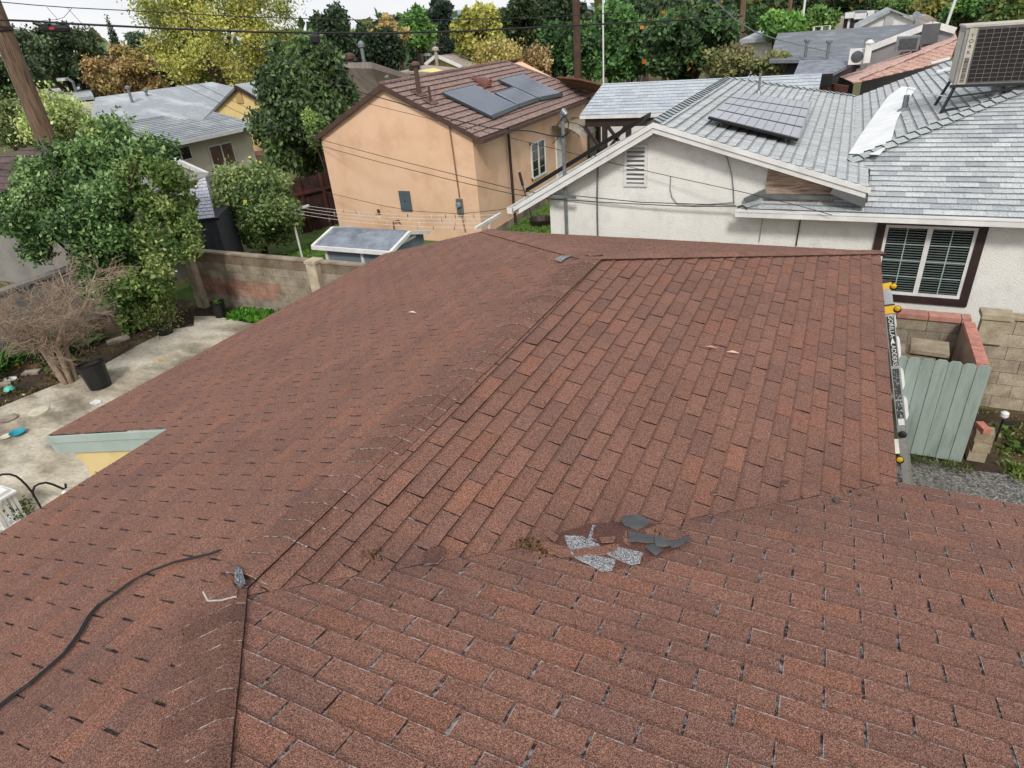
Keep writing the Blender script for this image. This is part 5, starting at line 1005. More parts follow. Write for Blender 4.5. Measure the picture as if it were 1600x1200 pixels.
# dark slate-grey roof house: eave near, ridge far
yE = 27.0; p0 = pyy(1200, 92, yE); zE = p0[2]; zR = zE+1.5
A = [pyy(1202, 94, yE), pyy(1325, 92, yE), pyy(1355, 78, 28.6), pyy(1456, 38, 31), pyy(1418, 38, 36), pyy(1215, 52, 36)]
h7 = S('slate_roofed_house', 'house with big slate-grey shingle roof and grey side gable beyond the white house', loc=(p0[0], yE, 0))
mb = MB(); mb.prism(A, (0, 0, -.12)); mb.build('roof', DG2, h7)
g0 = pyy(1355, 79, 28.5); g1 = pyy(1456, 40, 28.5); g2 = pyy(1492, 50, 28.5)
mb = MB(); mb.prism([g0, g1, g2, np.array((g2[0], g2[1], 1.2)), np.array((g0[0], g0[1], 1.2))], (0, .3, 0)); mb.build('gable_wall', grw, h7)
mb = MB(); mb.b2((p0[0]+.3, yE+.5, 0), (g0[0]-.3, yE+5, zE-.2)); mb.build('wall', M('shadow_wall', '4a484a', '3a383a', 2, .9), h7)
for a, b in ((g0, g1), (g1, g2)): mb = MB(); mb.bar(a-np.array((0, .1, -.05)), b-np.array((0, .1, -.05)), .08, .22); mb.build('rake_board', white_paint, h7)
c = pyy(1453, 53, g1[1]-.1); mb = MB(); mb.t = (.4, .4, .42); mb.b2((c[0]-.3, c[1]-.05, c[2]-.35), (c[0]+.3, c[1]+.02, c[2]+.35)); mb.build('gable_vent', grw, h7)
for px, py in ((1292, 92), (1258, 90)): c = pyy(px, py, yE-.2); mb = MB(); mb.tube([c, c+np.array((0, 0, .55))], .06, 7); mb.lathe(c+np.array((0, 0, .55)), [(.07, 0), (.12, .02), (.12, .1), (.04, .14)], 8); mb.build('vent_pipe', galv, h7)
c = pyy(1428, 38, 35); mb = MB(); mb.lathe(c+np.array((0, 0, .3)), [(.02, 0), (.16, .04), (.22, .1)], 14, (.5, -.8, .4)); mb.tube([c, c+np.array((0, 0, .35))], .03, 6); mb.build('satellite_dish', galv, h7)
c = pyy(1418, 68, g1[1]-1.6); mb = MB(); mb.box(c, (.75, .5, .5)); mb.t = (.4, .4, .4); mb.box(c+np.array((0, -.26, 0)), (.6, .02, .36)); o = mb.build('wall_cooler', galv); tag(o, 'boxy grey evaporative cooler hung on the grey gable wall', 'cooler')
# terracotta roof
yT = 24.0; t0 = pyy(1332, 128, 21.5)
TC = shingle_mat('terracotta_shingle', ('a8867d', 'bd9d92', 'cdb2a8'), 'a07c6e', gran=26, specks=False, stain=.5)
q = [pyy(1332, 129, 21.5), pyy(1308, 122, 22.0), pyy(1308, 110, 25), pyy(1492, 50, 33), pyy(1496, 62, 26.0)]
P0 = q[0]; n_t = np.cross(q[3]-P0, q[4]-P0); n_t = n_t if n_t[2] > 0 else -n_t
P1 = ppl(1306, 118, P0, n_t); P2 = ppl(1320, 103, P0, n_t)
h8 = S('terracotta_roofed_house', 'house with pinkish terracotta shingle roof dotted with dark vents left of the air conditioner', loc=(P0[0], P0[1], 0))
pl = [P0, P1, P2, q[3], q[4]]
Ue = q[4]-P0; Ue = Ue/np.linalg.norm(Ue); Vv_ = np.cross(n_t/np.linalg.norm(n_t), Ue)
if Vv_[2] < 0: Vv_ = -Vv_
shingles('roof', TC, h8, [pl], P0, Ue, Vv_, 81, tab=.33, expo=.22, th=.03, slot=.03, tint=lambda r: (1, 1, 1), wall_tint=(.5, .45, .42), hj=.2)
q5 = [P0-np.array((0, 0, .05)), q[4]-np.array((0, 0, .05)), pyy(1486, 92, 22.5), pyy(1450, 104, 21.8)]; n5 = np.cross(q5[1]-q5[0], q5[2]-q5[0]); n5 = n5 if n5[2] > 0 else -n5; q5[3] = ppl(1450, 104, q5[0], n5); U5 = (q5[1]-q5[0])/np.linalg.norm(q5[1]-q5[0]); V5 = np.cross(n5/np.linalg.norm(n5), U5); shingles('lower_roof', TC, h8, [q5], q5[0], U5, V5 if V5[2] > 0 else -V5, 83, tab=.33, expo=.2, th=.03, slot=.03, tint=lambda r: (.92, .84, .78), wall_tint=(.4, .34, .3))
for px, py in ((1377, 94), (1417, 84), (1431, 82), (1435, 70)): c = ppl(px, py, P0, n_t); mb = MB(); mb.box(c+np.array((0, 0, .12)), (.28, .25, .26)); mb.t = (.15, .1, .1); mb.box(c+np.array((0, -.13, .14)), (.2, .01, .18)); mb.build('roof_vent', M('clay_vent', '9a6453', '7d4f42', 3, .8), h8)
c = ppl(1348, 110, P0, n_t); mb = MB(); mb.b2(c-np.array((.12, .12, .3)), c+np.array((.12, .12, 1.15))); mb.build('chimney_duct', galv, h8)
mb = MB(); mb.prism([(P1[0]-1.6, P1[1]+.3, 1.6), (P0[0]-.1, P0[1]+.05, 1.6), P0-np.array((.1, -.05, .1)), P1+np.array((-1.6, .3, -.1))], (0, .1, 0)); mb.build('wall', M('brick_red_wall', '8a4a38', '6a382c', 4, .9, .3), h8)
c = pyy(1342, 88, 25.5); hv = thing('split_unit', c-np.array((0, 0, .4)), 'white mini-split condenser with round fan beside the terracotta roof', 'air conditioner')
mb = MB(); mb.box(c, (.66, .35, .52)); mb.build('casing', white_paint, hv); mb = MB(); mb.t = (.5, .5, .5); mb.lathe(c+np.array((-.06, -.175, 0)), [(.2, 0), (.2, .02), (.07, .03)], 18, (0, -1, 0)); mb.build('fan_grille', galv, hv)
c = pyy(1356, 84, 25.2); mb = MB(); mb.box(c, (.22, .2, .6)); mb.lathe(c+np.array((0, 0, .3)), [(.13, 0), (.16, .06), (.06, .16)], 10); mb.build('pipe_cover', white_paint, hv)
# dark flat patio cover
q = [pyy(1240, 117, 23.5), pyy(1302, 114, 23.5), pyy(1330, 100, 26), pyy(1325, 92, 26.5), pyy(1250, 94, 26.5)]
pc = S('patio_cover', 'flat dark patio cover with worn silver top in front of the slate-grey roof', 'patio cover', loc=(q[0][0], 23.5, 0)); mb = MB(); mb.prism(q, (0, 0, -.1)); mb.build('roof_sheet', M('worn_silver_roof', '9499a4', '6f747f', 3, .8, .2, bright=.8), pc)
mb = MB(); mb.prism([q[0]-np.array((0, .03, .42)), q[1]-np.array((0, .03, .42)), q[1]-np.array((0, .03, .02)), q[0]-np.array((0, .03, .02))], (0, .05, 0)); mb.build('fascia', black_plastic, pc)
mb = MB(); mb.box((q[0]+q[1])/2+np.array((-.5, .3, -.85)), (q[1][0]-q[0][0]+1.2, .06, .5)); mb.build('rust_red_board', M('rust_red', '7d3a2a', '5a2a20', 4, .9), pc)
for t in (0.05, .95): c = q[0]*(1-t)+q[1]*t; mb = MB(); mb.b2((c[0]-.06, c[1], 0), (c[0]+.06, c[1]+.12, c[2]-.3)); mb.build('post', dark_paint, pc)
# distant right buildings
c = pyy(1390, 42, 62)
q = [pyy(1345, 42, 60), pyy(1391, 16, 60), pyy(1428, 34, 60), pyy(1432, 44, 60)]
hw = S('far_white_gabled_house', 'distant house with a white clapboard gable above the slate-grey roof', loc=(q[1][0], 60, 0)); mb = MB(); mb.prism([(q[0][0], 60, 0), (q[3][0], 60, 0), q[2], q[1], q[0]], (0, 8, 0)); mb.build('wall', white_paint, hw)
mb = MB(); mb.prism([q[0]+np.array((-.5, -.4, 0)), q[1]+np.array((0, -.4, .12)), q[1]+np.array((0, 9, .12)), q[0]+np.array((-.5, 9, 0))], (0, 0, -.25)); mb.prism([q[1]+np.array((0, -.4, .12)), q[2]+np.array((1.5, -.4, -.4)), q[2]+np.array((1.5, 9, -.4)), q[1]+np.array((0, 9, .12))], (0, 0, -.12)); mb.build('roof', GR2, hw)
c = pyy(1389, 33, 59.9); mb = MB(); mb.t = (.6, .6, .62); mb.b2((c[0]-.3, 59.88, c[2]-.3), (c[0]+.3, 59.99, c[2]+.3)); mb.build('gable_vent', white_paint, hw)
def slab(name, label, pts, m, cat='building', y=None, dep=8, base=0):
    q = [pyy(a, b, y) for a, b in pts]; o = MB(); z0 = base; P_ = [np.array((q[0][0], y, z0)), np.array((q[-1][0], y, z0))]; o.prism([P_[0], P_[1]]+q[::-1], (0, dep, 0)); ob = o.build(name, m); tag(ob, label, cat); return ob
slab('beige_block_building', 'small flat-topped beige building right of the round green hedges in the distance', ((1296, 28), (1318, 28)), M('beige_render', 'b8a99c', 'a09286', 2, .9), y=66)
slab('grey_flat_building', 'distant grey flat-roofed building with rooftop equipment between the beige block and the white gable', ((1318, 22), (1342, 18), (1375, 18)), DG2, y=72)
slab('far_grey_roof', 'distant low grey-roofed building right of the white clapboard gable', ((1415, 28), (1452, 24), (1472, 36)), TN2, y=75)
for i, (px, py, w_) in enumerate(((1328, 24, .8), (1345, 25, 1.1), (1360, 21, .6))):
    c = pyy(px, py, 71.5); o = MB(); o.box(c, (w_, .8, .45)); o.box(c+np.array((0, 0, -.7)), (.2, .2, .95)); ob = o.build('rooftop_unit', white_paint); tag(ob, ('small white rooftop box nearest the beige block building', 'widest white rooftop box on the distant grey building', 'rightmost small white rooftop box below the white gable')[i], 'rooftop unit')
fr = MB(); a, b = pyy(1272, 42, 52), pyy(1297, 40, 52); fr.tube([(a[0], 52, 0), a, b, (b[0], 52, 0)], .08, 6); fr.tube([((a[0]+b[0])/2, 52, 0), (a+b)/2], .08, 6); o = fr.build('pipe_frame', white_paint); tag(o, 'thin white pipe frame above the slate-grey roof in front of the beige block', 'frame')
q = [pyy(*p, 52) for p in ((1155, 60), (1190, 46), (1205, 58), (1205, 68))]
hz_ = S('far_white_walled_house', 'distant house with grey hip roof and white walls right of the orange-fruited tree', loc=(q[0][0], 52, 0)); mb = MB(); mb.prism([pyy(1156, 62, 50), pyy(1190, 46, 54), pyy(1212, 58, 50)], (0, 0, -.25)); mb.prism([pyy(1190, 46, 54), pyy(1212, 58, 50), pyy(1215, 46, 56)], (0, 0, -.25)); mb.build('roof', GR2, hz_)
mb = MB(); a, b = pyy(1158, 62, 51), pyy(1212, 58, 51); mb.b2((a[0], 51, 0), (b[0], 57, a[2]-.1)); mb.build('wall', white_paint, hz_)
# ================================================================== poles, wires
def wire(name, label, P, r, m=black_rubber, cat='cable', s=None): mb = MB(); mb.tube(P, r, 6); o = mb.build(name, m, origin=P[0]); tag(o, label, cat); return o
PY = 8.0; pb = pyy(70, 235, PY); px_ = pyy(72, 225, PY)
PX = pyy(66, 200, PY)[0]
wood = M('pole_wood', '937860', '63503f', 5, .9, .8, 30, big=3.5, bigc='46301f', stretch=(7, 7, .45), fine=.2, finescale=50)
up = thing('utility_pole', (PX, PY, 0), 'large brown wooden utility pole leaning across the upper left of the photo', 'utility pole')
mb = MB(); mb.tube([(PX, PY, 0), (PX, PY, 3.5), (PX, PY, 10.5)], [.26, .25, .23], 20); mb.build('shaft', wood, up)
mb = MB(); mb.tube([(PX-.17, PY-.2, .1), (PX-.16, PY-.19, 10.4)], .02, 6); mb.build('conduit', M('pole_cable', '8a7a70', '6a5c54', 4, .7), up)
zc = pyy(5, 32, PY)[2]; mb = MB(); mb.lathe((PX, PY, zc-.25), [(.27, 0), (.28, .02), (.28, .1), (.27, .12)], 16); mb.b2((PX-.1, PY-.5, zc-.15), (PX+.1, PY-.2, zc)); mb.build('clamp', dark_paint, up)
P_ = lambda px, py, y: pyy(px, py, y)
m1 = P_(-60, -4, 7.8); wire('utility_cable', 'upper thin black overhead cable running right from the wooden utility pole', [P_(x, y, yy) for x, y, yy in ((-40, 1, 7.7), (0, 3, 7.75), (55, 8, 8), (110, 12, 8.4), (210, 17, 9), (400, 27, 10.5), (550, 31, 12), (700, 31, 14), (850, 27, 17), (1000, 18, 20))], .012)
W2_ = [P_(x, y, yy) for x, y, yy in ((-40, 30, 7.6), (0, 31, 7.75), (50, 33, 7.9), (110, 37, 8.3), (250, 44, 9.3), (400, 50, 10.5), (500, 51.5, 11.6), (600, 52, 13), (720, 49, 15), (850, 42, 17), (1000, 35, 20), (1160, 25, 26))]
wire('utility_cable', 'thick black overhead cable carrying the splice box at the upper left', W2_, .028)
sb = thing('splice_box', P_(85, 38, 8.1), 'black cable splice box with a red mark hanging from the thick overhead cable', 'splice box')
a, b = P_(68, 44, 8.1), P_(107, 45, 8.25); mb = MB(); d_ = (b-a)/np.linalg.norm(b-a); mb.tube([a-d_*.05, a+d_*.02, b-d_*.02, b+d_*.03], [.05, .1, .1, .05], 10); mb.tube([P_(52, 35, 8.0), P_(66, 40, 8.1), P_(78, 40, 8.1)], .05, 8); mb.build('housing', black_plastic, sb)
mb = MB(); a = P_(86, 44, 8.05); mb.box(a+np.array((0, -.09, 0)), (.13, .01, .05), rz=.4); mb.build('red_mark', M('red_plastic', 'd0392c', 'b82f24', 3, .4), sb)
mb = MB(); a = P_(492, 60, 11.3); mb.lathe(a-np.array((0, 0, .16)), [(.05, 0), (.13, .08), (.14, .2), (.05, .3)], 12); o = mb.build('cable_coil', black_rubber); tag(o, 'black cable loop hanging under the thick overhead wire above the avocado tree', 'cable coil')
r3 = random.Random(4)
for i, (a, b, c) in enumerate((((73, 11), (90, 30), (60, 33)), ((112, 13), (100, 27), (88, 31)), ((105, 12), (125, 34), (170, 70)))):
    wire('thin_wire', ('thin drooping tie wire left of the splice box', 'thin tie wire just above the splice box', 'thin slack wire sagging right of the splice box')[i], [P_(a[0], a[1], 8.2), P_(b[0], b[1], 8.25), P_(c[0], c[1], 8.3)], .006)
D1 = [P_(x, y, yy) for x, y, yy in ((255, 5, 9), (320, 40, 9.2), (400, 76, 9.4), (500, 121, 9.5), (560, 143, 9.2), (620, 160, 8.8), (700, 185, 8.3), (770, 201, 7.8), (830, 205, 7.4), (860, 212, 7.1), (881, 214, 6.93))]
wire('service_drop', 'twisted service cable descending from upper left to the steel mast on the white house', D1, .012)
wire('thin_wire', 'thin wire crossing the orange gable below its peak and on over the white wall', [P_(x, y, yy) for x, y, yy in ((575, 162, 10.5), (690, 190, 9.3), (800, 216, 8.2), (905, 242, 7.5), (941, 251, 7.1), (1045, 275, 7.0), (1160, 300, 6.8), (1250, 322, 6.75), (1300, 336, 6.7))], .006)
wire('thin_wire', 'upper of the two long wires crossing the orange gable to the white wall', [P_(x, y, yy) for x, y, yy in ((235, 95, 14), (400, 175, 12.8), (500, 218, 11.9), (600, 245, 10.5), (700, 270, 9.2), (800, 295, 8), (860, 305, 7.2), (900, 306, 7.1), (1000, 316, 7.05), (1150, 321, 7.0))], .008)
wire('thin_wire', 'lower of the two long wires crossing the orange gable to the white wall', [P_(x, y, yy) for x, y, yy in ((240, 112, 14), (400, 188, 12.8), (500, 228, 11.9), (600, 255, 10.5), (700, 280, 9.2), (800, 303, 8), (860, 311, 7.2), (960, 317, 7.1), (1060, 322, 7.05), (1152, 323, 7.0))], .008)
wire('thin_wire', 'sagging wire crossing low over the orange wall just above the clotheslines', [P_(x, y, yy) for x, y, yy in ((455, 282, 12.3), (520, 303, 11.6), (600, 322, 10.8), (650, 330, 10.2), (720, 334, 9.6), (780, 328, 9.2), (806, 322, 9))], .007)
wire('utility_cable', 'thin wire from the upper right descending toward the white mast of the far houses', [P_(x, y, yy) for x, y, yy in ((1105, -10, 18), (1150, 32, 19), (1180, 50, 20), (1215, 62, 24), (1300, 82, 26))], .018, galv)
mb = MB(); a, b = P_(864, 306, 6.9), P_(900, 308, 6.9); mb.bar(a, b, .05, .05); o = mb.build('cable_splice', galv); tag(o, 'grey cable splice sleeve beside the steel mast on the white wall', 'splice')
pq = P_(903, 122, 30); up2 = thing('utility_pole', (pq[0], 30, 0), 'dark brown wooden pole standing among the trees behind the carport', 'utility pole'); mb = MB(); mb.tube([(pq[0], 30, 0), (pq[0], 30, 11)], .2, 10, r1=.17); mb.build('shaft', M('dark_pole', '5f463a', '4a362d', 3, .9), up2)
pq = P_(943, 130, 22); fp = MB(); fp.tube([(pq[0], 22, 0), (pq[0], 22, 9)], .03, 6); o = fp.build('antenna_mast', white_paint); tag(o, 'tall thin white mast rising behind the left corner of the carport', 'mast')
for i, (px, py, y, h, w_, lb) in enumerate(((1232, 30, 60, 12, .16, 'distant dark pole left of the round hedges'), (1157, 60, 52, 11, .2, 'distant dark pole beside the white-walled house'), (1470, 35, 58, 8, .1, 'thin pale leaning pole right of the white clapboard gable'), (1253, 40, 55, 6.0, .08, 'thin white post above the slate-grey roof left end'))):
    c = P_(px, py, y); mb = MB(); mb.tube([(c[0], y, 0), (c[0]+(1 if i == 2 else 0), y, h)], w_, 7); o = mb.build('distant_pole', white_paint if i > 1 else wood); tag(o, lb, 'pole')
# street lamp
sp_ = P_(125, 175, 30); sl2 = thing('street_lamp', (sp_[0], 30, 0), 'curved-arm street lamp beyond the wooden utility pole', 'street lamp')
t1 = P_(114, 128, 30); t2 = P_(98, 124, 30); mb = MB(); mb.tube([(sp_[0], 30, 0), P_(121, 150, 30), t1, P_(107, 124, 30), t2], .11, 8); mb.build('pole', galv, sl2)
mb = MB(); mb.box(t2, (.9, .4, .2)); mb.build('lamp_head', white_paint, sl2)
# ================================================================== trees
def warm(c):
    r, g, b = lin(c); l = .25*r+.65*g+.1*b; return tuple((v*.82+l*.18)*1.38+.003 for v in (r, g, b))
def trunk_mesh(name, root, base, tops, r, m, rg, wig=.12):
    mb = MB(); base = np.array(base, float); top = np.mean(tops, axis=0); fork = base+(top-base)*.38
    mb.tube([base-np.array((0, 0, .1)), base+(fork-base)*.5+rg.normal(0, r*.4, 3)*np.array((1, 1, 0)), fork], [r*1.15, r*.9, r*.75], 9)
    for t in tops:
        mid = fork*.5+np.array(t)*.5+rg.normal(0, wig, 3)*np.linalg.norm(np.array(t)-fork)*.4; mb.tube([fork, mid, t], [r*.6, r*.32, r*.08], 6)
    return mb.build(name, m, root)
BARK = M('bark', '5d4a3b', '3e3128', 5, .95, .7, 30, stretch=(5, 5, .7))
def tree(name, label, cx, cy, wpx, hpx, y, cols, n=5000, leafs=.2, nclump=26, clr=.34, seed=1, group='trees beyond the houses', dens=1.0, fill=.5, droop=0., flat=1.0, trunk_r=None, base=None, depth=1.0, shape=None, cat='tree', bare=0, jag=.25, fruit=None):
    n = int(n*1.6); leafs *= .78
    rg = np.random.default_rng(seed); c = pyy(cx, cy, y); dist = (c-CAM)@_f; rx = wpx/2*dist/FPX; rz = hpx/2*dist/FPX; ry = rx*depth
    b = np.array((c[0], c[1], 0.)) if base is None else np.array(base, float)
    t = thing(name, b, label, cat, group)
    D = rg.normal(size=(nclump, 3)); D /= np.linalg.norm(D, axis=1)[:, None]; rad_ = rg.uniform(.35, 1, nclump)**.6
    K = D*rad_[:, None]*(1-clr)*np.array((1.08, 1.08, 1.08))
    if shape == 'cone': K[:, 2] = rg.uniform(-.95, .95, nclump); s_ = (1-(K[:, 2]+1)/2)*.85+.05; K[:, :2] *= s_[:, None]
    if shape == 'egg': K[:, :2] *= (1.0-.35*K[:, 2:3])
    if shape == 'spire':
        nclump = 60; K = np.zeros((nclump, 3)); K[:, 2] = np.linspace(-.98, 1.0, nclump)
    S_ = np.array((rx, ry, rz)); cs = clr*rg.uniform(.7, 1.3, nclump)
    if shape == 'cone': cs = cs*(.25+.9*(1-(K[:, 2]+1)/2))
    if shape == 'spire': cs = .95*((1-np.linspace(0, .97, nclump))**.75)
    per = rg.multinomial(n, cs**2/np.sum(cs**2)); P = []; O = []; ci = []
    for k in range(nclump):
        m_ = per[k]; d = rg.normal(size=(m_, 3)); d /= np.linalg.norm(d, axis=1)[:, None]; rr = rg.uniform(fill, 1.0, (m_, 1))*(1+rg.normal(0, jag*.4, (m_, 1)))
        p = K[k]+d*rr*cs[k]*np.array((1, 1, .08 if shape == 'spire' else (flat*rx/max(rz, .01) if flat < 1 else 1))); P.append(p*S_); O.append(d); ci += [k]*m_
    P = np.concatenate(P)+c; O = np.concatenate(O); ci = np.array(ci)
    ok = P[:, 2] > .05; P, O, ci = P[ok], O[ok], ci[ok]
    base_c = np.array([warm(q) for q in cols]); pick = rg.integers(0, len(cols), nclump)[ci]; own = rg.integers(0, len(cols), len(P)); use = np.where(rg.random(len(P)) < .45, own, pick)
    T = base_c[use]*rg.uniform(.75, 1.25, (len(P), 1))*(rg.uniform(.85, 1.15, nclump)[ci])[:, None]
    V = leaves(P, leafs, rg, up=.35, outward=O, droop=droop)
    if fruit:
        m_, col_, fs = fruit; sel = rg.integers(0, len(P), m_); V = np.concatenate([V, leaves(P[sel]+O[sel]*leafs*.4, fs, rg, up=.6, outward=O[sel], aspect=1.1)]); T = np.concatenate([T, pal(col_, m_, rg, .1)])
    tree_mesh('crown', t, V, T, leaf)
    tops = [K[k]*S_+c for k in range(0, nclump, max(1, nclump//9))]
    trunk_mesh('trunk', t, b, tops, trunk_r or max(.08, rx*.09), BARK, rg)
    if 0:
        tree_mesh('fruit', t, leaves(P[sel]+O[sel]*leafs*.4, fs, rg, up=.6, outward=O[sel], aspect=1.1), pal(col_, m_, rg, .1), leaf)
    return t
YG = ['8f9a2a', 'b5a52a', '8f8c24', 'c2ac38', '77801f']; DK = ['2c3f20', '3a4d27', '233519', '485a2c']; GN = ['4c7a2a', '5f8f33', '3a6022', '78a03f']; BO = ['93743e', 'a3854a', '7f6636', 'ab935a']
# the big leafy tree by the patio
GT = ['5b7d42', '76955a', '486838', '97b074', '355229']
GS = 'garden trees'
tb = thing('leafy_tree', (-12.5, 4.3, 0), 'big dense bright-green tree by the patio, right behind the bare brown shrub', 'tree')
rg_ = np.random.default_rng(77); Pl = []; Ol = []; Cl = []
for (px, py, yy, rr, n_) in ((75, 300, 4.6, 1.25, 4200), (150, 265, 5.0, 1.2, 3600), (215, 232, 5.4, .95, 2600), (250, 300, 5.2, 1.1, 3200), (170, 350, 4.2, 1.45, 6000), (255, 375, 4.6, .95, 2800), (70, 360, 4.2, 1.15, 3200), (225, 440, 4.3, .95, 2800), (160, 440, 3.9, 1.0, 2400), (290, 365, 5.0, .55, 900), (115, 250, 5.0, .7, 1200), (20, 330, 4.4, .7, 1200), (205, 492, 4.2, .55, 900)):
    c = pyy(px, py, yy); nk = 16
    for k in range(nk):
        d = rg_.normal(size=3); d /= np.linalg.norm(d); kc = c+d*rr*.84*rg_.uniform(.35, .85); kr = rr*.84*rg_.uniform(.22, .42); m_ = int(n_*2.0)//nk
        dd = rg_.normal(size=(m_, 3)); dd /= np.linalg.norm(dd, axis=1)[:, None]; Pl.append(kc+dd*kr*rg_.uniform(.3, 1.1, (m_, 1))); Ol.append(dd*.6+d*.6); Cl.append(np.full(m_, rg_.integers(0, 5)+(5 if px > 200 and py > 290 else 0)))
Pl = np.concatenate(Pl); Ol = np.concatenate(Ol); Cl = np.concatenate(Cl); ok = Pl[:, 2] > .1; Pl, Ol, Cl = Pl[ok], Ol[ok], Cl[ok]
bc = np.array([lin(q) for q in GT+['5f7a3a', '768c48', '5a7438', '9dac6a', '4a6130']]); T_ = bc[np.where(rg_.random(len(Pl)) < .5, rg_.integers(0, 5, len(Pl))+(Cl > 4)*5, Cl)]*rg_.uniform(.75, 1.3, (len(Pl), 1))
tree_mesh('crown', tb, leaves(Pl, .095, rg_, up=.4, outward=Ol, aspect=.6), T_, leaf)
trunk_mesh('trunk', tb, (-12.5, 4.3, 0), [pyy(*q, 4.6) for q in ((80, 310), (170, 270), (215, 250), (255, 350), (150, 380), (70, 360))], .16, BARK, rg_)
# bare brown shrub
bs_ = thing('bare_shrub', (-10.95, 1.9, 0), 'leafless pale-brown shrub with a tangle of twigs at the left edge of the patio', 'shrub')
twig = M('bare_twig', 'ad9884', '84715f', 6, .9, .3, bright=.85); rs = random.Random(31)
mb = MB(); B0 = np.array((-10.95, 1.9, 0.0)); CC = pyy(78, 478, 1.9)
tips = []
for k in range(6):
    a = k*1.05+rs.uniform(-.3, .3); st = B0+np.array((.10*math.cos(a), .10*math.sin(a), 0)); m1 = B0+np.array((.20*math.cos(a), .20*math.sin(a), .75+.2*rs.random())); m2 = CC+np.array((.62*math.cos(a), .62*math.sin(a), rs.uniform(-.35, .1)))
    mb.tube([st, m1, (m1+m2)/2+np.array((rs.uniform(-.1, .1), rs.uniform(-.1, .1), 0)), m2], [.05, .04, .032, .024], 7); tips += [(m2, (m2-m1)), ((m1+m2)/2, (m2-m1)), (m1, (m2-m1))]
mb.build('stems', twig, bs_)
mb = MB()
def grow(p, d, L, r, lev):
    d = d/np.linalg.norm(d); e = p+d*L*.5+np.array([rs.uniform(-.06, .06)*L*3 for _ in range(3)]); q = e+(d+np.array([rs.uniform(-.35, .35) for _ in range(3)]))*L*.5
    mb.tube([p, e, q], [r, r*.8, r*.5], 4, cap=False)
    if lev > 0:
        for _ in range(rs.choice((3, 3, 4))):
            s_ = p+(q-p)*rs.uniform(.3, 1); nd = d+np.array([rs.uniform(-1.1, 1.1), rs.uniform(-1.1, 1.1), rs.uniform(-.7, .8)]); grow(s_, nd, L*rs.uniform(.55, .85), r*.62, lev-1)
for p, d in tips:
    for _ in range(4): grow(p, d+np.array([rs.uniform(-1.3, 1.3), rs.uniform(-1.3, 1.3), rs.uniform(-.8, .9)]), rs.uniform(.36, .58), .0125, 3)
mb.build('twigs', twig, bs_)
# garden trees
LM = ['536c30', '6a8540', '425828', '8b9c52']
tree('lemon_tree', 'round glossy green lemon tree between the charcoal shed and the clothesline post', 402, 325, 158, 150, 9.4, LM, n=15000, leafs=.15, nclump=46, clr=.3, seed=3, group=None, cat='tree', base=(-13.2, 9.6, 0), trunk_r=.1, fruit=(160, ['d8d060', 'c8cc58'], .09))
tree('avocado_tree', 'tall dark-green avocado tree covering the left edge of the orange house', 478, 168, 190, 232, 17.0, ['3c5228', '4c6632', '2c401e', '657c40', '55702f'], n=26000, leafs=.26, nclump=70, clr=.25, seed=4, group=None, droop=.8, trunk_r=.2, fill=.3)
tree('low_shrub', 'bright green shrub behind the avocado tree foot against the orange house', 500, 205, 46, 90, 15.0, ['6a8a35', '87a045', '4d6a28'], n=2500, leafs=.15, nclump=14, seed=5, group=None, cat='shrub')
tree('bamboo_clump', 'light green feathery bamboo behind the wooden utility pole', 95, 190, 120, 110, 11.5, ['8a9a4a', '9fae58', '6d8038', 'b0bb68'], n=6500, leafs=.18, nclump=30, clr=.3, seed=6, group=None, cat='bamboo', droop=.4, fill=.1, jag=1.2, trunk_r=.05)
tree('bamboo_clump', 'grey-green leafy bush at the left edge below the wooden utility pole top', 20, 195, 90, 120, 12.5, ['6d7f42', '56682f', '8a9650'], n=4000, leafs=.2, nclump=24, clr=.3, seed=7, group=None, cat='bush', fill=.1, jag=1.2)
tree('leafy_shrub', 'small pale-green shrub on the right side of the big leafy tree top', 165, 205, 80, 60, 9.5, ['7a9440', '93aa55', '617a30'], n=3000, leafs=.15, nclump=20, seed=8, group=None, cat='shrub', fill=.1) 
# far trees
tree('yellow_tree', 'huge yellow-green tree filling the upper left sky between the wires', 345, 68, 262, 250, 36, ['979a30', 'aaa83a', '7f8a2c', 'b8ae48', '707c28'], n=42000, leafs=.27, nclump=90, clr=.2, seed=9, trunk_r=.45, fill=.2, jag=.8)
tree('brown_leaved_tree', 'orange-brown autumn tree left of the huge yellow-green tree', 196, 118, 135, 86, 34, BO+['8f8434'], n=9000, leafs=.36, nclump=40, clr=.24, seed=10, fill=.2)
tree('dark_tree', 'dark loose-crowned tree behind the splice box at upper left', 90, 88, 150, 112, 32, ['36482a', '465a34', '29391f', '5a6c40'], n=11000, leafs=.36, nclump=46, clr=.22, seed=11, fill=.2, jag=.7)
tree('cypress_tree', 'slim pointed dark cypress against the sky at upper left', 180, 66, 22, 76, 40, ['33462e', '29392a'], n=2500, leafs=.22, nclump=30, clr=.5, seed=12, shape='spire', jag=.0, fill=.85)
tree('dark_tree', 'small dark tree between the cypress and the huge yellow-green tree', 213, 68, 40, 44, 42, ['3f5640', '4d6448'], n=1600, leafs=.4, nclump=14, seed=13)
tree('dark_conifer', 'ragged dark conifer right of the huge yellow-green tree', 532, 66, 75, 112, 34, ['2f4426', '3a5030', '24361e'], n=9000, leafs=.36, nclump=44, clr=.2, seed=14, fill=.2, jag=1.0, shape='egg')
tree('dark_conifer', 'very dark conifer mass just above the taupe roof', 590, 82, 82, 78, 32, ['27381f', '2f4426', '1f2f1a'], n=6500, leafs=.34, nclump=34, clr=.25, seed=15, fill=.2, jag=.8)
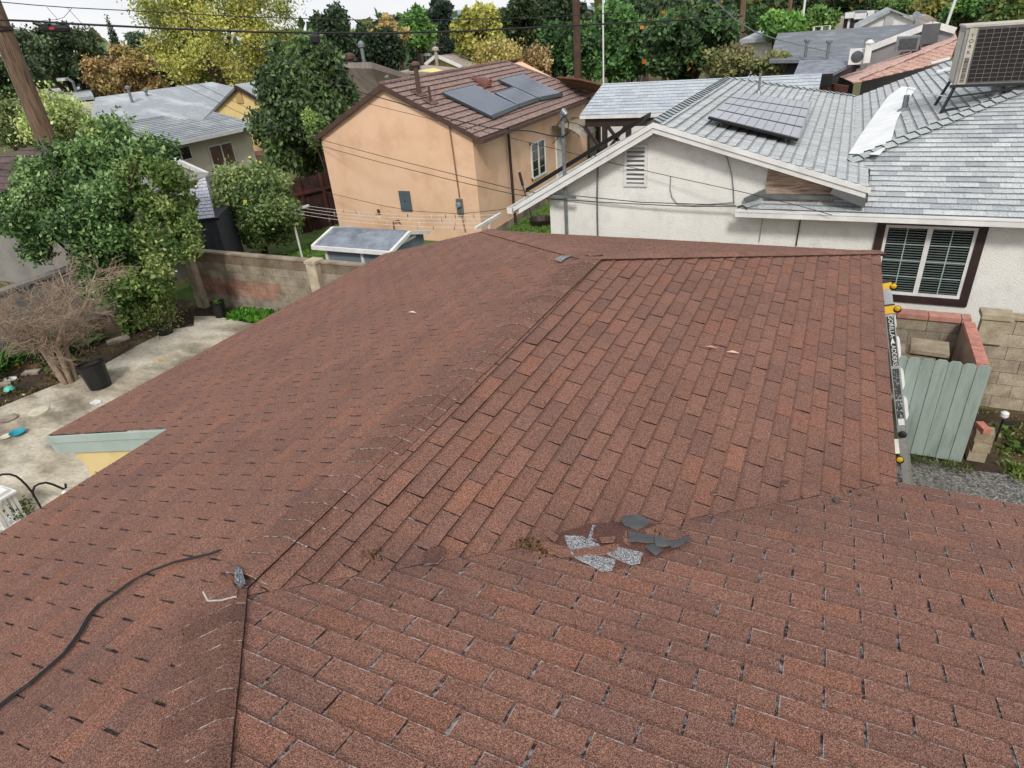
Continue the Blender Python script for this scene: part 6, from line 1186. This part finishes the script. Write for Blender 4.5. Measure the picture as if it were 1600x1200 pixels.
tree('dark_tree', 'dark spiky tree at the right edge of the huge yellow-green tree', 495, 52, 34, 50, 38, ['2f4426', '3a5030'], n=1600, leafs=.4, nclump=16, seed=16, jag=1.0)
tree('golden_tree', 'golden-brown topped tree behind the very dark conifer', 608, 62, 70, 62, 40, ['a8964a', 'b8a452', '93883c', 'a08448'], n=4500, leafs=.4, nclump=26, clr=.26, seed=17)
tree('round_green_tree', 'tall rounded fresh-green tree left of the two-tiered dark tree', 655, 48, 58, 76, 48, GN, n=7000, leafs=.42, nclump=40, clr=.26, seed=18, shape='egg')
tree('tall_dark_tree', 'tall dark-crowned tree reaching the top edge left of centre', 684, 22, 56, 46, 60, ['2b3b2c', '36493a', '223024'], n=4500, leafs=.5, nclump=26, clr=.28, seed=19)
tree('dark_shrub', 'dark round shrub above the small pale-yellow gables', 698, 72, 30, 30, 48, ['27382a', '334635'], n=1300, leafs=.35, nclump=12, seed=20, cat='shrub')
tree('tiered_conifer', 'small dark tiered conifer left of the very distant grey roof', 646, 92, 20, 36, 38, ['22351f', '2c4226'], n=900, leafs=.3, nclump=16, seed=21, shape='cone', flat=.4)
tree('olive_tree', 'olive-yellow tree right of the dark round shrub', 745, 52, 80, 86, 44, ['9a9a30', 'aaa63c', '86882a', '6f7a2c'], n=8000, leafs=.42, nclump=40, clr=.24, seed=22)
tree('bare_tree', 'sparse yellow-twigged tree rising behind the orange house roof, left of centre', 775, 92, 92, 66, 26, ['a89a48', 'b8a650', '8f8a38'], n=3200, leafs=.2, nclump=44, clr=.3, seed=23, fill=0, jag=1.6)
tree('russet_bush', 'russet-brown bush between the sparse yellow-twigged tree and the brown pole', 838, 96, 60, 60, 25.5, ['977a48', 'a88c54', '83703e'], n=2800, leafs=.2, nclump=30, clr=.28, seed=24, fill=0, jag=1.5, cat='bush')
tree('dark_tree', 'dark tree touching the top edge right of the olive-yellow tree', 812, 32, 76, 74, 50, DK, n=6500, leafs=.46, nclump=34, seed=25, clr=.26)
tree('dark_tree', 'black-green tree at the top edge behind the brown wooden pole', 872, 22, 90, 70, 54, ['26361f', '314426', '3d5030'], n=6500, leafs=.5, nclump=34, seed=26, clr=.26)
tree('hedge_tree', 'dense green hedge tree directly left of the brown wooden pole', 868, 78, 72, 92, 33, ['35552a', '47702f', '2a4522'], n=8500, leafs=.34, nclump=44, clr=.24, seed=27)
tree('hedge_tree', 'dense green hedge tree directly behind and right of the brown wooden pole', 915, 82, 62, 92, 31.5, ['3c6430', '52802f', '2d4c24', '5f8a3a'], n=8500, leafs=.34, nclump=44, clr=.24, seed=28)
tree('green_tree', 'mid-green tree behind the tall thin white mast', 958, 62, 90, 118, 36, ['4f7f30', '639238', '3d6626', '2d4c20'], n=11000, leafs=.38, nclump=50, clr=.22, seed=29)
tree('hedge_tree', 'green hedge tree between the tall white mast and the orange-fruited tree', 985, 92, 62, 66, 31, ['3a6429', '4e7d30', '2b4a20'], n=5500, leafs=.33, nclump=34, clr=.26, seed=30)
tree('orange_fruited_tree', 'wide dark green tree speckled with orange fruit behind the carport roof', 1068, 68, 172, 116, 31, ['34522a', '42642e', '283f20', '557a36'], n=17000, leafs=.34, nclump=70, clr=.2, seed=31, fruit=(260, ['d8863a', 'cf9440', 'c0702c'], .2))
tree('dark_tree', 'dark tree at the top edge behind the orange-fruited tree', 1010, 18, 120, 60, 58, ['2d4426', '3a5530', '466638'], n=6500, leafs=.5, nclump=34, seed=32, clr=.26)
tree('olive_bush', 'greyish olive bush behind the white house ridge, right of the orange-fruited tree', 1140, 100, 96, 56, 29, ['7a7c42', '8a864a', '5f6a35', '6d5f45'], n=6000, leafs=.26, nclump=40, clr=.25, seed=33, fill=.1, jag=.9, cat='bush')
tree('olive_bush', 'greyish olive bush beside the flat dark patio cover', 1208, 104, 66, 44, 28, ['7a7c42', '66703a', '55602f'], n=3500, leafs=.25, nclump=26, clr=.28, seed=34, fill=.1, jag=.9, cat='bush')
tree('round_hedge', 'rounded bright green tree left above the slate-grey roof', 1224, 40, 84, 46, 50, ['5c8a2c', '6f9c34', '487224'], n=6500, leafs=.38, nclump=34, clr=.26, seed=35)
tree('round_hedge', 'rounded green tree just left of the beige block building', 1285, 32, 56, 44, 62, ['5f8a30', '7a9c44', '4a7028'], n=4500, leafs=.42, nclump=28, clr=.28, seed=36)
tree('dark_tree', 'dark tree mass between the two rounded green trees and the distant hill', 1250, 12, 70, 40, 80, DK, n=3500, leafs=.6, nclump=24, seed=37)
tree('green_tree', 'green tree above the distant white-walled house', 1180, 30, 50, 36, 62, ['3f6426', '55802f', '2f4c20'], n=3000, leafs=.45, nclump=22, seed=38)
tree('dark_tree', 'dark tree at the top edge right of the orange-fruited tree', 1118, 14, 80, 50, 70, ['3a5232', '4a643c', '2d4228'], n=4000, leafs=.55, nclump=26, seed=39)
hills = [(1340, 8, 70, 36, 95, ['3f5a2c', '55702f', '2f4622'], 'dark green hillside tree above the rooftop boxes'), (1405, 6, 70, 40, 90, ['55782f', '6b8a36', '43602a'], 'green hillside tree behind the white clapboard gable'), (1455, 10, 60, 42, 84, ['7a7a30', '8a8a3a', '5f6a2c'], 'olive hillside tree above the thin pale leaning pole'), (1510, 14, 80, 50, 74, ['4f7f2f', '669638', '3c6426'], 'bright green hillside tree above the air conditioner'), (1575, 16, 70, 50, 70, ['5f7a30', '8a8a38', '46602a'], 'yellowish green hillside tree at the upper right corner'), (1300, 2, 60, 30, 100, ['33482a', '435c34'], 'small dark hillside tree at the top edge near the two rounded green trees')]
for i, (a, b, w_, h_, y_, c_, lb) in enumerate(hills): tree('hillside_tree', lb, a, b, w_, h_, y_, c_, n=3500, leafs=.6, nclump=26, clr=.26, seed=50+i)
for i, (px, wpx, y_, lb) in enumerate(((440, 90, 44, 'dark undergrowth tree low behind the avocado tree'), (730, 60, 62, 'low green tree far behind the olive-yellow tree'), (260, 90, 45, 'low green tree behind the two-level grey roof'), (20, 110, 26, 'dark green tree at the left edge behind the bamboo'), (1040, 120, 40, 'dark undergrowth behind the orange-fruited tree'), (575, 80, 60, 'far green tree low behind the conifers'))):
    c_ = (100+(1-px/1600)*0, )
    hy_ = 43+(800-px)*.0893
    tree('background_tree', lb, px, hy_+8, wpx, 70, y_, DK+['4a6a30'], n=4000, leafs=.42, nclump=26, seed=70+i)
# palm
c = pyy(617, 30, 60); pt = thing('palm_tree', (c[0], 60, 0), 'small distant palm silhouetted against the sky near the top centre-left', 'palm', 'trees beyond the houses')
mb = MB(); mb.tube([(c[0], 60, 0), (c[0], 60, c[2]-.3)], .25, 8); mb.build('trunk', BARK, pt)
rgp = np.random.default_rng(4); V = []
for k in range(26):
    a = rgp.uniform(0, 6.28); el = rgp.uniform(-.5, 1.0); L_ = rgp.uniform(1.2, 1.8)
    for j in range(6):
        t0, t1 = j/6, (j+1)/6; f = lambda t: c+np.array((math.cos(a)*math.cos(el)*t*L_, math.sin(a)*math.cos(el)*t*L_, math.sin(el)*t*L_-1.1*t*t)); s_ = np.array((-math.sin(a), math.cos(a), -.4))*.14*(1-t0*.7)
        V.append([f(t0)-s_, f(t1)-s_*.8, f(t1)+s_*.8, f(t0)+s_])
tree_mesh('crown', pt, np.array(V), pal(['3b4d38', '4a5c40'], len(V), rgp), leaf)
# far wood and hills
hp = np.random.default_rng(8); N_ = 26000; az = hp.uniform(-1.35, .75, N_); dd = hp.uniform(95, 260, N_); X = CAM[0]+np.sin(az)*dd; Y_ = CAM[1]+np.cos(az)*dd; cellh = 5.0+3.2*np.sin(X*.11+2)*np.cos(Y_*.07)+1.6*np.sin(X*.37)*np.sin(Y_*.29)
cellh = cellh+np.clip((az-.0)*14, 0, 9)*np.clip((dd-110)/60, 0, 1)
Z_ = np.clip(cellh, 2, 30)*hp.uniform(.3, 1, N_)**.5
o = tree_mesh('distant_wood', None, leaves(np.c_[X, Y_, Z_], 2.0, hp, up=.5, aspect=.9), pal(['3a5030', '4a6238', '5f7540', '2f4228', '7a7a45'], N_, hp, .2), leaf); tag(o, kind='stuff')
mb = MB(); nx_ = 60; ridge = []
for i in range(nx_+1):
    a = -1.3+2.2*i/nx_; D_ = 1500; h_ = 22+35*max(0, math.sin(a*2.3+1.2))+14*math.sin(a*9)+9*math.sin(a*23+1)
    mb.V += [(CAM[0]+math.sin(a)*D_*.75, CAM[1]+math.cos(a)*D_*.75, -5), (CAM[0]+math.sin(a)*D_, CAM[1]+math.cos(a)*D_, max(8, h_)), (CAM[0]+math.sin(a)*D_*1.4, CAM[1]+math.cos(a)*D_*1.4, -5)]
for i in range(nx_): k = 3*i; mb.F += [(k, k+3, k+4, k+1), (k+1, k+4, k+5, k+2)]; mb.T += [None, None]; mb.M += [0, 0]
o = mb.build('hills', M('hazy_hills', '8f9fb0', '7c8c9c', .01, 1, 0), None, origin=(0, 0, 0)); tag(o, kind='structure')  # distance haze painted into the bluish base colour
# ================================================================== damage and loose things on the red roof
PR = np.array((XR, 0, H0+.008)); nRt = np.array((SL, 0, 1.)); PF3 = np.array((XR, 0, H0+.008)); nF3 = np.array((0, SL, 1.)); PLt = np.array((-2.96, 0, H0+.008)); nLt = np.array((-SL, 0, 1.))
def on(px, py, side):
    if side == 'R': return ppl(px, py, PR, nRt)
    if side == 'F': return ppl(px, py, PF3, nF3)
    if side == 'L': return ppl(px, py, PLt, nLt)
    a = ppl(px, py, PR, nRt); b = ppl(px, py, PF3, nF3); return a if a[2] > b[2]-0 and (a-CAM)@_f < (b-CAM)@_f else b
def sil(px, py):
    a = ppl(px, py, PR, nRt); b = ppl(px, py, PF3, nF3); return min((a, b), key=lambda p: (p-CAM)@_f)
SIL = shingle_mat('bared_granules', ('2c2c2e', '77777a', 'c4c4c6'), '5f5d5c', gran=140, light=(.65, .65, .65), stain=1)
FELT = M('torn_felt', '4a4c4f', '5c5e60', 9, .9, .5, 60, big=5, bigc='6a5f58', bright=.75, fine=.12)
RUST = shingle_mat('rusty_shingle', ('46312a', '7a5344', '9a7260'), '4f3f3a', gran=200)
def scrap(name, pts, m, th=.006, lift=0.004, parent=None, tilt=0.0, label=None, cat=None, group=None, seed=0, tint=None):
    rr = random.Random(seed+len(pts)*7+int(pts[0][0])); P = [sil(*p)+np.array((0, 0, lift+rr.random()*tilt)) for p in pts]
    # add mid points so torn edges are ragged
    Q = []
    for i in range(len(P)):
        a, b = P[i], P[(i+1) % len(P)]; Q.append(a); L_ = np.linalg.norm(b-a); k = max(1, int(L_/.05))
        for j in range(1, k): q = a+(b-a)*j/k; q = q+np.array((rr.uniform(-.009, .009), rr.uniform(-.009, .009), rr.uniform(0, .004))); Q.append(q)
    mb = MB(); n = len(Q); c = sum(Q)/n; mb.t = tint or (1, 1, 1)
    T = [q+np.array((0, 0, th)) for q in Q]; mb.add(Q+T+[c+np.array((0, 0, th*1.3))], [(n+i, n+(i+1) % n, 2*n) for i in range(n)]); mb.t = (1.5, 1.5, 1.5, .5)
    mb.add(Q+T, [(i, (i+1) % n, (i+1) % n+n, i+n) for i in range(n)])
    o = mb.build(name, m, parent)
    if label: tag(o, label, cat, group)
    return o
scrap('bare_patch', ((866, 836), (900, 826), (930, 818), (968, 816), (1000, 812), (1034, 824), (1066, 842), (1052, 862), (1030, 870), (1004, 880), (970, 888), (930, 884), (896, 874), (868, 862)), RED, parent=house, lift=0.001, th=.002, tint=(.62, .56, .57))  # dark underlayment of the tear, its tone also painting the gap shadows
scrap('bare_patch', ((882, 838), (902, 834), (906, 843), (916, 844), (926, 822), (948, 828), (962, 838), (952, 848), (935, 846), (938, 858), (912, 866), (893, 868)), SIL, parent=house)
scrap('bare_patch', ((895, 870), (920, 868), (962, 876), (956, 893), (940, 894), (918, 882)), SIL, parent=house, lift=.003)
scrap('bare_patch', ((945, 866), (965, 856), (1006, 866), (1000, 882), (985, 884), (962, 874)), SIL, parent=house, lift=.006)
scrap('bare_patch', ((845, 850), (892, 852), (900, 868), (876, 872), (850, 862)), RUST, parent=house, lift=.002)
scrap('bare_patch', ((963, 830), (975, 823), (985, 858), (974, 856)), RUST, parent=house, lift=.003)
scrap('bare_patch', ((1000, 822), (1040, 820), (1062, 842), (1042, 850), (1010, 838)), RUST, parent=house, lift=.001)
LOOSE = 'torn roofing scraps'
scrap('felt_scrap', ((970, 818), (978, 808), (1000, 808), (1018, 818), (996, 832), (975, 826)), FELT, tilt=.02, lift=.008, label='rounded dark felt scrap, the upper one of the torn patch in the valley', cat='roofing scrap', group=LOOSE)
scrap('felt_scrap', ((982, 835), (1022, 842), (1024, 852), (981, 850)), FELT, tilt=.014, lift=.012, label='long dark felt strip at the middle of the torn patch', cat='roofing scrap', group=LOOSE)
scrap('felt_scrap', ((1022, 842), (1040, 846), (1050, 856), (1036, 860), (1024, 858)), FELT, tilt=.012, lift=.018, label='square dark felt scrap in the torn patch, right of the long strip', cat='roofing scrap', group=LOOSE, tint=(1.15, 1.15, 1.15))
scrap('felt_scrap', ((1006, 858), (1022, 854), (1036, 862), (1024, 872)), FELT, tilt=.01, lift=.010, label='pointed dark felt scrap, lowest of the torn patch', cat='roofing scrap', group=LOOSE)
scrap('felt_scrap', ((1046, 850), (1076, 842), (1081, 848), (1062, 856), (1048, 860)), FELT, tilt=.02, lift=.010, label='arrow-like dark felt scrap, rightmost of the torn patch', cat='roofing scrap', group=LOOSE, tint=(.9, .9, .95))
scrap('shingle_scrap', ((936, 846), (962, 844), (958, 852), (940, 854)), RED, tilt=.012, lift=.016, label='small red-brown shingle flap lying on the bared silver granules', cat='roofing scrap', group=LOOSE)
scrap('bare_patch', ((893, 862), (935, 856), (968, 852), (962, 864), (930, 869), (900, 872)), RUST, parent=house, lift=.007)
scrap('bare_patch', ((1028, 826), (1052, 832), (1066, 842), (1046, 846), (1030, 838)), RED, parent=house, lift=.006)
scrap('shingle_scrap', ((860, 832), (873, 842), (868, 852), (850, 838)), RED, tilt=.01, lift=.014, label='lifted red-brown shingle corner at the upper left of the torn patch', cat='roofing scrap', group=LOOSE)
scrap('shingle_scrap', ((1109, 771), (1120, 770), (1121, 775), (1112, 776)), RED, lift=.008, tilt=.006, tint=(.6, .65, .75), label='small grey felt scrap lying alone above and right of the torn patch', cat='roofing scrap', group=LOOSE)
scrap('shingle_scrap', ((1224, 752), (1234, 752), (1229, 760), (1218, 759)), RED, lift=.004, label='dark smudge-like scrap on the shingles near the valley, farthest right', cat='roofing scrap', group=LOOSE, tint=(.55, .55, .6))
scrap('shingle_scrap', ((662, 868), (676, 856), (694, 856), (698, 868), (684, 882), (664, 884)), RED, lift=.006, tint=(.55, .55, .62), label='dark brown shingle scrap in the valley left of the torn patch', cat='roofing scrap', group=LOOSE)
scrap('shingle_scrap', ((1300, 780), (1312, 782), (1306, 788)), FELT, lift=.008, label='tiny dark scrap in the valley close to the ladder', cat='roofing scrap', group=LOOSE)
# torn ridge end
def onp(px, py, P, n, h=0): return ppl(px, py, np.array(P)+np.array((0, 0, h)), n)
def piece(name, pts, P, n, m, parent, h=.02, th=.006, tint=None, label=None, cat=None, group=None):
    Q = [ppl(a, b, np.array(P)+np.array((0, 0, h)), n) for a, b in pts]; mb = MB(); mb.t = tint; mb.prism(Q, (0, 0, th)); o = mb.build(name, m, parent)
    if label: tag(o, label, cat, group)
    return o
piece('torn_cap', ((317, 926), (324, 922), (362, 912), (372, 922), (370, 934), (346, 939), (325, 941)), PLt, nLt, RED, house, h=.022)
piece('torn_edge', ((316, 926), (319, 925), (326, 939), (345, 938), (370, 932), (370, 933.5), (346, 940), (324, 941)), PLt, nLt, M('worn_white_edge', 'cfc8c2', 'b0a8a2', 60, .9), house, h=.024)
piece('bare_patch', ((368, 884), (378, 890), (384, 912), (376, 920), (368, 912), (366, 898)), PLt, nLt, SIL, house, h=.03, tint=(.6, .6, .65))
# far ridge end: torn grey scrap at the apex
piece('bare_patch', ((866, 406), (878, 400), (892, 400), (884, 404), (876, 410)), (0, YA, RH), (-SL, 0, 1.), SIL, house, h=.02, tint=(.9, .9, .9))
rv_ = np.random.default_rng(3)
for sd_, (cx_, cy_, n_, sx_, sy_) in enumerate(((822, 850, 120, 9, 4), (850, 862, 60, 8, 4), (1045, 838, 60, 14, 5), (580, 868, 45, 8, 5), (1330, 775, 40, 40, 4))):
    Pq = np.array([sil(cx_+rv_.normal()*sx_, cy_+rv_.normal()*sy_) for _ in range(n_)])+np.array((0, 0, .006)); o = tree_mesh('roof_litter', None, leaves(Pq, .022, rv_, up=1.5), pal(['5a4028', '7d6040', '3e2c1e', '8a6d48'], n_, rv_), leaf); tag(o, kind='stuff')
# little dead leaves
for i, (px, py, lb) in enumerate(((644, 490, 'small pale leaf on the left slope near the far ridge end'), (1144, 553, 'curled dry leaf with a white tip on the right slope'), (1110, 545, 'dry reddish leaf on the right slope, left of the curled one'))):
    c = on(px, py, 'L' if i == 0 else 'R'); mb = MB(); mb.t = ((1.2, .9, .85), (1.1, .8, .7), (.7, .45, .4))[i]; mb.prism([c+np.array((-.05, 0, .012)), c+np.array((0, .02, .022)), c+np.array((.06, .0, .014)), c+np.array((.0, -.018, .022))], (0, 0, .003)); o = mb.build('dry_leaf', cream); tag(o, lb, 'leaf')
# black cable on the left slope
pts = [(341, 861), (322, 867), (300, 872), (270, 879), (235, 892), (205, 908), (172, 932), (152, 946), (138, 962), (122, 990), (100, 1020), (75, 1042), (45, 1068), (20, 1085), (-4, 1104), (-30, 1130)]
P_ = [onp(a, b, PLt, nLt, .012) for a, b in pts]
cb_ = thing('black_cable', P_[0], 'loose black cable snaking down the left slope of the red roof', 'cable')
mb = MB(); mb.tube(P_, .0058, 8); mb.build('strand', black_rubber, cb_)
mb = MB(); mb.tube([p+np.array((.012, .012, .004)) for p in P_[:7]]+[p+np.array((.014, .002, .002)) for p in P_[7:]], .0045, 8); mb.build('strand', black_rubber, cb_)
